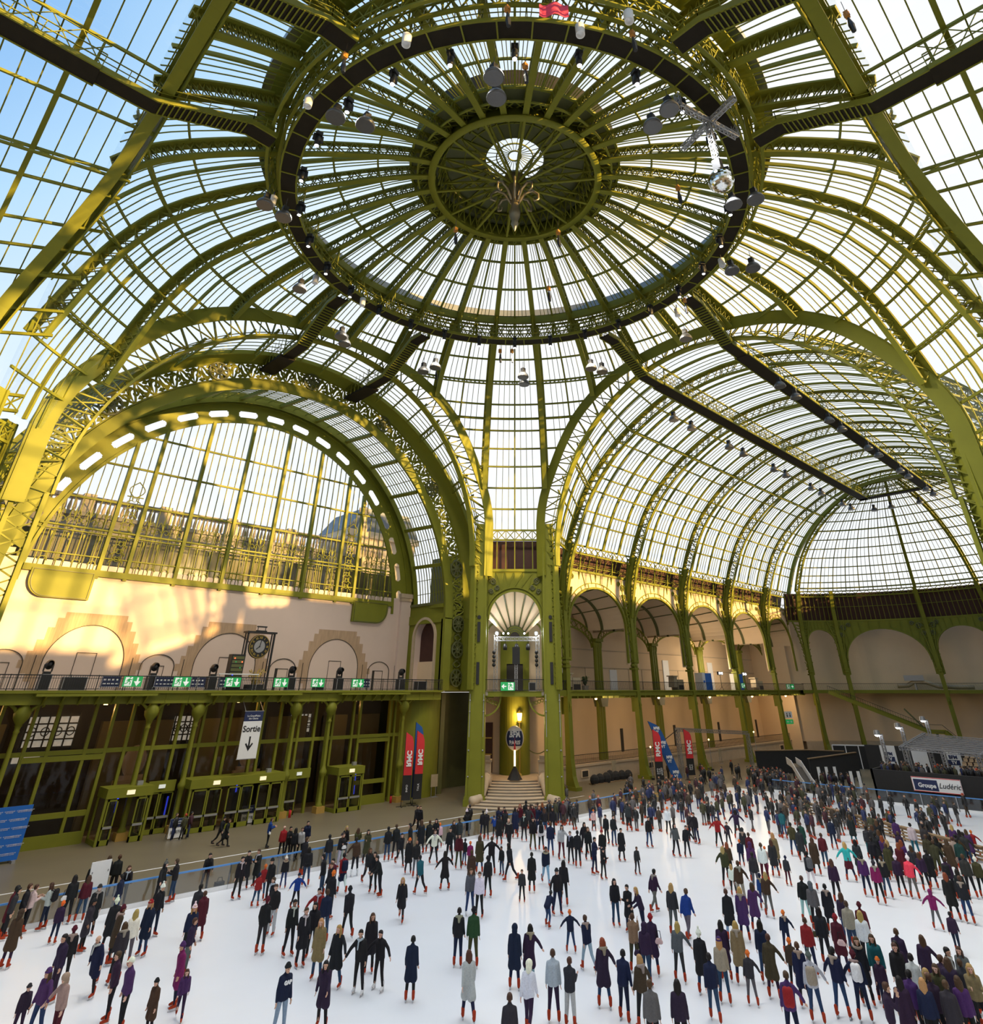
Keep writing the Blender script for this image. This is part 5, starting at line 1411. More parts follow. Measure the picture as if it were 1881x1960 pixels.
def hoist():
    p = thing('chain_hoist', '', 'hoist')
    b = MB(); b.bx(-.14,.14,-.12,.12,-.22,.22); b.lathe([(.16,-.12),(.16,.12)], (0,0,0), 10); b.build('motor', M['amber'], p)
    b = MB(); b.tube([(0,0,-.3),(.05,0,-.9),(.1,0,-1.4)], [.05,.16,.12], 7); b.build('chain_bag', M['black'], p)
    b = MB(); b.bar((0,0,.3),(0,0,1.2), .03); b.build('hook', M['black'], p)
    return p
hp = hoist()
for (px, py), lab in zip(((971,18),(660,107),(1210,65),(1005,127),(1068,445),(1297,360),(835,705),(957,672),(980,672),(1050,552),(1310,575),(1620,28),(872,440)), ('orange hoist at the top edge, middle of the ring','orange hoist at the upper left of the ring','orange hoist at the upper right of the ring','hoist just right of the top ribs','hoist below the right of the crown ring','hoist hanging mid right inside the dome','hoist left of the middle ribs','hoist just left of the two middle ribs','hoist between the two middle ribs','hoist on a rib below the crown ring','hoist by the right bridge','orange hoist under the top right vault','hoist left below the crown ring')):
    p = ground(px, py, 42.6); place(hp, USED, tuple(p), 0, lab, 'chain hoists in the dome')
# mirror ball on its truss
p0 = ground(1380, 346, 37.5)
mb_ = thing('mirror_ball', 'shiny mirror ball hanging inside the right of the ring', 'mirror ball', tuple(p0))
b = MB(); b.sphere((0,0,0), .78, 28, 18); b.build('ball', M['mirror'], mb_)
b = MB(); b.bx(-.25,.25,-.25,.25,.85,1.7); b.bar((0,0,.7),(0,0,.95), .1); b.build('motor', M['black'], mb_)
def box_truss(b, A, B, w=.3, n=None, r=.03):
    A = V(A); B = V(B); d = (B-A); L2 = d.length; d.normalize(); x = d.cross(V((0,0,1)));
    if x.length < .01: x = V((1,0,0))
    x.normalize(); y = x.cross(d); n = n or max(2, int(L2/w/1.2)); cs = [(x*a+y*c)*(w/2) for a, c in ((1,1),(1,-1),(-1,-1),(-1,1))]
    for c in cs: b.bar(A+c, B+c, r*2)
    for i in range(n):
        p, q = A.lerp(B, i/n), A.lerp(B, (i+1)/n)
        for k in range(4): b.bar(p+cs[k], q+cs[(k+1) % 4], r*1.3, caps=False); b.bar(p+cs[k], p+cs[(k+1) % 4], r*1.3, caps=False)
tr = thing('lighting_truss', 'aluminium truss cross hanging above the mirror ball', 'truss', tuple(p0))
b = MB(); box_truss(b, (0,0,1.9), (0,0,5.1)); b.build('drop_truss', M['alu'], tr)
b = MB(); box_truss(b, (-2.6,.6,5.2),(2.4,-.8,5.2)); box_truss(b, (-.6,-2.2,5.2),(.7,2.4,5.2)); b.build('cross_truss', M['alu'], tr)
b = MB(); box_truss(b, (2.4,-.8,5.3),(2.4,-.8,6.2)); box_truss(b, (-2.6,.6,5.3),(-2.6,.6,6.2)); b.build('end_truss', M['alu'], tr)
rc = ground(1060, 18, 42.4)
bn = thing('red_cloth', 'pinkish red cloth hanging at the top of the ring', 'fabric', tuple(rc), R(-45))
b = MB(); b.grid([[(-.8+1.6*i/8, .12*sin(i*1.1)+dd, -.55+1.1*j/5) for i in range(9)] for dd in (0,.02) for j in range(6)]); b.build('fabric', pm('pink_red_cloth', (.75,.06,.13), .8, 0, .15, 4), bn, True)
b = MB(); b.bar((0,0,.7),(0,0,1.6), .05); b.build('strap', M['black'], bn)
# ================================================================== things on the galleries, signs, flags, rink edge, stage
# exit signs: green plates with a white running figure and an arrow
def running_man(b, x, z, s, y, flip=1):
    """white square with a green figure is drawn by the caller; here the figure's limbs"""
    f = lambda u, w: (x+flip*u*s, y, z+w*s)
    b.path([f(0,.12), f(.06,.34)], .2*s, .04, (0,1,0)); 
    b.poly([f(.1+.09*cos(t*pi/5), .5+.09*sin(t*pi/5)) for t in range(10)])
    for P in ([(0,.14),(.2,.02),(.16,-.26)], [(0,.14),(-.14,-.1),(-.36,-.14)], [(.06,.34),(.24,.24),(.34,.34)], [(.06,.34),(-.12,.28),(-.2,.1)]):
        b.path([f(*q) for q in P], .085*s, .03, (0,1,0))
def exit_sign(loc, label, arrow='down', w=1.42, h=.74, rz=0, flip=False):
    t = thing('exit_sign', label, 'exit sign', loc, rz, 'green exit signs on the galleries')
    b = MB(); b.bx(-w/2,w/2,0,.06,-h/2,h/2); b.build('plate', M['green'], t)
    mx = -w*.22 if not flip else w*.22; ax = -mx*1.1; y = -.015
    b = MB(); b.bx(mx-h*.36, mx+h*.36, y, 0, -h*.42, h*.42)
    if arrow == 'down':
        b.bx(ax-.06, ax+.06, y, 0, -h*.1, h*.4); b.prism([(ax-.26,.02),(ax+.26,.02),(ax,-h*.44)], lambda u,v,tt: (u,y+tt,v), .015)
    else:
        d = -1 if arrow == 'left' else 1
        b.bx(ax-.22, ax+.22, y, 0, -.05, .05); b.prism([(ax+d*.3,0),(ax+d*.02,.24),(ax+d*.02,-.24)], lambda u,v,tt: (u,y+tt,v), .015)
    b.build('pictogram', M['signwhite'], t)
    b = MB(); running_man(b, mx, -.05, h*.95, -.03, -1 if flip else 1); b.build('running_figure', M['green'], t)
    return t
for x, lab in zip((-10.6,-6.75,-2.35,2.25,6.1,10.65), ('leftmost green exit sign on the entrance gallery rail','second green exit sign from the left on the entrance rail','third green exit sign from the left, left of the clock','green exit sign just right of the clock','second green exit sign right of the clock','rightmost green exit sign on the entrance gallery rail')):
    exit_sign((x, 33.6, 10.58), lab)
c45 = lambda r, t: ((r-t)*sqrt(.5), (r+t)*sqrt(.5))
px, py = c45(33.55, .75); exit_sign((px, py, 10.3), 'green exit sign with left arrow on the corner gallery', 'left', 1.5, .8, R(-45), True)
exit_sign((81.5, 26.95, 10.6), 'small green exit sign on the right gallery rail', 'right', 1.2, .7, 0)
exit_sign((100.8, 27.3, 10.5), 'small green exit sign in the far corner of the gallery', 'right', 1.7, .8, R(-30))
# banner over the doors and its A-boards
t = thing('exit_banner', 'tall white hanging banner reading Sortie with a down arrow', 'banner', (-.1, 33.0, 0))
b = MB(); b.bx(-.85,.85,-.02,.02,4.75,7.55); b.build('white_cloth', M['white'], t)
b = MB(); b.bx(-.85,.85,-.025,.025,7.55,8.3); b.build('navy_header', M['navy'], t)
b = MB(); b.bar((-.9,0,8.32),(.9,0,8.32), .05); b.bar((-.9,0,4.74),(.9,0,4.74), .05)
for x in (-.8,.8): b.bar((x,0,8.3),(x,.95,9.1), .03)
b.build('rail', M['alu'], t)
text('lettering', 'Sortie', .66, M['black'], t, (0,-.03,6.95), (R(90),0,0), bold=.012)
text('logo_lettering', 'Le GrandPalais\ndes Glaces', .2, M['white'], t, (0,-.035,7.85), (R(90),0,0))
b = MB(); b.bx(-.07,.07,-.035,-.02,5.6,6.4); b.prism([(0,5.3),(.07,5.42),(.36,5.85),(.26,5.92),(0,5.58),(-.26,5.92),(-.36,5.85),(-.07,5.42)], lambda u,v,tt: (u,-.035+tt,v), .015); b.build('arrow', M['black'], t)
for x, y, lab in ((1.35,33.9,'small SORTIE floor board in front of the wide porch'),(-5.15,32.0,'SORTIE floor board half hidden behind standing visitors')):
    t = thing('floor_board', lab, 'sign board', (x, y, 0), 0, 'SORTIE floor boards')
    b = MB(); b.prism([(-.1,.05),(-.06,.05),(.06,1.25),(.02,1.25)], lambda u,v,tt: (-.55+tt, u, v), 1.1); b.build('panel', M['white'], t)
    b = MB(); b.prism([(-.045,.72),(-.04,.72),(.018,1.25),(.0,1.25)], lambda u,v,tt: (-.55+tt, u-.012, v), 1.1); b.build('navy_half', M['navy'], t)
    b = MB(); b.bar((-.5,.02,1.2),(-.5,.5,0.02), .04); b.bar((.5,.02,1.2),(.5,.5,0.02), .04); b.build('strut', M['alu'], t)
    text('lettering', 'SORTIE', .27, M['black'], t, (0,-.1,.42), (R(84),0,0)); text('logo_lettering', 'Le GrandPalais\ndes Glaces', .13, M['white'], t, (0,-.045,1.0), (R(84),0,0))
# blue backdrop at the left edge
t = thing('blue_backdrop', 'blue printed backdrop panel at the left edge of the floor', 'backdrop', (-16.8, 31.6, 0), R(4))
b = MB(); b.bx(-1.9,1.55,-.04,.04,.15,3.1); b.build('panel', M['bluepanel'], t)
b = MB(); b.bx(-1.7,-1.5,-.4,.5,0,.15); b.bx(1.2,1.4,-.4,.5,0,.15); b.build('foot', M['alu'], t)
b = MB()
lm = text_mesh('LE GRANDPALAIS\nDES GLACES', .075, .004)
lm.materials.clear(); lm.materials.append(M['white'])
for i in range(5):
    for j in range(6):
        o = link('lettering', lm, t); o.location = (-1.4+.68*i+(.3 if j % 2 else 0), -.05, .5+.46*j); o.rotation_euler = (R(90),0,0)
        if o.location.x > 1.3: o.location.x -= .25
# moving heads on flight cases along the entrance gallery
def gallery_light():
    p = thing('stage_light', '', 'stage light')
    b = MB(); b.bx(-.36,.36,-.36,.36,.03,1.1); b.build('flight_case', M['black'], p)
    b = MB()
    for x in (-.36,.36):
        for y in (-.36,.36): b.bar((x,y,.03),(x,y,1.1), .05)
    for z in (.05, 1.1):
        for a in ((-.36,-.36,.36,-.36),(-.36,.36,.36,.36),(-.36,-.36,-.36,.36),(.36,-.36,.36,.36)): b.bar((a[0],a[1],z),(a[2],a[3],z), .05)
    b.build('case_edging', M['alu'], p)
    b = MB(); b.bx(-.25,.25,-.22,.22,1.1,1.3); b.bx(-.32,-.24,-.1,.1,1.3,1.8); b.bx(.24,.32,-.1,.1,1.3,1.8); b.build('yoke', M['black'], p)
    b = MB(); b.sphere((0,-.05,1.78), .3, 14, 9, (1,1.2,1.15)); b.lathe([(.2,-.5),(.26,-.35),(.27,-.1)], (0,0,0), 12, 'y')
    for i in range(len(b.v)-36, len(b.v)): x, y, z = b.v[i]; b.v[i] = (x, y, z+1.85)
    b.build('head', M['black'], p, True)
    return p
glp = gallery_light()
for x, lab in zip((-16.5,-8.85,-3.85,3.75,9.05,16.8), ('black stage light on a case at the left of the entrance gallery','second black stage light from the left on the entrance gallery','third black stage light from the left, near the server rack','black stage light on a case just right of the clock','black stage light on a case right of centre on the gallery','rightmost black stage light on the entrance gallery')): place(glp, USED, (x, 34.75, 9.92), 0, lab, 'stage lights on the entrance gallery')
def flightcase(x, y, z, w, d, h, lab, rz=0):
    t = thing('flight_case', lab, 'flight case', (x,y,z), rz)
    b = MB(); b.bx(-w/2,w/2,-d/2,d/2,.0,h); b.build('shell', M['black'], t)
    b = MB()
    for zz in (.03,h): b.path([(-w/2,-d/2,zz),(w/2,-d/2,zz),(w/2,d/2,zz),(-w/2,d/2,zz)], .05,.05,None,True)
    for sx in (-1,1):
        for sy in (-1,1): b.bar((sx*w/2,sy*d/2,.02),(sx*w/2,sy*d/2,h), .05)
    b.build('edging', M['alu'], t)
flightcase(-14.4, 35.2, 9.92, 1.6, .8, .95, 'low black flight case behind the gallery rail at left')
flightcase(6.9, 34.9, 9.92, .9, .7, .8, 'small black flight case between two exit signs')
flightcase(20.2, 35.6, 9.92, 1.2, .8, .9, 'black flight case at the right end of the entrance gallery')
def bluesign(x, w, lab):
    t = thing('blue_sign', lab, 'sign', (x, 34.3, 10.0))
    b = MB(); b.bx(-w/2,w/2,0,.05,.15,1.0); b.build('panel', M['navy'], t)
    b = MB(); b.path([(-w/2+.05,-.01,.2),(w/2-.05,-.01,.2),(w/2-.05,-.01,.95),(-w/2+.05,-.01,.95)], .03,.03,(0,1,0),True); b.bar((-w/2,.03,0),(-w/2,.03,.2),.04); b.bar((w/2,.03,0),(w/2,.03,.2),.04); b.build('frame', M['white'], t)
    b = MB()
    for i in range(int(w/.3)): x0 = -w/2+.15+.3*i; b.bx(x0, x0+.16, -.015, 0, .65, .78); b.bx(x0, x0+.2, -.015, 0, .38, .46)
    b.build('print_marks', M['white'], t)
for x, w, lab in ((-12.0,1.4,'blue printed sign left of the leftmost exit sign'),(-8.0,1.5,'blue printed sign between the first two exit signs'),(-5.45,.7,'small blue printed sign right of the second exit sign'),(-4.9,.8,'narrow blue printed sign beside the third stage light'),(-3.0,.7,'narrow blue sign behind the third exit sign'),(12.1,.95,'blue printed sign right of the rightmost exit sign')): bluesign(x, w, lab)
t = thing('server_rack', 'black equipment rack with coloured lights left of the clock', 'equipment rack', (-1.05, 36.9, 9.92))
b = MB(); b.bx(-.65,.65,-.4,.4,0,3.05); b.build('cabinet', M['black'], t)
b = MB(); rnd = random.Random(2)
for i in range(8): b.bx(-.55,.55,-.43,-.4,.25+.34*i,.5+.34*i)
b.build('units', M['iron_d'], t)
for nm, mm, pts in (('green_lamp','green',((.3,1.9),(.2,1.1),(-.2,2.4))),('blue_lamp','bluelight',((.35,1.0),(-.3,1.3),(.1,.6))),('red_lamp','redlight',((-.35,2.7),(.4,2.4)))):
    b = MB()
    for x, z in pts: b.bx(x-.05,x+.05,-.46,-.43,z-.05,z+.05)
    b.build(nm, M[mm], t)
t = thing('work_table', 'white topped table behind the rail left of the clock', 'table', (-1.3, 35.4, 9.92))
b = MB(); b.bx(-1.9,1.9,-.4,.4,1.3,1.38); b.build('top', M['white'], t)
for x in (-1.8,1.8):
    for y in (-.35,.35): MB().bar((x,y,0),(x,y,1.3), .06).build('leg', M['alu'], t)
# clock
ck = thing('gallery_clock', 'tall framed clock with gold Roman numerals on the gallery', 'clock', (1.25, 37.5, 9.92))
b = MB()
for x in (-1.35,1.35): b.bar((x,0,0),(x*1.02,0,5.1), .16); b.bar((x,.6,0),(x*1.02,.6,5.1), .1)
b.bx(-1.55,1.55,-.2,.8,5.05,5.2); b.bx(-1.5,1.5,-.1,.7,0,.12); b.bar((-.4,.2,5.3),(-.4,.2,5.6),.06); b.bar((.4,.2,5.3),(.4,.2,5.6),.06); b.bx(-.55,.55,.1,.3,5.2,5.32); b.bx(-.5,.5,.1,.3,5.6,5.72)
b.build('frame', M['black'], ck)
b = MB(); b.lathe([(.001,0),(1.0,0),(1.08,.04),(1.08,.25),(.001,.25)], (0,0,3.85), 32, 'y'); b.build('dial', M['black'], ck)
for i in range(len(b.v)): pass
b = MB(); b.lathe([(.001,-.012),(.56,-.012),(.56,0)], (0,0,0), 28, 'y')
for i in range(len(b.v)): x, y, z = b.v[i]; b.v[i] = (x, y, z+3.85)
b.build('silver_centre', M['alu'], ck)
b = MB(); b.path([(1.02*cos(k*pi/24), -.02, 3.85+1.02*sin(k*pi/24)) for k in range(48)], .05, .06, (0,1,0), True); b.build('bezel', M['gold'], ck)
NUM = ['III','II','I','XII','XI','X','IX','VIII','VII','VI','V','IV']
for i, nn in enumerate(NUM):
    a = pi/6*i; text('numeral', nn, .27, M['gold'], ck, (.79*cos(a), -.03, 3.85+.79*sin(a)), (R(90), -a+pi/2, 0) if False else (R(90), pi/2-a, 0), bold=.008)
b = MB(); b.bar((0,-.05,3.85),(-.32,-.05,3.6), .06); b.bar((0,-.06,3.85),(.12,-.06,4.5), .045); b.sphere((0,-.05,3.85), .07, 8, 6); b.build('hands', M['black'], ck)
pl = thing('gilt_ornament', 'gilded branching ornament standing below the clock face', 'ornament', (1.0, 36.6, 9.92))
b = MB(); rnd = random.Random(11)
for i in range(26):
    a = rnd.uniform(0, 2*pi); r = rnd.uniform(.2,.75); h = rnd.uniform(.8,1.9)
    b.tube([(0,0,.25),(r*.4*cos(a),r*.4*sin(a),h*.6),(r*cos(a),r*sin(a),h),(r*1.2*cos(a),r*1.2*sin(a),h-.15)], [.04,.035,.03,.015], 5)
    b.sphere((r*1.2*cos(a),r*1.2*sin(a),h-.15), .08, 6, 4)
b.build('branches', M['gold'], pl)
MB().bx(-.8,.8,-.4,.4,0,.5).build('stand', M['black'], pl)
# corner gallery: lighting towers, beam, speaker
tw = thing('lighting_tower', 'aluminium goal-post lighting truss on the corner gallery', 'lighting truss', (*c45(36.5,0), 9.86), R(45))
for y in (2.15,-2.6):
    b = MB(); box_truss(b, (0,y,0),(0,y,5.6), .38); b.build('mast', M['alu'], tw)
b = MB(); box_truss(b, (0,2.15,5.2),(0,-2.6,5.2), .38); b.build('beam', M['alu'], tw)
for y in (1.1,-.2,-1.5): b = MB(); b.bar((0,y,5.1),(0,y,4.6), .05); b.lathe([(.001,4.05),(.22,4.05),(.26,4.4),(.16,4.7),(.001,4.72)], (0,y,0), 10); b.build('wash_lamp', M['black'], tw, True)
for y, s_ in ((2.05,.3),(1.3,.17),(.75,.17),(-1.1,.17),(-2.45,.3)):
    b = MB(); b.sphere((-.3,y,5.75), s_*.55, 10, 7); b.build('lit_lamp', M['bulb'], tw)
    b = MB(); b.lathe([(s_*.8,-.1),(s_*.6,.25),(.001,.3)], (0,0,0), 10, 'x')
    for i in range(len(b.v)): x, y2, z = b.v[i]; b.v[i] = (x-.22, y2+y, z+5.75)
    b.build('lamp_housing', M['black'], tw)
for y in (2.35,-2.45):
    for k in range(4): b = MB(); b.sphere((-.3,y,2.55+.42*k), .2, 10, 7); b.build('blinder', M['black'], tw)
sp = thing('speaker_tower', 'black loudspeaker on a slim truss mast, corner gallery', 'loudspeaker', (*c45(35.7,-.15), 9.86), R(45))
b = MB(); b.bx(-.35,.35,-.42,.42,2.6,4.3); b.build('speaker', M['black'], sp)
b = MB(); box_truss(b, (0,0,.1),(0,0,2.6), .3); b.build('mast', M['alu'], sp)
b = MB(); b.bx(-.5,.5,-.5,.5,0,.1); b.build('base', M['black'], sp)
flightcase(*c45(35.4,-1.9), 9.86, .9, .7, .8, 'flight case below the speaker mast, corner gallery', R(45))
def plant(x, y, z, lab, s=1.0, seed=1):
    t = thing('potted_plant', lab, 'plant', (x,y,z)); rnd = random.Random(seed)
    b = MB(); b.lathe([(.001,0),(.3*s,0),(.38*s,.5*s),(.33*s,.5*s),(.001,.45*s)], (0,0,0), 12); b.build('pot', M['stone_d'], t)
    b = MB()
    for i in range(44):
        a = rnd.uniform(0,2*pi); r = rnd.uniform(.25,.85)*s; h = rnd.uniform(.7,1.5)*s; w = .05*s
        d = V((cos(a),sin(a),0)); sd = V((-sin(a),cos(a),0))
        P = [V((0,0,.45*s)), d*r*.5+V((0,0,h)), d*r+V((0,0,h*.85))]
        b.poly([P[0]-sd*w*.4, P[1]-sd*w, P[2], P[1]+sd*w, P[0]+sd*w*.4])
    b.build('leaves', M['plant'], t)
for i, (x, y, s_, lab) in enumerate(((38.0,29.0,1.4,'dark leafy plant on the gallery right of the corner pillar'),(41.9,28.9,1.2,'second leafy plant on the gallery right of the corner pillar'),(*c45(36.9,-3.6),1.1,'leafy plant on the corner gallery right of the truss'))): plant(x, y, 9.86, lab, s_, i)
def ac_unit(x, lab, w=2.6, h=1.5):
    t = thing('ventilation_unit', lab, 'ventilation unit', (x, 29.4, 9.86))
    b = MB(); b.bx(-w*.1,w*.5,-.6,.6,.0,h); b.build('casing', M['duct'], t)
    b = MB(); b.prism([(-w*.5,h*.3),(-w*.12,h*.3),(-w*.12,h*1.25),(-w*.42,h*1.25)], lambda u,v,tt: (u,-.5+tt,v), 1.0); b.bx(-w*.56,-w*.05,-.6,.6,h*1.25,h*1.35); b.build('hood', M['duct'], t)
    b = MB(); b.bx(-w*.05,w*.45,-.64,-.6,.15,h*.5); b.build('grille', M['dark'], t)
for x, lab in ((39.6,'beige ventilation unit beside the gallery plants'),(64.5,'beige ventilation unit with hood, second gallery bay'),(91.5,'beige ventilation unit with hood, far gallery bay')): ac_unit(x, lab)
def bluebox(x, w, lab, oval):
    t = thing('blue_cabin', lab, 'cabin', (x, 29.6, 9.86))
    b = MB(); b.bx(-w*.2,w*.5,-.7,.7,0,2.5); b.build('blue_body', M['bluepanel'], t)
    b = MB(); b.bx(-w*.5,-w*.2,-.7,.7,0,2.55); b.build('white_side', M['white'], t)
    if oval: b = MB(); b.poly([(-w*.35+.33*cos(k*pi/10),-.72,1.3+.16*sin(k*pi/10)) for k in range(20)]); b.build('oval_mark', M['bluepanel'], t)
bluebox(73.3, 2.9, 'white and blue cabin on the right gallery', True); bluebox(84.6, 2.0, 'blue cabin behind the fourth gallery column', False)
for x, lab in ((78.3,'pair of lit flood lamps on a stand beside the white and blue cabin'),(86.8,'pair of lit flood lamps on a stand, far right gallery')):
    t = thing('flood_lamp_stand', lab, 'flood lamp', (x, 29.2, 9.86))
    b = MB()
    for a in range(3): b.bar((0,0,.6),(.5*cos(a*2.1),.5*sin(a*2.1),0), .05)
    b.bar((0,0,.5),(0,0,2.5), .06); b.bar((-.5,0,2.4),(.5,0,2.4), .06); b.build('tripod', M['black'], t)
    l = bpy.data.lights.new('flood_glow', 'POINT'); l.energy = 900; l.color = (1,.8,.55); l.shadow_soft_size = .3; lo = bpy.data.objects.new('flood_glow', l); COL.objects.link(lo); lo.location = (x, 29.6, 13.2)
    for s_ in (-.4,.4): b = MB(); b.bx(s_-.28,s_+.28,-.15,.15,2.3,2.8); b.build('lamp', M['black'], t); b = MB(); b.bx(s_-.2,s_+.2,-.17,-.15,2.4,2.7); b.build('lens', M['bulb'], t)
t = thing('duct_pipe', 'beige ventilation pipes along the far curved gallery', 'duct', (0,0,0))
b = MB(); b.tube([aq(a,34.7,z) for a, z in ((R(22),10.6),(R(19),10.7),(R(17),11.3),(R(14),11.2),(R(11),10.5),(R(6),10.4),(R(2),10.4))], .38, 10); b.build('pipe', M['duct'], t, True)
b = MB(); p_ = ap(R(17),34.6); b.box((p_.x,p_.y,11.9),(1.0,3.2,.9), R(17)); b.bar((p_.x,p_.y,9.95),(p_.x,p_.y,11.5), .3); b.build('unit', M['alu'], t)
for i, u in enumerate((43.6, 58.2, 72.8, 87.4, 101.0)):
    t = thing('globe_lamp', 'small lit globe lamp under the right gallery, %s bay from the corner' % ['first','second','third','fourth','fifth'][i], 'lamp', (u, 28.6, 9.0), 0, 'globe lamps under the right gallery')
    MB().sphere((0,0,0), .16, 12, 8).build('globe', M['bulbwarm'], t); MB().bar((0,0,.1),(0,0,.44), .05).build('stem', M['black'], t)
    l = bpy.data.lights.new('globe_glow', 'POINT'); l.energy = 420; l.color = (1,.72,.42); l.shadow_soft_size = .17; lo = bpy.data.objects.new('globe_glow', l); COL.objects.link(lo); lo.location = (u, 28.9, 8.6)
for y in (2.05,-2.45):
    l = bpy.data.lights.new('tower_glow', 'POINT'); l.energy = 260; l.color = (.95,.97,1); l.shadow_soft_size = .2; lo = bpy.data.objects.new('tower_glow', l); COL.objects.link(lo); lo.location = (*c45(35.9, y), 15.7)
# globe sign on the stair landing
gx, gy = c45(38.0, 0)
gb = thing('globe_sign', 'round white and blue sign reading BFM PARIS on a lit pole', 'sign', (gx, gy, 1.69), R(45))
b = MB(); b.sphere((0,0,3.72), .98, 28, 18, (1,1,1.17)); b.build('globe', M['white'], gb, True)
b = MB(); n = 20
for j in range(n):
    a0, a1 = R(118)+R(124)*j/n, R(118)+R(124)*(j+1)/n
    for k in range(8):
        za, zb = -.68+1.36*k/8, -.68+1.36*(k+1)/8
        q = lambda a, z: (.99*sqrt(1-(z/1.17)**2)*cos(a), .99*sqrt(1-(z/1.17)**2)*sin(a), 3.72+z)
        b.quad(q(a0,za),q(a1,za),q(a1,zb),q(a0,zb))
b.build('blue_field', M['navy'], gb)
def curved_text(name, body, size, mat, r, z, par, bold=.02):
    me = text_mesh(body, size, .008, bold)
    for v in me.vertices:
        x, y, d = v.co; a = R(180)+x/r; zz = z+y; rr = .99*sqrt(max(.05, 1-((zz-3.72)/1.17)**2))+.012+d
        v.co = (rr*cos(a), rr*sin(a), zz)
    me.materials.clear(); me.materials.append(mat); me.update(); return link(name, me, par)
curved_text('lettering', 'BFM', .72, M['white'], .98, 4.08, gb, .03)
curved_text('lettering', 'PARIS', .5, M['white'], .95, 3.35, gb, .015)
b = MB(); b.prism([(-.12,2.75),(.12,2.75),(.03,3.4),(0,3.95),(-.03,3.4)], lambda u,v,tt: (-1.03+tt*.02, u, v), 1.0); b.build('red_tower_mark', M['red'], gb)
b = MB(); b.bx(-.06,.06,-.09,.09,.9,2.7); b.build('lit_pole', M['bulbwarm'], gb)
b = MB(); b.lathe([(.85,0),(.75,.15),(.12,1.2),(.001,1.25)], (0,0,0), 5); b.build('black_cone', M['blackcloth'], gb)
ln = thing('wall_lantern', 'lit lantern on a tall post behind the globe sign', 'lantern', (*c45(41.2,-.55), 1.69), R(45))
b = MB(); b.tube([(0,0,0),(0,0,5.0)], .07, 8); b.lathe([(.3,0),(.25,.15),(.1,.3)], (0,0,0), 10); b.lathe([(.2,5.0),(.28,5.2),(.05,5.3)], (0,0,0), 8); b.lathe([(.3,5.95),(.001,6.3)], (0,0,0), 8); b.build('post', M['gold'], ln)
b = MB(); b.lathe([(.001,5.25),(.2,5.25),(.28,5.95),(.001,5.95)], (0,0,0), 8); b.build('light', M['bulbwarm'], ln)
l = bpy.data.lights.new('lantern_glow', 'POINT'); l.energy = 350; l.color = (1,.65,.3); lo = bpy.data.objects.new('lantern_glow', l); COL.objects.link(lo); lo.location = (*c45(40.6,-.55), 7.3); l.shadow_soft_size = .2
# flags
def flag(x, y, h, cols, body, lab, rz, w=.95, small=None, mirror=False, nrep=1, lean_=0.0):
    t = thing('feather_flag', lab, 'flag', (x, y, 0), rz, 'tall feather flags')
    n = 14; shape = []
    for i in range(n+1):
        tt = i/n; z = .5+(h-.5)*tt; ww = w if tt < .8 else w*sqrt(max(0.0, 1-((tt-.8)/.2)**2)); shape.append((z, ww))
    split = .5+(h-.5)*.36
    f = lambda u, z: (u + lean_*z, .06*sin(z*1.1), z)
    for nm, sel, m in (('upper_cloth', lambda z: z >= split-.2, cols[0]), ('lower_cloth', lambda z: z <= split+.2, cols[1])):
        rows = [(z, ww) for z, ww in shape if sel(z)]; b = MB()
        for d in (0, .012): b.grid([[f(0,z)[:1]+(f(0,z)[1]+d,z) , (f(ww,z)[0], f(ww,z)[1]+d, z)] for z, ww in rows])
        b.build(nm, M[m], t)
    b = MB(); b.tube([f(-.02, z) for z in [h*i/12 for i in range(13)]], .03, 6); b.build('pole', M['black'], t)
    b = MB(); b.bx(-.5,.5,-.06,.06,0,.04); b.bx(-.06,.06,-.5,.5,0,.04); b.build('base', M['black'], t)
    if nrep == 1:
        o = text('lettering', body, .72*w/.95, M['white'], t, (w*.52+lean_*h*.62, -.06, .5+(h-.5)*.6), (R(90), R(-90), 0), bold=.03)
        if mirror: o.scale = (1, -1, 1)
        if small: text('small_lettering', small, .26, M['white'], t, (w*.5, -.06, .5+(h-.5)*.17), (R(90), R(-90), 0))
    else:
        for k in range(nrep):
            z = .9+(h-1.9)*k/(nrep-1); o = text('lettering', body, .42, M['white'], t, (w*.5+lean_*z, -.08, z), (R(90), 0, 0), bold=.02)
            if mirror: o.scale = (-1, 1, 1)
flag(46.6, 22.4, 5.7, ('red','black'), 'RMC', 'red and black RMC flag beside the tall blue flag', R(-40), .95, 'INFO\nTALK\nSPORT')
flag(49.9, 22.0, 6.5, ('blue','blue'), 'BFM\nTV', 'tall leaning blue flag with mirrored BFM TV lettering', R(-40), 1.2, None, True, 4, -.42)
flag(53.6, 22.3, 5.5, ('red','black'), 'RMC', 'red and black RMC flag with mirrored letters, standing alone', R(-40), .95, 'INFO\nTALK', True)
flag(15.75, 31.5, 6.2, ('red','black'), 'RMC', 'left red RMC flag of the pair by the entrance glass', R(-30), .85, 'INFO', True)
flag(17.0, 31.3, 6.3, ('red','black'), 'RMC', 'right red RMC flag of the pair by the entrance glass', R(-20), .85, 'TALK', True)
flag(17.6, 32.4, 7.0, ('blue','navy'), 'BFM', 'dark blue flag standing behind the pair of RMC flags', R(-30), .85, None)
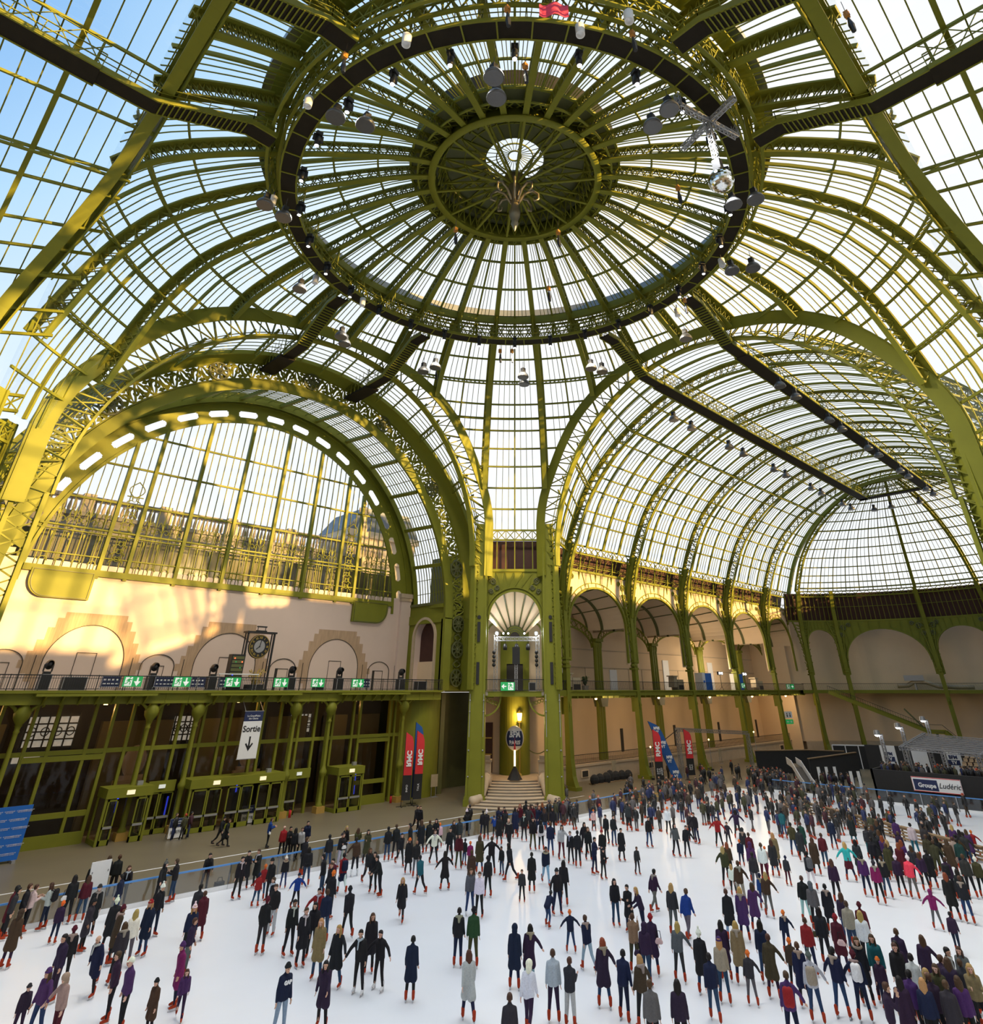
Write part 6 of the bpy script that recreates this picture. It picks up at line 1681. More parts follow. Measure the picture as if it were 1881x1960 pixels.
def freestand(name, x, y, lab, cat):
    t = thing(name, lab, cat, (x,y,0)); b = MB(); b.bx(-.45,.45,-.03,.03,.9,2.0); b.build('board', M['duct'], t); b = MB(); b.bar((-.3,.05,0),(-.3,.05,2.0),.05); b.bar((.3,.05,0),(.3,.05,2.0),.05); b.bx(-.4,.4,-.25,.25,0,.04); b.build('legs', M['alu'], t)
freestand('info_board', 47.8, 29.6, 'small beige notice board by the podium, left of the flags', 'notice board'); freestand('info_board', 55.0, 29.4, 'beige notice board behind the red flag', 'notice board'); freestand('info_board', 74.3, 29.0, 'beige notice board by the podium right of the single flag', 'notice board'); freestand('info_board', 21.9, 34.2, 'grey notice board by the wall left of the corner pillar', 'notice board')
t = thing('fire_extinguisher', 'red fire extinguisher at the foot of the last entrance column', 'fire extinguisher', (16.4, 34.2, 0)); b = MB(); b.lathe([(.001,0),(.12,0),(.12,.5),(.05,.6),(.001,.62)], (0,0,0), 10); b.build('cylinder', M['red'], t, True); MB().bx(-.05,.05,-.12,.05,.6,.7).build('handle', M['black'], t)
t = thing('fire_extinguisher', 'red fire extinguisher beside the column right of the wide porch', 'fire extinguisher', (5.3, 33.9, 0)); b = MB(); b.lathe([(.001,0),(.12,0),(.12,.5),(.05,.6),(.001,.62)], (0,0,0), 10); b.build('cylinder', M['red'], t, True); MB().bx(-.05,.05,-.12,.05,.6,.7).build('handle', M['black'], t)
# rigging portal between two columns, right wing
t = thing('truss_portal', 'thin aluminium truss portal beside the single red flag', 'truss', (0,0,0))
b = MB(); box_truss(b, (55.2,24.2,0),(55.2,24.2,5.5), .4); b.build('left_leg', M['alu'], t); b = MB(); box_truss(b, (74.8,24.2,0),(74.8,24.2,4.2), .4); b.build('right_leg', M['alu'], t); b = MB(); box_truss(b, (55.2,24.2,5.3),(74.8,24.2,4.2), .4); b.build('top_beam', M['alu'], t); b = MB(); b.tube([(55.2,24.2,5.3),(51,24.4,3.9),(49.5,24.4,3.4)], .05, 5); b.build('cable', M['black'], t)
t = thing('toilet_sign', 'white toilet sign with green arrow plate on a column', 'sign', (95.2, 26.2, 0), R(-30)); b = MB(); b.bx(-.75,.75,0,.05,5.6,6.6); b.build('white_plate', M['white'], t); b = MB()
for x in (-.3,.3): b.poly([(x+.1*cos(k*.63),-.01,6.3+.1*sin(k*.63)) for k in range(10)]); b.bx(x-.1,x+.1,-.012,0,5.75,6.15)
b.build('figures', M['black'], t); b = MB(); b.bx(-.75,.75,0,.05,4.7,5.4); b.build('green_plate', M['green'], t); b = MB(); b.bx(-.5,-.1,-.01,0,5.0,5.1); b.prism([(-.6,5.05),(-.4,5.2),(-.4,4.9)], lambda u,v,tt:(u,-.01+tt,v), .01); b.bx(.2,.3,-.01,0,4.9,5.2); b.bx(.4,.5,-.01,0,4.9,5.2); b.build('arrow', M['white'], t)
# lamps on the far columns
for i, (x, y, z, lab) in enumerate(((80.1,26.0,2.6,'tall lit fluorescent strip at the foot of the third column'),(50.9,26.0,2.0,'white lit strip at the foot of the column left of the flags'),(65.5,25.8,2.2,'white lit strip on the column by the single flag'))):
    t = thing('strip_light', lab, 'strip light', (x-.35, y-.4, 0)); MB().tube([(0,0,.2),(0,0,z+1.4)], .05, 6).build('tube', M['alu'], t); MB().bx(-.15,.15,-.15,.15,0,.2).build('foot', M['black'], t); MB().sphere((0,0,z+1.5), .1, 8, 6).build('lamp', M['bulbwarm'], t)
# ---- rink barrier: posts, plexiglass, blue rail, white kick board
def barrier(P, name_label):
    for i, (p, q) in enumerate(zip(P, P[1:])):
        pass
bar_p = thing('rink_barrier', '', 'barrier', (0,0,0))
L_ = 3.0
ORDN = 'first second third fourth fifth sixth seventh eighth ninth tenth eleventh twelfth thirteenth fourteenth fifteenth sixteenth seventeenth eighteenth nineteenth twentieth twenty-first twenty-second'.split()
b = MB(); b.bx(.02,L_-.02,-.015,.015,.25,1.15); b.build('clear_panel', M['clear'], bar_p)
b = MB(); b.bx(.01,L_-.01,-.05,.05,1.13,1.2); b.build('blue_rail', M['rail'], bar_p)
b = MB(); b.bx(.01,L_-.01,-.05,.05,0.0,.25); b.build('kick_board', M['white'], bar_p)
b = MB(); b.bx(.01,.09,.03,.1,0,1.2); b.build('post', M['alu'], bar_p)
for k in range(22):
    place(bar_p, USED, (-32+L_*k, 15.36, 0), 0, 'clear rink barrier panel on the entrance side, %s from the corner stairs end' % ORDN[21-k], 'clear rink barrier panels')
for k in range(10): place(bar_p, USED, (51.05, -20+L_*k, 0), R(90), 'clear rink barrier panel before the black wall, %s from its far end' % ORDN[9-k], 'rink barrier panels before the black wall')
t = thing('white_board', 'blank white board leaning behind the rink barrier at left', 'board', (-14.5, 16.6, 0), R(10))
b = MB(); b.prism([(-.03,.02),(.02,.02),(.22,2.0),(.17,2.0)], lambda u,v,tt: (-.5+tt, u, v), 1.0); b.build('panel', M['white'], t); b = MB(); b.bar((-.4,.1,1.6),(-.4,.8,.02), .04); b.bar((.4,.1,1.6),(.4,.8,.02), .04); b.build('strut', M['alu'], t)
t = thing('black_bag', 'black bag on the floor behind the barrier beside the tall man', 'bag', (-8.2, 16.0, 0)); b = MB(); b.box((0,0,.16),(.5,.25,.32)); b.build('body', M['blackcloth'], t); b = MB(); b.path([(-.15,0,.32),(-.1,0,.5),(.1,0,.5),(.15,0,.32)], .03,.03,(0,1,0)); b.build('handle', M['black'], t)
# ---- wooden slat benches across the ice
sl = thing('slat_fence', '', 'wooden fence', (0,0,0))
for z in (.12,.32,.52,.72):
    b = MB(); b.bx(0,2.3,-.04,.04,z,z+.11); b.build('slat', M['wood'], sl)
for x in (.1,1.15,2.2): b = MB(); b.bx(x-.05,x+.05,.04,.14,0,.9); b.build('post', M['wood'], sl)
b = MB(); b.bx(0,2.3,-.12,.2,.86,.92); b.build('top_board', M['wood'], sl)
A = V((41.5,4.5,.05)); B = V((28.0,-16.5,.05)); n = 10; ang = atan2(B.y-A.y, B.x-A.x)
for k in range(n):
    p = A.lerp(B, k/n); place(sl, USED, tuple(p), ang, 'wooden slat fence section on the ice, %s from the far end of its row' % ORDN[k], 'wooden slat fence sections')
# ---- black drape walls, ramp, stage with truss canopy
t = thing('drape_wall', 'black enclosure with pale top edge behind the far end of the rink', 'partition', (0,0,0))
for P in ([(66,19),(72.5,14.2),(74,10)], [(60.0,9.2),(73.0,8.2)]):
    for p, q in zip(P, P[1:]):
        b = MB(); p, q = V((*p,0)), V((*q,0)); b.bar(p+V((0,0,1.3)), q+V((0,0,1.3)), .15, 2.6); b.build('drape', M['blackcloth'], t); b = MB(); b.bar(p+V((0,0,2.65)), q+V((0,0,2.65)), .3, .1); b.build('top_edge', M['wood'], t)
t = thing('drape_wall', 'long black wall behind the right side of the rink carrying the white and blue sign', 'partition', (0,0,0))
b = MB(); b.bx(52.6,52.9,-24,-.3,0,2.75); b.build('drape', M['blackcloth'], t); b = MB(); b.bx(52.6,60,-.5,-.3,0,2.75); b.build('return_drape', M['blackcloth'], t)
b = MB(); b.bx(52.7,66,-24,-.5,1.55,1.65); b.build('platform', M['maroon'], t)
t = thing('sponsor_sign', 'white and navy sign reading Groupe Ludéric on the black wall', 'sign', (52.5, -6.2, 0), R(-90))
b = MB(); b.bx(-2.15,2.15,-.03,.03,1.2,2.4); b.build('board', M['white'], t); b = MB(); b.bx(-2.0,.1,-.05,-.03,1.32,2.2); b.build('navy_field', M['navy'], t)
b = MB(); b.path([(-2.12,-.04,1.23),(2.12,-.04,1.23),(2.12,-.04,2.37),(-2.12,-.04,2.37)], .05,.03,(0,1,0),True); b.build('edge', M['red'], t)
text('lettering', 'Groupe', .5, M['white'], t, (-.85,-.06,1.72), (R(90),0,0), bold=.015); text('script_lettering', 'Ludéric', .62, M['black'], t, (1.1,-.06,1.78), (R(90),0,0), shear=.35)
t = thing('access_ramp', 'white covered stair ramp in front of the black enclosure', 'ramp', (0,0,0))
A, B, C2, D2 = V((63.5,13.6,2.0)), V((60.8,11.8,1.9)), V((55.6,8.6,.75)), V((53.9,7.6,.6))
for o_ in (V((0,0,0)), V((.6,-1.0,0))): b = MB(); b.path([p+o_ for p in (A,B,C2,D2)], .06, .75); b.build('side_panel', M['white'], t)
b = MB(); b.path([p+V((.3,-.5,-.35)) for p in (A,B,C2,D2)], 1.1, .08); b.build('deck', M['black'], t)
b = MB()
for p in (A,B,C2): b.bar(p+V((.3,-.5,-.3)), (p.x+.3,p.y-.5,0), .12)
b.build('support', M['black'], t)
t = thing('stage_canopy', 'silver truss roof over the stage platform at the right edge', 'truss roof', (0,0,0))
xs = [57+1.1*i for i in range(9)]
for x in xs: b = MB(); box_truss(b, (x,-22,3.7+.09*(x-57)),(x,-2.5,4.5+.09*(x-57)), .28, 22); b.build('roof_truss', M['alu'], t)
for y, z in ((-22,3.7),(-16,3.9),(-10,4.15),(-2.6,4.45)):
    b = MB(); box_truss(b, (56.5,y,z),(66.5,y,z+.9), .32, 12); b.build('cross_truss', M['alu'], t)
for x, y in ((57,-2.8),(57,-6.4),(57,-9.5),(57,-13),(66,-2.8)):
    b = MB(); box_truss(b, (x,y,1.65),(x,y,4.3 if x < 60 else 5.2), .36); b.build('mast', M['alu'], t)
for i, (x, y, z) in enumerate(((63.0,1.2,5.4),(68.6,.4,6.0),(74.6,-1.0,6.6))):
    t2 = thing('mast_lamp', ['leftmost lit lamp mast beside the truss roof','middle lit lamp mast above the truss roof','right lit lamp mast above the truss roof'][i], 'lamp mast', (x,y,0)); b = MB(); box_truss(b, (0,0,0),(0,0,z), .3); b.build('mast', M['alu'], t2); MB().bx(-.3,.3,-.3,.3,0,.05).build('base_plate', M['black'], t2)
    b = MB(); b.lathe([(.4,z-.1),(.3,z+.35),(.001,z+.4)], (-.3,.3,0), 12); b.build('lamp_shade', M['alu'], t2); b = MB(); b.sphere((-.35,.3,z), .28, 10, 7); b.build('lamp', M['bulb'], t2)
bl = thing('bleacher_row', '', 'seating row', (0,0,0))
b = MB(); b.bx(0,.9,-11,0,0,.25); b.build('step', M['maroon'], bl)
for k in range(20):
    y = -.3-.54*k; b = MB(); b.bx(.25,.6,y-.2,y+.2,.3,.36); b.bx(.55,.6,y-.2,y+.2,.36,.6); b.build('seat', M['cream'], bl)
for k in range(6): place(bl, USED, (58.5+.95*k, -6.6, 1.66+.3*k*1.0), 0, ['front','second','third','fourth','fifth','back'][k]+' row of pale seats under the truss roof', 'rows of pale seats under the truss roof')
b = MB()
def panel(x, y, w, h, z, m, lab, rz, txt=None):
    t = thing('backdrop_panel', lab, 'backdrop panel', (x,y,0), rz); b = MB(); b.bx(-w/2,w/2,-.06,.06,0,h); b.build('panel', M[m], t)
    b = MB(); b.bx(-w/2,w/2,.06,.5,0,.08); b.build('foot', M['black'], t)
    if txt: b = MB(); b.bx(-.62,.62,-.08,-.06,h*.62-.3,h*.62+.22); b.build('logo_field', M['navy'], t); text('lettering', 'BFM', .5, M['navy'], t, (0,-.09,h*.62+.5), (R(90),0,0), bold=.02); text('lettering', 'TV', .46, M['white'], t, (0,-.1,h*.62-.04), (R(90),0,0), bold=.02)
PX = (72.0, 5.5)
for i, (m, tx, lab) in enumerate((('black',0,'black backdrop panel left of the white BFM TV panel'),('white',1,'white backdrop panel with the BFM TV logo'),('black',0,'black backdrop panel right of the BFM TV panel'),('white',0,'plain white backdrop panel behind the truss masts'),('black',0,'black backdrop panel behind the truss roof, centre'),('white',1,'second white BFM TV backdrop panel, under the truss roof'),('black',0,'black backdrop panel under the truss roof at right'))): panel(71.5-.9*i*0+.2*i, 5.4-1.75*i, 1.75, 3.7, 0, m, lab, R(-80), tx)
t = thing('frame_partition', 'row of pale framed dark panels behind the black enclosure', 'partition', (80.5, 14, 0), R(-60))
b = MB(); b.bx(0,7,-.05,.05,0,2.9); b.build('dark_panels', M['black'], t); b = MB()
for i in range(5): b.bx(1.75*i-.06,1.75*i+.06,-.08,-.05,0,2.9)
b.bx(0,7,-.08,-.05,2.8,2.95); b.build('frame', M['white'], t)
for i, (x, y) in enumerate(((57.5,7.2),(58.3,6.6),(59.2,6.0),(55.8,3.0),(56.4,2.4))):
    t = thing('roll_up_sign', 'white roll-up sign among the far crowd, '+['first of three','second of three','third of three','left of a pair','right of a pair'][i], 'roll-up sign', (x,y,0), R(-50), 'white roll-up signs by the far crowd'); MB().bx(-.16,.16,-.02,.02,.08,2.1).build('banner', M['white'], t); MB().bx(-.25,.25,-.12,.12,0,.08).build('base', M['black'], t)
t = thing('stacked_chairs', 'dark heap of covered equipment beside the flags', 'covered equipment', (41.9, 28.3, 0)); b = MB(); rnd = random.Random(4)
for i in range(7): b.sphere((i*1.15,rnd.uniform(-.2,.2),.45), .6, 10, 6, (1.1,.8,rnd.uniform(.9,1.4)))
b.build('cover', M['blackcloth'], t); MB().bx(-.4,7.4,-.5,.5,0,.1).build('pallet', M['wood'], t)
# ================================================================== people
CC = dict(k=((.012,.012,.014),'black'), n=((.014,.022,.065),'navy'), d=((.045,.045,.05),'dark grey'), g=((.16,.16,.17),'grey'), l=((.42,.42,.44),'light grey'), w=((.72,.71,.70),'white'),
 r=((.42,.022,.025),'red'), u=((.13,.014,.028),'burgundy'), p=((.10,.035,.16),'purple'), v=((.045,.022,.06),'dark purple'), b=((.015,.07,.32),'blue'), j=((.035,.075,.17),'jeans'), J=((.22,.32,.44),'pale jeans'),
 t=((.33,.23,.12),'tan'), o=((.085,.05,.028),'brown'), O=((.075,.072,.028),'olive'), e=((.03,.10,.035),'green'), q=((.02,.16,.19),'teal'), c=((.03,.38,.42),'cyan'), y=((.45,.30,.05),'mustard'), i=((.62,.42,.40),'pale pink'), m=((.30,.02,.14),'magenta'), f=((.48,.40,.30),'beige'), R=((.75,.05,.08),'bright red'), M=((.30,.55,.47),'mint'), D=((.024,.028,.03),'charcoal'), G=((.02,.075,.06),'dark green'), x=((.66,.14,.02),'orange'), h=((.07,.035,.018),'brown'), z=((.012,.010,.009),'black'), Y=((.42,.26,.09),'blond'), A=((.22,.06,.02),'auburn'), H=((.14,.08,.04),'light brown'))
DARK = .62
for _k in list(CC):
    if _k not in 'wicRMxhzYAHlkJ': CC[_k] = (tuple(v*DARK for v in CC[_k][0]), CC[_k][1])
POSE = {  # torso lean fwd, side ; legs (fwd swing, out, knee) L,R ; arms (fwd, out, elbow) L,R ; head turn
 'S': (4,0,(3,5,4),(-2,5,4),(4,9,14),(2,9,12),0,'standing'),
 'T': (2,0,(1,3,2),(1,3,3),(-4,8,40),(-4,8,40),10,'hands in pockets'),
 'W': (8,0,(22,3,10),(-20,3,22),(-18,8,14),(20,8,20),0,'striding'),
 'G': (12,3,(8,6,14),(-26,8,26),(10,22,16),(-14,24,12),-8,'gliding on one leg'),
 'A': (6,0,(6,9,8),(-4,9,8),(12,52,10),(8,56,12),0,'arms spread'),
 'R': (5,3,(4,7,6),(-4,6,8),(4,10,16),(24,46,10),14,'right arm out'),
 'L': (5,-3,(-4,7,6),(5,6,8),(24,46,10),(4,10,16),-14,'left arm out'),
 'B': (46,0,(28,7,34),(6,7,30),(36,10,20),(44,12,14),0,'bending forward'),
 'P': (2,0,(2,5,3),(-2,4,4),(52,6,112),(50,8,116),0,'holding up a phone'),
 'C': (3,0,(3,5,4),(-2,5,5),(26,2,82),(22,2,88),-6,'hands held in front'),
 'N': (18,0,(-4,4,4),(-8,4,2),(40,12,40),(38,12,44),8,'leaning forward'),
 'F': (10,2,(16,6,16),(-6,5,10),(38,8,24),(-10,18,14),6,'reaching ahead'),
}
def rx(a):
    return Matrix.Rotation(R(a), 3, 'X')
def skel(code):
    lean_, side, LL, RL, LA, RA, ht, _ = POSE[code]
    J = {}; pel = V((0,0,.93)); T = Matrix.Rotation(R(-lean_), 3, 'X') @ Matrix.Rotation(R(side), 3, 'Y')
    def leg(sg, L):
        hip = pel+V((sg*.09,0,-.02)); f, o, k = L
        d = Matrix.Rotation(R(sg*-o), 3, 'Y') @ Matrix.Rotation(R(f), 3, 'X') @ V((0,0,-1)); kn = hip+d*.44
        d2 = Matrix.Rotation(R(sg*-o), 3, 'Y') @ Matrix.Rotation(R(f-k), 3, 'X') @ V((0,0,-1)); an = kn+d2*.43
        return hip, kn, an
    J['hl'], J['kl'], J['al'] = leg(-1, LL); J['hr'], J['kr'], J['ar'] = leg(1, RL)
    dz = .08-min(J['al'].z, J['ar'].z)
    t = lambda p: pel + T @ V(p)
    J['pel'] = pel; J['bel'] = t((0,.005,.16)); J['che'] = t((0,.01,.36)); J['nec'] = t((0,.0,.52)); 
    for sg, nm, A in ((-1,'l',LA),(1,'r',RA)):
        s = t((sg*.165,-.005,.435)); f, o, e = A
        u = T @ (Matrix.Rotation(R(sg*-o), 3, 'Y') @ Matrix.Rotation(R(f), 3, 'X') @ V((0,0,-1)))
        el = s+u*.28; u2 = T @ (Matrix.Rotation(R(sg*-o*.7), 3, 'Y') @ Matrix.Rotation(R(f+e), 3, 'X') @ V((0,0,-1))); w = el+u2*.245
        J['s'+nm], J['e'+nm], J['w'+nm], J['d'+nm] = s, el, w, u2
    hd = J['nec'] + (T @ V((0,.02,.035))) + V((0,.03,.085)); J['head'] = hd
    for k in list(J):
        if k[0] != 'd' or len(k) != 2: J[k] = J[k]+V((0,0,dz))
    J['T'] = T; J['hrot'] = Matrix.Rotation(R(ht), 3, 'Z') @ Matrix.Rotation(R(-lean_*.3), 3, 'X')
    return J
def caps(b, p, r0, q, r1, k=10):
    p, q = V(p), V(q); d = q-p
    if d.length < 1e-4: q = p+V((0,0,.001)); d = q-p
    d.normalize(); b.tube([p-d*r0*.98, p-d*r0*.75, p-d*r0*.35, p, q, q+d*r1*.35, q+d*r1*.75, q+d*r1*.98], [r0*.15, r0*.66, r0*.94, r0, r1, r1*.94, r1*.66, r1*.15], k)
def remesh(b, name, vox, ratio, smooth=2):
    me = b.mesh('tmp', M['skin']); o = bpy.data.objects.new('tmp', me); COL.objects.link(o)
    m = o.modifiers.new('r', 'REMESH'); m.mode = 'VOXEL'; m.voxel_size = vox; m.use_smooth_shade = True
    if smooth: s = o.modifiers.new('s', 'SMOOTH'); s.iterations = smooth; s.factor = .5
    if ratio < 1: dc = o.modifiers.new('d', 'DECIMATE'); dc.ratio = ratio
    dg = bpy.context.evaluated_depsgraph_get(); out = bpy.data.meshes.new_from_object(o.evaluated_get(dg)); out.name = name
    bpy.data.objects.remove(o); bpy.data.meshes.remove(me); out.materials.clear()
    out.polygons.foreach_set('use_smooth', [True]*len(out.polygons)); return out
def head_caps(b, J):
    H = lambda p: J['head'] + J['hrot'] @ V(p)
    caps(b, H((0,-.012,.035)), .088, H((0,.012,.03)), .084, 14); caps(b, H((0,.02,-.03)), .062, H((0,.042,-.062)), .040, 12)
    caps(b, H((0,.088,-.002)), .011, H((0,.104,-.022)), .014, 8)
    caps(b, H((-.028,.083,.012)), .013, H((-.045,.072,.012)), .010, 6); caps(b, H((.028,.083,.012)), .013, H((.045,.072,.012)), .010, 6)
    for sg in (-1,1): caps(b, H((sg*.084,0,.015)), .014, H((sg*.082,.005,-.02)), .010, 6)
    caps(b, H((0,-.01,-.06)), .052, J['nec']+V((0,0,-.03)), .058, 12)
    return H
def body_mesh(code):
    J = skel(code); b = MB(); H = head_caps(b, J); Tr = J['T']
    for sg in (-1,1):
        o = Tr @ V((sg*.065,0,0)); caps(b, J['pel']+o, .105, J['bel']+o*.8, .095); caps(b, J['bel']+o*.8, .095, J['che']+o*1.1, .11); caps(b, J['che']+o*1.1, .10, J['nec']+Tr @ V((sg*.06,0,-.07)), .055)
    for n in 'lr': caps(b, J['nec']+V((0,0,-.04)), .05, J['s'+n], .045)
    for n in 'lr':
        caps(b, J['h'+n], .085, J['k'+n], .055); caps(b, J['k'+n], .054, J['a'+n], .036); caps(b, J['a'+n]+V((0,-.02,-.03)), .038, J['a'+n]+V((0,.14,-.05)), .030)
        caps(b, J['s'+n], .052, J['e'+n], .04); caps(b, J['e'+n], .039, J['w'+n], .027)
        d = J['d'+n].normalized(); sg = -1 if n == 'l' else 1
        side = d.cross(Tr @ V((sg,0,0))).normalized(); pn = d.cross(side)
        w = J['w'+n]; palm = w+d*.075
        for q in (-.022,0,.022): caps(b, w+d*.015+side*q*.7, .017, palm+side*q, .017, 8)
        for i, q in enumerate((-.033,-.011,.011,.033)):
            L1 = (.032,.04,.043,.036)[i]; k1 = palm+d*.012+side*q; k2 = k1+d*L1+pn*(-sg*.008); k3 = k2+d*L1*.75+pn*(-sg*.02)
            caps(b, k1, .0095, k2, .009, 6); caps(b, k2, .009, k3, .0075, 6)
        t1 = w+d*.03+side*.03; t2 = t1+d*.03+side*.028; caps(b, w+d*.02+side*.015, .013, t1, .012, 6); caps(b, t1, .011, t2+d*.015, .009, 6)
    me = remesh(b, 'person_body', .0085, .22, 1)
    for m in ('skin','eye','lip'): me.materials.append(M[m])
    eyes = [H((-.032,.085,.012)), H((.032,.085,.012))]; mouth = [H((-.016,.083,-.052)), H((.0,.088,-.052)), H((.016,.083,-.052))]
    for p in me.polygons:
        c = p.center
        if any((c-e).length < .0135 for e in eyes): p.material_index = 1
        elif any((c-e).length < .0125 for e in mouth): p.material_index = 2
    return me, J
def jacket_mesh(code, kind):
    J = skel(code); b = MB(); Tr = J['T']; puff = .02
    for sg in (-1,1):
        o = Tr @ V((sg*.068,0,0)); hem = J['pel']+Tr @ V((sg*.075,0,-.04))
        caps(b, hem, .128, J['bel']+o, .12+puff*.4, 12); caps(b, J['bel']+o, .12+puff*.4, J['che']+o*1.15, .128+puff*.4, 12); caps(b, J['che']+o*1.15, .12, J['nec']+Tr @ V((sg*.07,0,-.07)), .07)
        if kind == 'l':
            kn = (J['kl']+J['kr'])/2; kk = J['kl' if sg < 0 else 'kr']; e = kk.lerp(kn, .35)+V((0,0,.08)); caps(b, hem, .13, e+V((sg*.03,0,0)), .145, 12); caps(b, hem.lerp(e,.5), .125, e, .135)
    caps(b, J['nec']+V((0,0,-.06)), .085, J['nec']+V((0,.01,.01)), .072, 12)
    for n in 'lr': caps(b, J['nec']+V((0,-.01,-.03)), .066, J['s'+n], .06)
    for n in 'lr': caps(b, J['s'+n], .066, J['e'+n], .060); caps(b, J['e'+n], .059, J['w'+n]-J['d'+n].normalized()*.005, .047)
    me = remesh(b, 'jacket', .02, .42, 2); me.materials.append(M['cloth']); return me
def trouser_mesh(code, kind):
    J = skel(code); b = MB(); Tr = J['T']; w = 1.0 if kind == 'n' else 1.25
    for sg in (-1,1): o = V((sg*.06,0,0)); caps(b, J['pel']+o, .118, J['pel']+o+Tr @ V((0,0,.07)), .11)
    for n in 'lr': caps(b, J['h'+n], .10, J['k'+n], .066*w); caps(b, J['k'+n], .066*w, J['a'+n]+V((0,0,.05)), .05*w)
    me = remesh(b, 'trousers', .018, .5, 1); me.materials.append(M['cloth']); return me
def skirt_mesh(code):
    J = skel(code); b = MB(); c = (J['kl']+J['kr'])/2+V((0,0,.14))
    for sg in (-1,1): caps(b, J['pel']+V((sg*.06,0,.05)), .12, c+V((sg*.09,0,0)), .16)
    me = remesh(b, 'skirt', .022, .6, 1); me.materials.append(M['cloth']); return me
def head_piece(kind):
    b = MB()
    if kind in ('short','long','pony'):
        caps(b, (0,-.028,.05), .094, (0,.002,.058), .088, 14); caps(b, (0,-.05,.0), .075, (0,-.045,-.05), .05)
        for sg in (-1,1): caps(b, (sg*.07,-.01,.03), .03, (sg*.078,-.02,-.02), .018)
    if kind == 'long':
        for sg in (-1,0,1): caps(b, (sg*.06,-.045,0), .06, (sg*.075,-.10,-.33), .035); caps(b, (sg*.03,-.07,.0), .055, (sg*.03,-.125,-.40), .035)
        for sg in (-1,1): caps(b, (sg*.078,.0,.03), .03, (sg*.095,.01,-.22), .026)
    if kind == 'pony': caps(b, (0,-.11,.04), .035, (0,-.14,-.20), .022)
    if kind in ('beanie','bobble'):
        caps(b, (0,-.02,.055), .101, (0,-.012,.085), .088, 14); b.lathe([(.100,.03),(.112,.035),(.112,.07),(.098,.075)], (0,-.012,0), 18)
        caps(b, (0,-.06,-.03), .06, (0,-.055,-.075), .045)
        if kind == 'bobble': b.sphere((0,-.02,.21), .042, 10, 7)
    if kind == 'hood':
        caps(b, (0,-.03,.04), .122, (0,-.0,.05), .112, 14); caps(b, (0,-.06,-.06), .11, (0,-.07,-.12), .10)
    if kind == 'cap':
        caps(b, (0,-.018,.06), .098, (0,-.0,.072), .09, 14); caps(b, (-.03,.10,.055), .014, (.03,.10,.055), .014); caps(b, (-.045,.13,.048), .01, (.045,.13,.048), .01); caps(b,(0,.08,.06),.03,(0,.12,.052),.02)
    me = remesh(b, kind, .013, .5, 1); me.materials.append(M['hair'] if kind in ('short','long','pony') else M['cloth']); return me
def collar_mesh(kind):
    b = MB()
    if kind == 'scarf':
        b.tube([(.092*cos(a),.086*sin(a)-.01,-.13+.012*sin(3*a)) for a in [k*pi/8 for k in range(16)]], .04, 8, True); caps(b, (.04,.085,-.14), .032, (.05,.13,-.38), .026)
    else:
        b.tube([(.125*cos(a),.105*sin(a)-.045,-.135-.02*sin(a)) for a in [k*pi/9 for k in range(18)]], .045, 8, True); caps(b, (0,-.14,-.15), .07, (0,-.15,-.27), .055)
    me = remesh(b, kind, .016, .5, 1); me.materials.append(M['cloth']); return me
def boot_mesh(skate):
    b = MB(); caps(b, (0,-.02,.10), .056, (0,-.03,.24 if skate else .16), .060); caps(b, (0,-.035,.07), .05, (0,.10,.05), .043); caps(b, (0,.06,.07), .045, (0,.15,.045), .036)
    me = remesh(b, 'skate' if skate else 'shoe', .014, .6, 1); me.materials.append(M['cloth'])
    return me
def blade_mesh():
    n = MB(); n.bx(-.006,.006,-.11,.19,-.055,-.02); n.bx(-.02,.02,-.09,-.04,-.03,.03); n.bx(-.02,.02,.08,.13,-.03,.02); return n.mesh('blade', M['blade'])
PC = {}
def get(key, fn):
    if key not in PC: PC[key] = fn()
    return PC[key]
HEADS = {'n':('short','z','short dark hair'),'b':('short','h','short brown hair'),'s':('short','Y','short fair hair'),'g':('long','h','long brown hair'),'k':('long','z','long black hair'),'y':('long','Y','long blond hair'),'r':('long','A','long auburn hair'),'t':('pony','h','brown ponytail'),'K':('pony','z','black ponytail'),
 'o':('beanie','x','orange hat'),'w':('bobble','w','white bobble hat'),'m':('beanie','n','navy beanie'),'u':('beanie','u','burgundy beanie'),'z':('beanie','k','black beanie'),'v':('beanie','p','purple beanie'),'x':('bobble','g','grey bobble hat'),'e':('beanie','d','dark grey beanie'),'c':('cap','w','white cap'),'d':(None,'z','shaved head'),'h':('hood',None,'raised hood'),'R':('beanie','r','red hat')}
SKIN = [(.62,.36,.26),(.55,.31,.21),(.66,.41,.31),(.30,.15,.09),(.58,.35,.24)]
PEOPLE = []; PROTO = {}
prnd = random.Random(21)
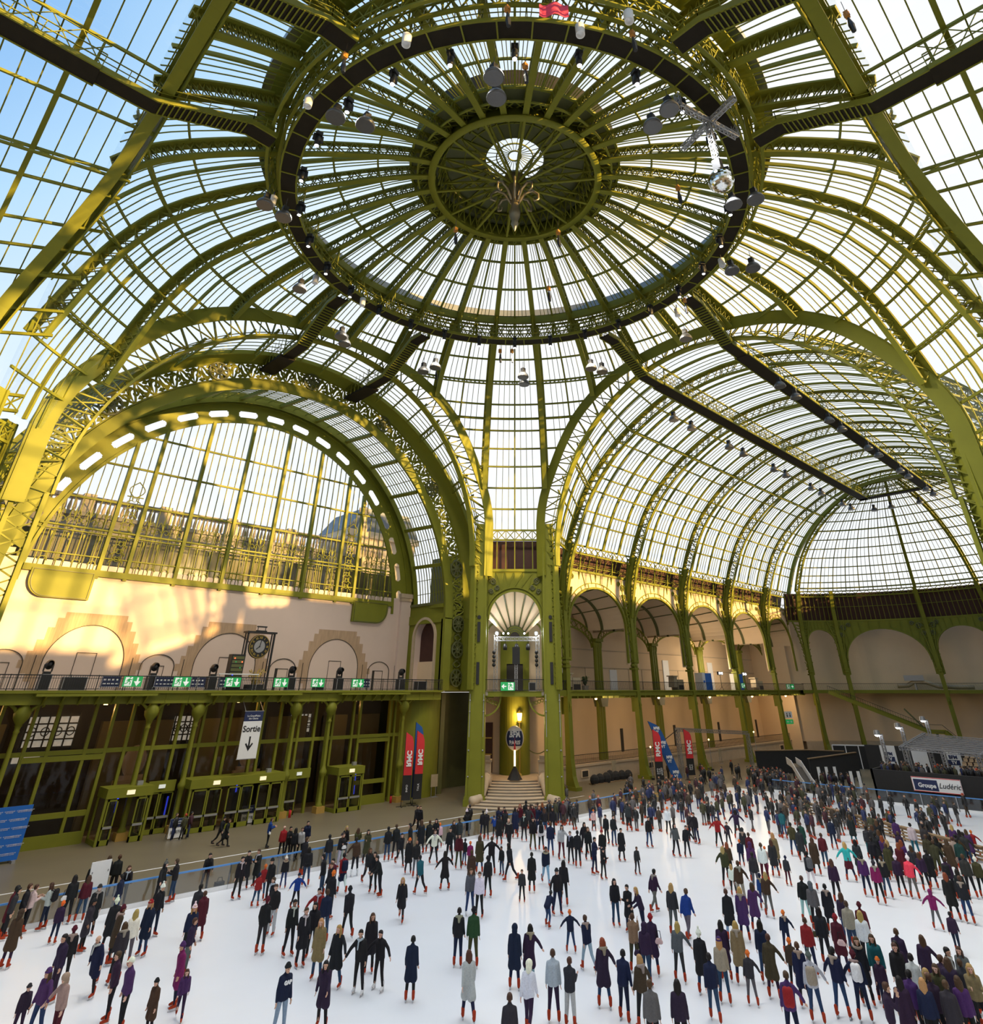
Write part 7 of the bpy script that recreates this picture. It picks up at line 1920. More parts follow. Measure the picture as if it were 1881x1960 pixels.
def proto_parts(pose, top, legs, head, feet, extra):
    """first person of a make-up: body with clothes, hair and footwear as its parts"""
    me, J = get(('body', pose), lambda: body_mesh(pose))
    root = link('person', me)
    kids = {}
    kids['jacket'] = link('coat' if top == 'l' else 'jacket', get(('j', pose, top), lambda: jacket_mesh(pose, 'l' if top == 'l' else 's')), root)
    kids['trousers'] = link('trousers', get(('t', pose, legs), lambda: trouser_mesh(pose, legs)), root)
    if 'S' in extra: kids['skirt'] = link('skirt', get(('sk', pose), lambda: skirt_mesh(pose)), root)
    hm = Matrix.Translation(J['head']) @ J['hrot'].to_4x4()
    hk = HEADS[head][0]
    if hk:
        o = link({'short':'hair','long':'hair','pony':'hair','beanie':'beanie','bobble':'bobble_hat','hood':'hood','cap':'cap'}[hk], get(('h', hk), lambda: head_piece(hk)), root); o.matrix_local = hm; kids['head'] = o
        if hk in ('beanie','bobble','cap') and 'L' in extra:
            o = link('hair', get(('h','long'), lambda: head_piece('long')), root); o.matrix_local = hm; kids['hair2'] = o
    for ch, nm in (('s','scarf'),('f','fur_hood')):
        if ch in extra: o = link(nm, get(('c', nm), lambda: collar_mesh(nm)), root); o.matrix_local = hm; kids[nm] = o
    for n in 'lr':
        an = J['a'+n]; up = .055 if feet != 's' else 0.0
        o = link('shoe' if feet == 's' else 'skate', get(('b', feet != 's'), lambda: boot_mesh(feet != 's')), root); o.location = (an.x, an.y, an.z-.08 if feet == 's' else an.z-.08); kids['f'+n] = o
        if feet != 's': link('blade', get('blade', blade_mesh), o)
    return root
NAMEKEY = {'jacket':'jacket','coat':'jacket','trousers':'trousers','skirt':'skirt','hair':'hair','beanie':'head','bobble_hat':'head','hood':'head','cap':'head','scarf':'scarf','fur_hood':'fur','shoe':'foot','skate':'foot'}
def person(px, py, pose, dirn, top, tc, bc, head, feet='o', extra='', where=None, z=None, xy=None, sc=None, group=None, tail=None):
    zz = (.05 if feet != 's' else 0.0) if z is None else z
    g = V((*xy, zz)) if xy else ground(px, py, zz)
    legs = 'w' if bc in 'l' or 'W' in extra else 'n'
    key = (pose, top == 'l', legs, head, feet == 's', ''.join(sorted(c for c in extra if c in 'SsfL')))
    root = PROTO.get(key)
    if root is None: root = PROTO[key] = proto_parts(pose, 'l' if top == 'l' else 's', legs, head, feet, extra); o = root
    else: o = copy_tree(root)
    s = sc or (prnd.uniform(.97,1.06) if 'c' not in extra else prnd.uniform(.76,.84))
    ac = atan2(CAMP.y-g.y, CAMP.x-g.x) + R(dirn + prnd.uniform(-8,8)); up = .055 if feet != 's' else 0.0
    o.location = (g.x, g.y, zz+up*s); o.rotation_euler = (0,0,ac-pi/2); o.scale = (s,s,s)
    jit = lambda c: tuple(min(1,max(0,v*prnd.uniform(.88,1.14))) for v in c)+(1,)
    o.color = SKIN[prnd.choice((0,0,1,2,4,4,0,2,3))]+(1,)
    for ch in KIDS.get(o.name, []):
        st = ch.name.split('.')[0]; k = NAMEKEY[st]
        if st == 'skate' and False: pass
        if k == 'jacket': ch.color = jit(CC[tc][0])
        elif k == 'trousers': ch.color = jit(CC[bc if bc in CC else 'k'][0])
        elif k == 'skirt': ch.color = jit(CC['u'][0]) if tc == 'c' else jit(CC['n'][0])
        elif k == 'head': ch.color = jit(CC[HEADS[head][1] or tc][0])
        elif k == 'hair': ch.color = jit(CC[HEADS[head][1]][0]) if HEADS[head][0] in ('short','long','pony') else jit(CC[prnd.choice('hzY')][0])
        elif k == 'scarf': ch.color = jit(CC['u' if 'U' in extra else 'f' if 'F' in extra else 'l'][0])
        elif k == 'fur': ch.color = jit(CC['f'][0])
        elif k == 'foot': ch.color = (.36,.038,.010,1) if feet == 'o' else (.7,.7,.7,1) if feet == 'w' else (.03,.028,.027,1)
    d = dirn % 360
    view = 'facing the camera' if d < 45 or d > 315 else 'facing right' if d < 135 else 'seen from behind' if d < 225 else 'facing left'
    who = ('child' if 'c' in extra else 'skater' if feet != 's' else 'visitor')
    garment = 'coat' if top == 'l' else 'hoodie' if top == 'h' else 'jacket'
    leg = {'j':'jeans','J':'pale jeans'}.get(bc, CC[bc][1]+' trousers'); hd = HEADS[head][2]
    col = CC[tc][1]
    PEOPLE.append(dict(o=o, who=who, a=f'{col} {garment}', leg=leg, hd=hd, view=view, pose=POSE[pose][7], px=px, py=py, where=where, extra=extra, feet=feet, g=g, tail=tail, sh=tc))
    o['category'] = 'person'; o['group'] = group or ('skaters on the ice' if feet != 's' else 'visitors standing on the floor')
    return o
SPECS = []
def spec(px, py, pose, dirn, top, tc, bc, head, feet='o', extra=''):
    SPECS.append(dict(a=(px, py, pose, dirn, top, tc, bc, head, feet, extra), g=ground(px, py, 0.0 if feet == 's' else .05)))
def P_(rows):
    for a in (r.split() for r in rows.strip().splitlines()): spec(int(a[0]), int(a[1]), a[2], int(a[3]), a[4], a[5], a[6], a[7], a[8] if len(a) > 8 else 'o', a[9] if len(a) > 9 else '')
P_("""
33 1785 C 110 s i k b
77 1781 C 250 s l n g
123 1769 S 190 s k k k
145 1766 S 185 s u j g
98 1808 S 160 s v n o o c
152 1824 T 70 l d k z
166 1792 S 20 l k k e o sF
216 1760 S 240 s n j n
228 1738 N 10 s k k g s sw
160 1728 S 30 l k k g s sF
195 1715 S 180 s k k g s
207 1716 S 170 s k k b s
2 1792 S 80 l u k n
9 1797 S 95 s d k n
21 1791 T 80 s k k b
6 1856 T 150 l o v h
206 1847 S 100 l o k u o f
200 1824 S 190 l k k w
236 1852 S 170 s w g y
268 1831 S 330 l n j R o L
288 1795 S 40 s k n w
94 1919 S 300 s v v n
113 1890 S 180 s k k u o f
167 1911 G 320 l n k d o s
214 1884 S 200 s d k g o f
225 1978 S 290 s p k c
200 1960 S 280 s v k b
280 1988 S 320 l o k z o c
25 1994 S 20 s v v e o c
58 1998 L 320 s p j v o L
95 2008 R 300 s f u h
329 1610 S 120 s n j n s
345 1609 S 30 l r k g s S
357 1606 W 260 s w k s s sl
417 1619 W 60 s k k z s
427 1622 W 70 l k k b s
510 1623 C 100 s b k b s
536 1642 S 180 s r k d s
547 1645 C 40 s k k n s
559 1648 S 150 s k k k s
569 1645 S 20 s l k b s
582 1634 T 0 s n j n s
389 1708 N 10 s k d n s
297 1736 R 60 s k k x o L
322 1727 C 250 s k j b
470 1702 C 20 l k k n
481 1700 C 330 l k k b o s
450 1722 S 30 s k k n o s
487 1737 L 150 s r j m o c
498 1723 S 160 s r j o o c
511 1728 S 320 s k k z
540 1701 S 350 s k j w o cf
516 1792 T 330 s k l b
495 1828 T 150 s k d u
563 1740 A 20 s b k m o c
514 1768 S 300 s k k b o s
571 1675 S 130 s k k b
583 1697 S 185 s k j k
364 1795 S 160 s d k n
352 1838 S 20 s n k w o L
376 1802 S 190 l u u b o sU
350 1868 T 70 s v g b
330 1932 S 280 l m n v
340 1955 W 0 h p v g o c
530 1992 S 30 h n J z
739 1649 T 185 s k j n
755 1645 S 200 s k k b
764 1659 W 30 s k k n
780 1673 S 10 l k k o
794 1680 T 200 s k g d
783 1642 S 250 l k k n
805 1635 S 200 l k k g
819 1633 S 180 l k k b
829 1654 A 10 s w k g o s
832 1630 C 0 s k k k
830 1620 S 190 s i k o o c
795 1592 W 40 s k k n s
801 1596 S 30 s k k b s
650 1662 C 20 s k l g
638 1658 S 340 s d l e
608 1661 S 200 s k j n
657 1640 S 30 s k k y s
680 1648 P 180 s O d g s
699 1654 C 10 l O k k
677 1677 L 190 s o k n w
701 1696 W 20 s D k g
712 1710 S 350 s k k k
723 1717 N 290 s k k n
652 1712 W 200 s r w n o S
613 1718 S 250 s k j n
631 1722 S 330 l u k n
627 1738 T 320 l k k b
600 1795 A 0 s r k n o s
662 1796 W 200 s k k z
766 1765 W 350 l k k y
802 1713 W 210 s q k n
850 1704 A 200 l k k k
572 1852 T 20 l k k b o s
549 1831 S 30 s k k n o s
592 1837 S 340 s k k k
603 1877 S 340 l t j y
637 1894 L 330 l k j y
616 1806 S 190 s n j b
627 1760 S 150 s k k o
683 1905 R 340 s k k K w s
704 1863 T 0 l k k g
722 1897 A 330 s k k K w
783 1919 T 170 l n k n
613 1970 F 340 l v k k
859 1651 L 350 s k k n
877 1664 S 10 s u O k o sU
888 1658 S 150 s k j n o c
899 1666 S 190 s m k o o c
917 1672 S 185 l O j g
901 1702 S 180 l o k b
940 1674 A 170 s k k b
960 1677 S 330 s k j n o c
976 1688 W 240 s k k k
974 1629 W 340 s k k d o f
955 1618 S 200 l k k z
1003 1611 S 10 s k k k o s
1020 1628 S 20 s k O n
1036 1630 W 190 s w k k
1054 1640 S 170 s n j b
1045 1696 W 10 s n J n o f
1075 1646 L 20 s l u k
1018 1709 T 180 l k k n
999 1728 S 0 s d k b o c
933 1718 S 200 s k k z
900 1753 S 20 s g j g w
915 1757 S 350 s w k b
1080 1734 S 170 s k k k
1067 1753 R 30 s k n e
893 1606 C 200 l k k w s L
898 1590 S 200 s b k b s
921 1605 S 180 s k n n
930 1609 C 170 s k k w
946 1604 N 200 s b k b o cf
868 1630 S 30 s k k g
876 1628 S 200 s d k b
1068 1580 S 190 s r k g
1077 1580 S 0 s k k g
1083 1579 S 20 s k k n
1089 1579 S 340 s k k b
1099 1588 S 180 s k k n
1105 1576 P 30 s d j b s
1067 1534 T 190 s k k n s
1085 1542 S 150 s k k k s
1131 1571 S 185 s k k o
1137 1591 S 10 s i k o o c
1147 1567 S 180 s k k b s
1150 1587 S 200 s O j y
1158 1560 P 190 s n j b s
1162 1616 S 330 s k k n
1176 1620 T 20 s D j n
1178 1562 S 170 l k k k s
1191 1649 S 30 l k k n
1155 1654 S 340 s k k R
1139 1674 C 60 s n n n
1156 1684 C 30 s k k z o c
1221 1675 S 20 s d k b o c
1107 1661 T 180 s k k n
1093 1655 S 350 s k k b o s
1127 1647 S 20 s k k g
1119 1634 F 30 s k k k
1244 1623 S 30 s k j n
1205 1592 S 200 s d k n
1219 1591 L 180 s k j b
1194 1578 S 150 s k k o
1201 1580 S 30 s k k k
1208 1585 S 190 l k k b
1213 1572 S 340 s d k n
1190 1570 S 200 s k k n
1234 1558 S 180 l k k k
1256 1556 S 20 s k k n o c
1269 1551 A 180 s i d n o c
1248 1587 S 170 s p k b
1264 1592 B 60 s u k b
1281 1598 S 10 s w k o
1291 1590 S 350 s o j o
1296 1641 R 20 s g k k
1317 1642 L 10 s k k n
1335 1616 R 330 s k n n
1325 1612 S 0 s d k b
1378 1623 A 350 s r k n
1396 1622 L 340 s d k n o c
1386 1569 S 170 s O k g
1376 1576 R 330 s w O k
1349 1580 L 330 s k n k
1357 1578 S 160 s m j b o c
1357 1562 S 20 l O k g
1338 1549 S 180 l O k b
1321 1560 S 340 s k k n o s
1307 1574 S 30 s k k n o c
1412 1590 S 20 s n k m o c
1414 1607 A 190 s v d k
1428 1648 S 180 s d j h o f
1428 1565 S 170 s i J g
1442 1592 W 190 s O v k
1452 1558 S 180 s w O k
1482 1576 S 185 s G k k o S
1473 1596 W 200 l g k k
1494 1603 W 190 s w n b
1503 1607 N 170 s q j n
1462 1510 S 180 l R k y s
1474 1510 T 0 s k k n s
1402 1484 W 60 s k k n s
1180 1774 T 10 s k j k
1208 1786 C 340 l k n n
1229 1790 N 290 s v n y
1255 1748 W 130 s v g n o f
1292 1792 S 170 s d g y
1320 1802 W 150 s b g b
1126 1860 W 200 s n J b o f
1217 1863 P 180 s t O b
1253 1868 S 170 l v n R
1240 1890 S 160 s v j h
1304 1881 R 180 s g d y
1349 1906 S 175 l k j w
1390 1923 S 180 s f j v o L
1398 1880 S 180 l v n k
1403 1802 S 200 l k J b
1158 1930 R 185 l v j r o f
1197 1957 F 160 s n n n
1234 1972 R 200 s o k y o f
1255 2036 S 190 h g k b
1310 2036 S 180 s v k k
1371 1959 W 175 s n j n
876 1852 T 170 s k n n o f
903 1853 S 180 s e O z
895 1958 W 190 l l n g
988 1894 S 170 l n n h
1010 1890 R 175 l v J k o f
1012 1982 W 165 h w v h
1063 1960 S 180 h l v b
1090 1967 C 170 s d l b
975 2062 S 180 s d k b
1048 1776 B 150 s n j e o c
1093 1824 A 180 s n j o o c
1393 1700 L 185 s O k y
1399 1684 S 180 s o k r
1406 1716 S 175 s w d y o c
1422 1735 R 180 s o f b o f
1421 1659 S 170 s n n o o c
1441 1662 S 180 s u k b
1446 1690 S 175 h p n h
1450 1710 S 185 s d g n
1466 1692 S 180 s w u t
1471 1675 W 170 s i m o o c
1485 1679 S 190 l d j g
1489 1665 S 180 l t k y
1511 1696 S 170 s d u m o c
1463 1742 S 180 s b j m o cf
1475 1756 R 175 s o g y
1450 1783 R 180 l p n g
1427 1802 S 170 l p n y o f
1523 1640 F 200 s O j n
1541 1634 S 170 l G u b
1538 1650 S 180 l d k n
1557 1705 W 185 s d w n
1566 1676 S 175 l o k g
1583 1664 W 180 s u j b
1560 1606 S 180 s b J s o c
1599 1627 S 175 s n n n
1608 1612 S 185 s d G n
1631 1688 A 190 s c n y o S
1606 1730 S 180 s v k g
1547 1768 R 170 s k M b
1567 1784 S 180 h g k h
1595 1786 S 175 l k k n o f
1627 1810 S 170 s v j g
1510 1827 R 180 s n n o o cf
1558 1868 S 175 s r n b
1586 1851 W 190 s D k k
1618 1863 S 170 l u v R
1525 1899 S 175 s o k o o c
1545 1931 S 180 l n k b o f
1568 1960 R 175 s l j x
1525 2012 R 180 h p n b
1617 1950 L 160 s n j K o f
1659 1957 L 170 s n n u o f
1416 1885 S 185 l t n y o f
1443 1926 R 180 h d g o o c
1470 1884 S 180 s n j k
1485 1914 R 178 l O v b
""")
P_("""
1664 1717 S 185 s p n z o f
1689 1732 S 175 s m k e o f
1703 1720 S 180 s k j b o f
1730 1715 S 180 s v k w
1754 1722 R 170 s R g w
1711 1688 S 185 l O k b
1651 1681 S 190 l d o k
1669 1645 S 170 s d q n
1637 1618 S 185 l D q g
1675 1612 S 175 s p q b
1693 1613 S 170 s w n b
1713 1591 C 350 l o k d
1772 1606 A 185 s k g b
1798 1609 W 20 s p n b w
1815 1603 S 170 s v k w
1757 1642 S 180 s l q n
1740 1682 S 175 s p v A1
""".replace('A1','r'))
P_("""
1735 1688 S 185 l u k r
1760 1692 S 175 s d n g
1802 1681 R 170 s O O b
1790 1702 S 185 l k v n
1776 1708 S 180 s v k g
1830 1682 S 180 l o k g
1841 1674 S 175 l f k b
1845 1666 R 185 s o k n
1872 1642 A 175 s r j o o c
1851 1681 S 190 s G n n
1828 1722 S 170 s v k b
1853 1748 S 185 s D v k
1881 1720 S 180 s O k w
1870 1720 S 190 s d k b
1798 1781 A 175 h m g h o c
1833 1763 S 185 l k k r
1858 1769 S 175 s D j b o f
1837 1827 W 170 s v n n o c
1640 1834 S 180 s f j b
1664 1832 S 185 s u n u
1668 1862 S 175 s w k y
1676 1927 S 10 l k k g o f
1698 1927 S 0 s q v g
1708 1930 S 20 s k v b
1716 1936 S 350 s v n o o c
1740 1929 S 180 l v j k
1741 1902 T 175 l v g b
1791 1917 R 180 l v k g
1772 1962 S 170 s l d n
1780 2008 C 150 s p k n
1803 2010 S 200 s v k b
1812 1998 C 30 s k k y
1825 1990 S 340 s O k g
1850 1985 S 180 l v k g
1862 1970 S 190 s d k b
1842 1955 S 60 s k k n o s
1838 1965 S 120 s v k b
1868 1940 S 340 s g k g
1724 2040 P 90 s v k b
1752 2020 S 170 l v k k
1800 2030 S 185 s n k y
1845 2035 S 175 l d k b
1872 2025 S 200 s p k g
1880 1990 C 10 s t k y
""")
# ---- the dense far crowd round the corner stairs, along the rink end and by the black walls
crnd = random.Random(77)
def fill(n, xr, yr, feet, dirs, tops='kkkkkkddnnouO', kids=.06):
    """people read off the crowd as positions on the floor, kept clear of one another"""
    done = 0; tries = 0
    while done < n and tries < 4000:
        tries += 1; px = crnd.uniform(*xr); py = crnd.uniform(*yr); g = ground(px, py)
        if any((g.xy-q['g'].xy).length < .62 for q in SPECS): continue
        if g.x > 50.3 and feet != 's': continue
        if feet == 's' and RX0 < g.x < RX1+.3 and g.y < RY1+.4: continue
        if g.y > 25.6 and g.x > 30: continue
        if abs(g.x-g.y) < 9 and g.x+g.y > 44.5 and g.x < 36: continue
        spec(int(px), int(py), crnd.choice('SSSTTCPWLR'), crnd.choice(dirs), crnd.choice('ssssl'), crnd.choice(tops), crnd.choice('kkkkjjnd'), crnd.choice('nnbbggkkyyozwr'), feet, 'c' if crnd.random() < kids else '')
        done += 1
fill(24, (945,1060), (1562,1606), 'o', (0,180,200,20,150,330))
fill(22, (1180,1310), (1522,1558), 'o', (180,200,20,150), 'kkkkkkdno')
fill(12, (1190,1300), (1518,1552), 's', (180,200,20,150), 'kkkkd')
fill(44, (1280,1480), (1506,1562), 'o', (0,180,200,20,150,330), 'kkkkkkdnou')
fill(14, (1270,1450), (1486,1508), 's', (180,200,20,150), 'kkkkd')
fill(70, (1480,1670), (1512,1604), 'o', (180,200,160,20,340), 'kkkkdnouO')
fill(18, (1660,1880), (1560,1606), 'o', (180,200,160,20,340), 'kkdnouprOt', .3)
fill(20, (1660,1880), (1606,1690), 'o', (180,170,190), 'kdnovpO')
fill(10, (1130,1380), (1560,1600), 'o', (180,170,190,20), 'kkkdno')
# keep neighbours from standing inside one another
for _ in range(6):
    for i, q in enumerate(SPECS):
        for p in SPECS[:i]:
            d = q['g'].xy-p['g'].xy; L_d = d.length
            if L_d < .63:
                d = d/L_d if L_d > .01 else V((.7,.7)).normalized()
                for o_, sg in ((q, .5), (p, -.5)): o_['g'].x += d.x*(.63-L_d)*sg; o_['g'].y += d.y*(.63-L_d)*sg
for q in SPECS:
    if q['a'][8] != 's': q['g'].x = min(q['g'].x, 50.6); q['g'].y = min(q['g'].y, 14.9)
    elif q['g'].y > 14 and q['g'].x < 33: q['g'].y = max(q['g'].y, 15.95)
    q['d'] = (q['g']-CAMP).length
SPECS.sort(key=lambda q: q['d'])
NPERSON = 322
for q in SPECS[:NPERSON]: person(*q['a'], xy=(q['g'].x, q['g'].y))
# the rest of the throng at the far end is one mass of small figures
def tiny(b, x, y, z0, s, m, m2, skates):
    a = crnd.uniform(0, 6.28); ca, sa = cos(a)*s, sin(a)*s; n0 = len(b.v); b.mat = m2
    for sg in (-1,1):
        st = crnd.uniform(-.12,.12); b.tube([(x+sg*.1*ca-st*sa, y+sg*.1*sa+st*ca, .08*s),(x+sg*.09*ca, y+sg*.09*sa, .47*s),(x+sg*.08*ca, y+sg*.08*sa, .9*s)], [.05*s,.065*s,.1*s], 6)
        if skates: b.mat = 5; b.sphere((x+sg*.1*ca-st*sa, y+sg*.1*sa+st*ca, .1*s), .09*s, 6, 5, (1,1,1.2)); b.mat = m2
    b.mat = m; b.tube([(x,y,.78*s),(x,y,.95*s),(x,y,1.15*s),(x,y,1.34*s),(x,y,1.42*s),(x,y,1.47*s)], [.16*s,.165*s,.17*s,.19*s,.13*s,.06*s], 8)
    for sg in (-1,1): b.tube([(x+sg*.17*ca, y+sg*.17*sa, 1.38*s),(x+sg*.23*ca, y+sg*.23*sa, 1.1*s),(x+sg*.22*ca-.08*sa, y+sg*.22*sa+.08*ca, .86*s)], [.06*s,.055*s,.04*s], 6)
    b.mat = 4; b.sphere((x,y,1.57*s), .1*s, 8, 6, (1,1,1.15)); b.mat = crnd.choice((0,0,2,2,5,3)); b.sphere((x+.02*sa,y-.02*ca,1.6*s), .107*s, 8, 6)
    for j in range(n0, len(b.v)): v = b.v[j]; b.v[j] = (v[0], v[1], v[2]+z0)
b = MB(); MI = (0,0,0,1,2,3,6,7)
for q in SPECS[NPERSON:]: tiny(b, q['g'].x, q['g'].y, q['g'].z, crnd.uniform(.95,1.06), crnd.choice(MI), crnd.choice((0,0,1,2,3)), q['a'][8] != 's')
k = tries = 0; taken = [V((q['g'].x, q['g'].y)) for q in SPECS]
while k < 75 and tries < 4000:
    tries += 1; g = ground(crnd.uniform(1440,1680), crnd.uniform(1486,1516)); g2 = V((g.x, g.y))
    if g.y > 16 or any((g2-t_).length < .6 for t_ in taken) or not (51.6 < g.x < 58.5) or g.y < .4 or (abs((g.x-53.9)*.55-(g.y-7.6)) < 2.2 and g.x > 53): continue
    taken.append(g2); tiny(b, g.x, g.y, 0, crnd.uniform(.92,1.05), crnd.choice(MI), crnd.choice((0,0,1,2,3)), False); k += 1
for i in range(60):
    x, y = crnd.uniform(53.6,56.3), crnd.uniform(-12,-.9); tiny(b, x, y, 1.66, crnd.uniform(.92,1.03), crnd.choice(MI), crnd.choice((0,0,1,2,3)), False)
tag(b.build('crowd', [M['black'], M['navy'], pm('dark_brown_cloth',(.05,.033,.02),.8,0,.2,9), pm('grey_cloth',(.11,.10,.10),.8,0,.2,9), pm('face_tone',(.5,.3,.2),.6,0,.1,9), pm('orange_boot',(.38,.045,.01),.6,0,.1,9), pm('plum_cloth',(.05,.012,.02),.8,0,.2,9), pm('olive_cloth',(.05,.05,.022),.8,0,.2,9)], None, True), 'far throng of small figures at the end of the rink and on the platform', 'crowd', None, 'stuff')
# ---- bags and writing carried by people stay things of their own
def carried(kind, person_i, col, lab, off, rz=0):
    q = PEOPLE[person_i]; o = q['o']; 
    t = thing(kind, lab, kind.replace('_',' '), (0,0,0)); t.matrix_world = Matrix.Translation(o.location) @ o.rotation_euler.to_matrix().to_4x4() @ Matrix.Translation(V(off)*o.scale.x)
    b = MB()
    if kind == 'backpack':
        caps(b, (-.06,0,-.14), .12, (-.06,0,.14), .11); caps(b, (.06,0,-.14), .12, (.06,0,.14), .11); caps(b, (0,-.06,-.12), .09, (0,-.06,0), .08)
    else: caps(b, (-.09,0,-.04), .07, (.09,0,-.04), .07); caps(b, (-.06,0,.03), .06, (.06,0,.03), .06)
    me = remesh(b, 'bag', .02, .6, 1); me.materials.append(M['cloth']); m = link('bag_body', me, t); m.color = (*CC[col][0],1)
    b = MB()
    if kind == 'backpack':
        for sg in (-1,1): b.tube([(sg*.1,.08,.17),(sg*.12,.2,.2),(sg*.12,.3,.05),(sg*.11,.12,-.15)], .02, 6)
    else: b.tube([(-.1,0,.02),(-.06,.0,.3),(.06,.0,.3),(.1,0,.02)], .015, 6)
    s_ = b.build('strap', M['cloth'], t); s_.color = (*CC['k'][0],1)
def find(px, py): return min(range(len(PEOPLE)), key=lambda i: (PEOPLE[i]['px']-px)**2+(PEOPLE[i]['py']-py)**2)
for px, py, kind, col, lab, of in ((77,1781,'backpack','k','black backpack worn by the skater in pale grey jacket at the barrier',(0,-.24,1.25)),(123,1769,'handbag','w','white bag carried by the dark haired skater at the left barrier',(-.25,0,.95)),(510,1623,'handbag','w','white shoulder bag of the visitor in blue jacket',(.3,0,.9)),(583,1697,'backpack','k','black backpack worn by a skater in jeans by the barrier',(0,-.24,1.25)),(650,1662,'handbag','w','white round bag held before the light trousered skater',(0,.27,1.05)),(652,1712,'backpack','n','navy backpack on the skater in red jacket and white trousers',(0,-.25,1.2)),(900,1753,'handbag','k','black round handbag of the skater in grey jacket and white skates',(-.36,0,.85)),(1036,1630,'backpack','k','black backpack over a white jacket near the corner stairs',(0,-.24,1.25)),(1131,1571,'backpack','b','blue and red backpack behind the barrier right of the pillar',(0,-.24,1.25)),(1240,1890,'handbag','v','dark bag at the side of a hooded purple skater',(-.3,-.05,.85)),(1253,1868,'handbag','i','pink bag hung on the red hatted skater',(.28,-.1,1.0)),(1557,1705,'backpack','g','grey backpack on the skater with white trousers',(0,-.25,1.22)),(1568,1960,'backpack','f','white drawstring bag on the grey bobble hatted skater',(0,-.24,1.2)),(1525,2012,'backpack','r','red backpack on the purple hoodie at the bottom edge',(0,-.25,1.22)),(1659,1957,'backpack','w','white flowered backpack on the navy jacket near the bottom right',(0,-.25,1.25)),(1669,1645,'backpack','d','dark backpack of the skater in teal trousers',(0,-.25,1.22)),(1828,1722,'backpack','k','black backpack on a dark purple jacket near the right edge',(0,-.25,1.22)),(1586,1851,'handbag','O','olive shoulder bag of the dark jacketed striding skater',(-.26,-.05,.9)),(1618,1863,'handbag','i','pale pink bag on the burgundy coat at right',(.1,-.27,.95))):
    carried(kind, find(px, py), col, lab, of)
# lettering on the navy hoodie
q = PEOPLE[find(530,1992)]['o']; t = None
o = text('hoodie_lettering', 'GAP', .13, M['white'], q, (0,.205,1.30), (R(90),0,pi), bold=.008)
# ---- labels: each one tells its person from the others
NUMW = ['first','second','third','fourth','fifth','sixth','seventh','eighth','ninth','tenth','eleventh','twelfth']
def words_n(n): return NUMW[n] if n < len(NUMW) else None
def cands(q):
    w, a, hd, leg, view, pose = q['who'], q['a'], q['hd'], q['leg'], q['view'], q['pose']
    wh = {'o':'', 'w':' on white skates', 's':''}[q['feet']]
    px, py = q['px'], q['py']
    zone = ('by the left edge' if px < 120 else 'near the front barrier' if px < 900 and py < 1700 and q['feet'] != 's' else 'by the entrance doors' if px < 700 and q['feet'] == 's' else 'before the corner stairs' if 890 < px < 1110 and py < 1660 else 'in the far crowd' if py < 1560 else 'along the slat fence' if px > 1480 and py < 1620 else 'at the right edge' if px > 1800 else 'at the bottom edge' if py > 1930 else 'on open ice' if px < 1300 else 'in the right hand stream')
    q['zone'] = zone
    yield f'{w} in {a} and {leg} with {hd}{wh}, {pose}'
    yield f'{w} in {a} and {leg} with {hd}, {pose}, {view}'
    yield f'{w} in {a} and {leg} with {hd} {zone}'
    yield f'{w} in {a} with {hd}, {pose}, {view} {zone}'
from collections import Counter
levels = [list(cands(q)) for q in PEOPLE]; final = [None]*len(PEOPLE)
for lv in range(4):
    cnt = Counter(levels[i][lv] for i in range(len(PEOPLE)) if True)
    for i in range(len(PEOPLE)):
        if final[i] is None and cnt[levels[i][lv]] == 1 and len(levels[i][lv].replace(',','').split()) <= 16: final[i] = levels[i][lv]
groups = {}
for i, q in enumerate(PEOPLE):
    if final[i] is None: groups.setdefault((q['who'], q['a'], q['hd'], q['zone']), []).append(i)
for (w, a, hd, zone), L2 in groups.items():
    L2.sort(key=lambda i: PEOPLE[i]['px'])
    for n, i in enumerate(L2):
        nm = 'leftmost' if n == 0 and len(L2) > 1 else 'rightmost' if n == len(L2)-1 and len(L2) > 1 else (words_n(n) or str(n+1))+' from left' 
        q = PEOPLE[i]; final[i] = f'{nm} {w} in {a} with {hd} {zone}' if len(L2) > 1 else f'{w} in {a}, {q["leg"]}, {hd}, {q["view"]}, {zone}'
for q, lab in zip(PEOPLE, final): q['o']['label'] = ' '.join(lab.split()[:16])
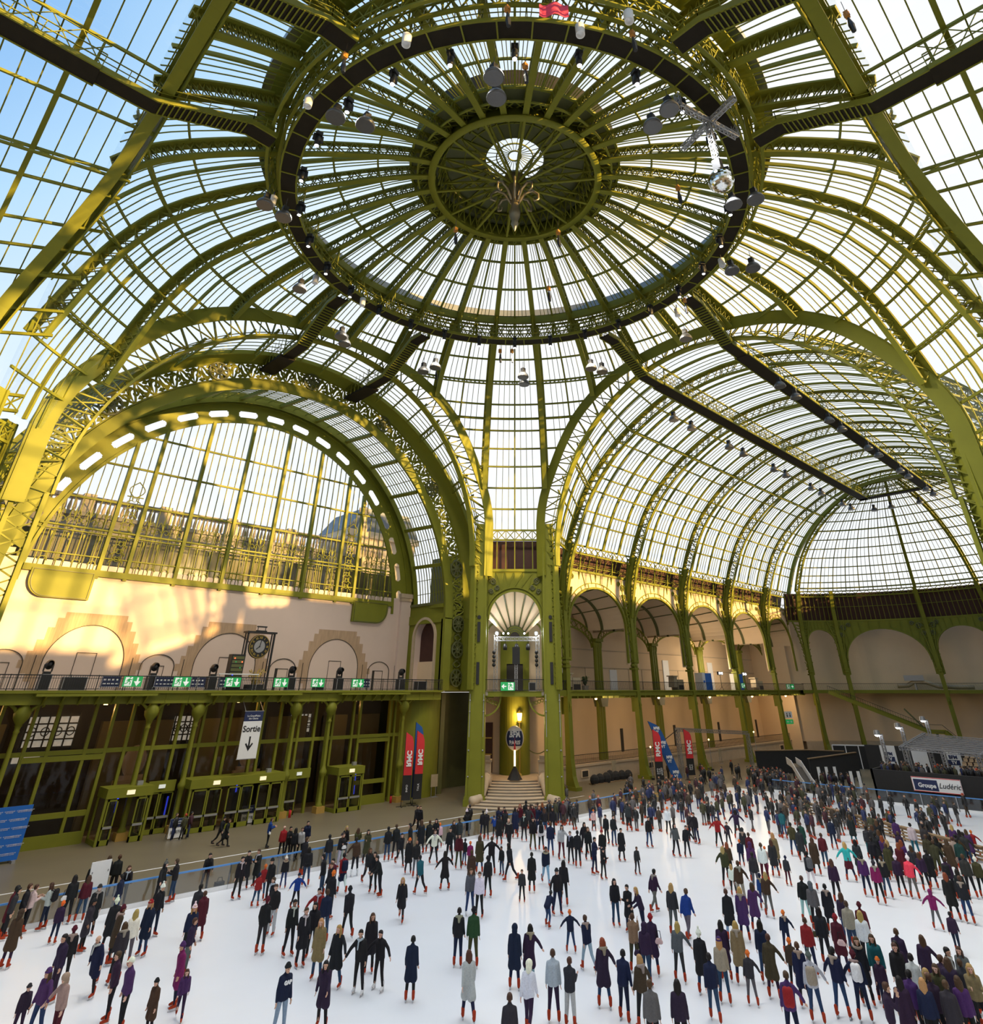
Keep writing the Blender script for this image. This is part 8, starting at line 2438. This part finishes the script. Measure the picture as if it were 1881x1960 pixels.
# ================================================================== light
w = bpy.data.worlds.new('sky'); SC.world = w; w.use_nodes = True
nt = w.node_tree; nt.nodes.clear()
out = nt.nodes.new('ShaderNodeOutputWorld'); bg = nt.nodes.new('ShaderNodeBackground')
tc = nt.nodes.new('ShaderNodeTexCoord')
def node(t, **k):
    n = nt.nodes.new(t)
    for a, b in k.items(): setattr(n, a, b)
    return n
L = nt.links.new
# blue away from the sun (towards -x +y), pale towards the sun and the horizon
dot = node('ShaderNodeVectorMath', operation='DOT_PRODUCT'); L(tc.outputs['Generated'], dot.inputs[0])
dot.inputs[1].default_value = V((-.62, .28, .73)).normalized()
mr = node('ShaderNodeMapRange'); mr.inputs['From Min'].default_value = .30; mr.inputs['From Max'].default_value = .90
L(dot.outputs['Value'], mr.inputs['Value'])
nz = node('ShaderNodeTexNoise'); nz.inputs['Scale'].default_value = 2.2; nz.inputs['Detail'].default_value = 5
L(tc.outputs['Generated'], nz.inputs['Vector'])
add = node('ShaderNodeMath', operation='MULTIPLY_ADD'); L(nz.outputs['Fac'], add.inputs[0]); add.inputs[1].default_value = .25; L(mr.outputs['Result'], add.inputs[2])
ramp = node('ShaderNodeValToRGB'); cr = ramp.color_ramp
cr.elements[0].position = .08; cr.elements[0].color = (.98, .97, .96, 1)
cr.elements[1].position = 1.05; cr.elements[1].color = (.25, .50, .88, 1)
e = cr.elements.new(.45); e.color = (.78, .90, 1.0, 1)
e = cr.elements.new(.75); e.color = (.50, .74, .98, 1)
L(add.outputs[0], ramp.inputs[0]); L(ramp.outputs[0], bg.inputs['Color']); bg.inputs['Strength'].default_value = .92
L(bg.outputs[0], out.inputs['Surface'])
sun = bpy.data.lights.new('sun', 'SUN'); so = bpy.data.objects.new('sun', sun); COL.objects.link(so)
sun.energy = 12; sun.color = (1.0, .63, .22); sun.angle = R(.6)
d = V((-.305, .952, -.112))
so.rotation_euler = d.to_track_quat('-Z', 'Y').to_euler()
SC.view_settings.view_transform = 'Standard'; SC.view_settings.look = 'None'
SC.view_settings.gamma = 1; SC.view_settings.exposure = 0.3; SC.view_settings.use_curve_mapping = False
SC.cycles.max_bounces = 7; SC.cycles.diffuse_bounces = 3; SC.cycles.glossy_bounces = 2; SC.cycles.transparent_max_bounces = 24; SC.cycles.transmission_bounces = 2
SC.cycles.caustics_reflective = False; SC.cycles.caustics_refractive = False
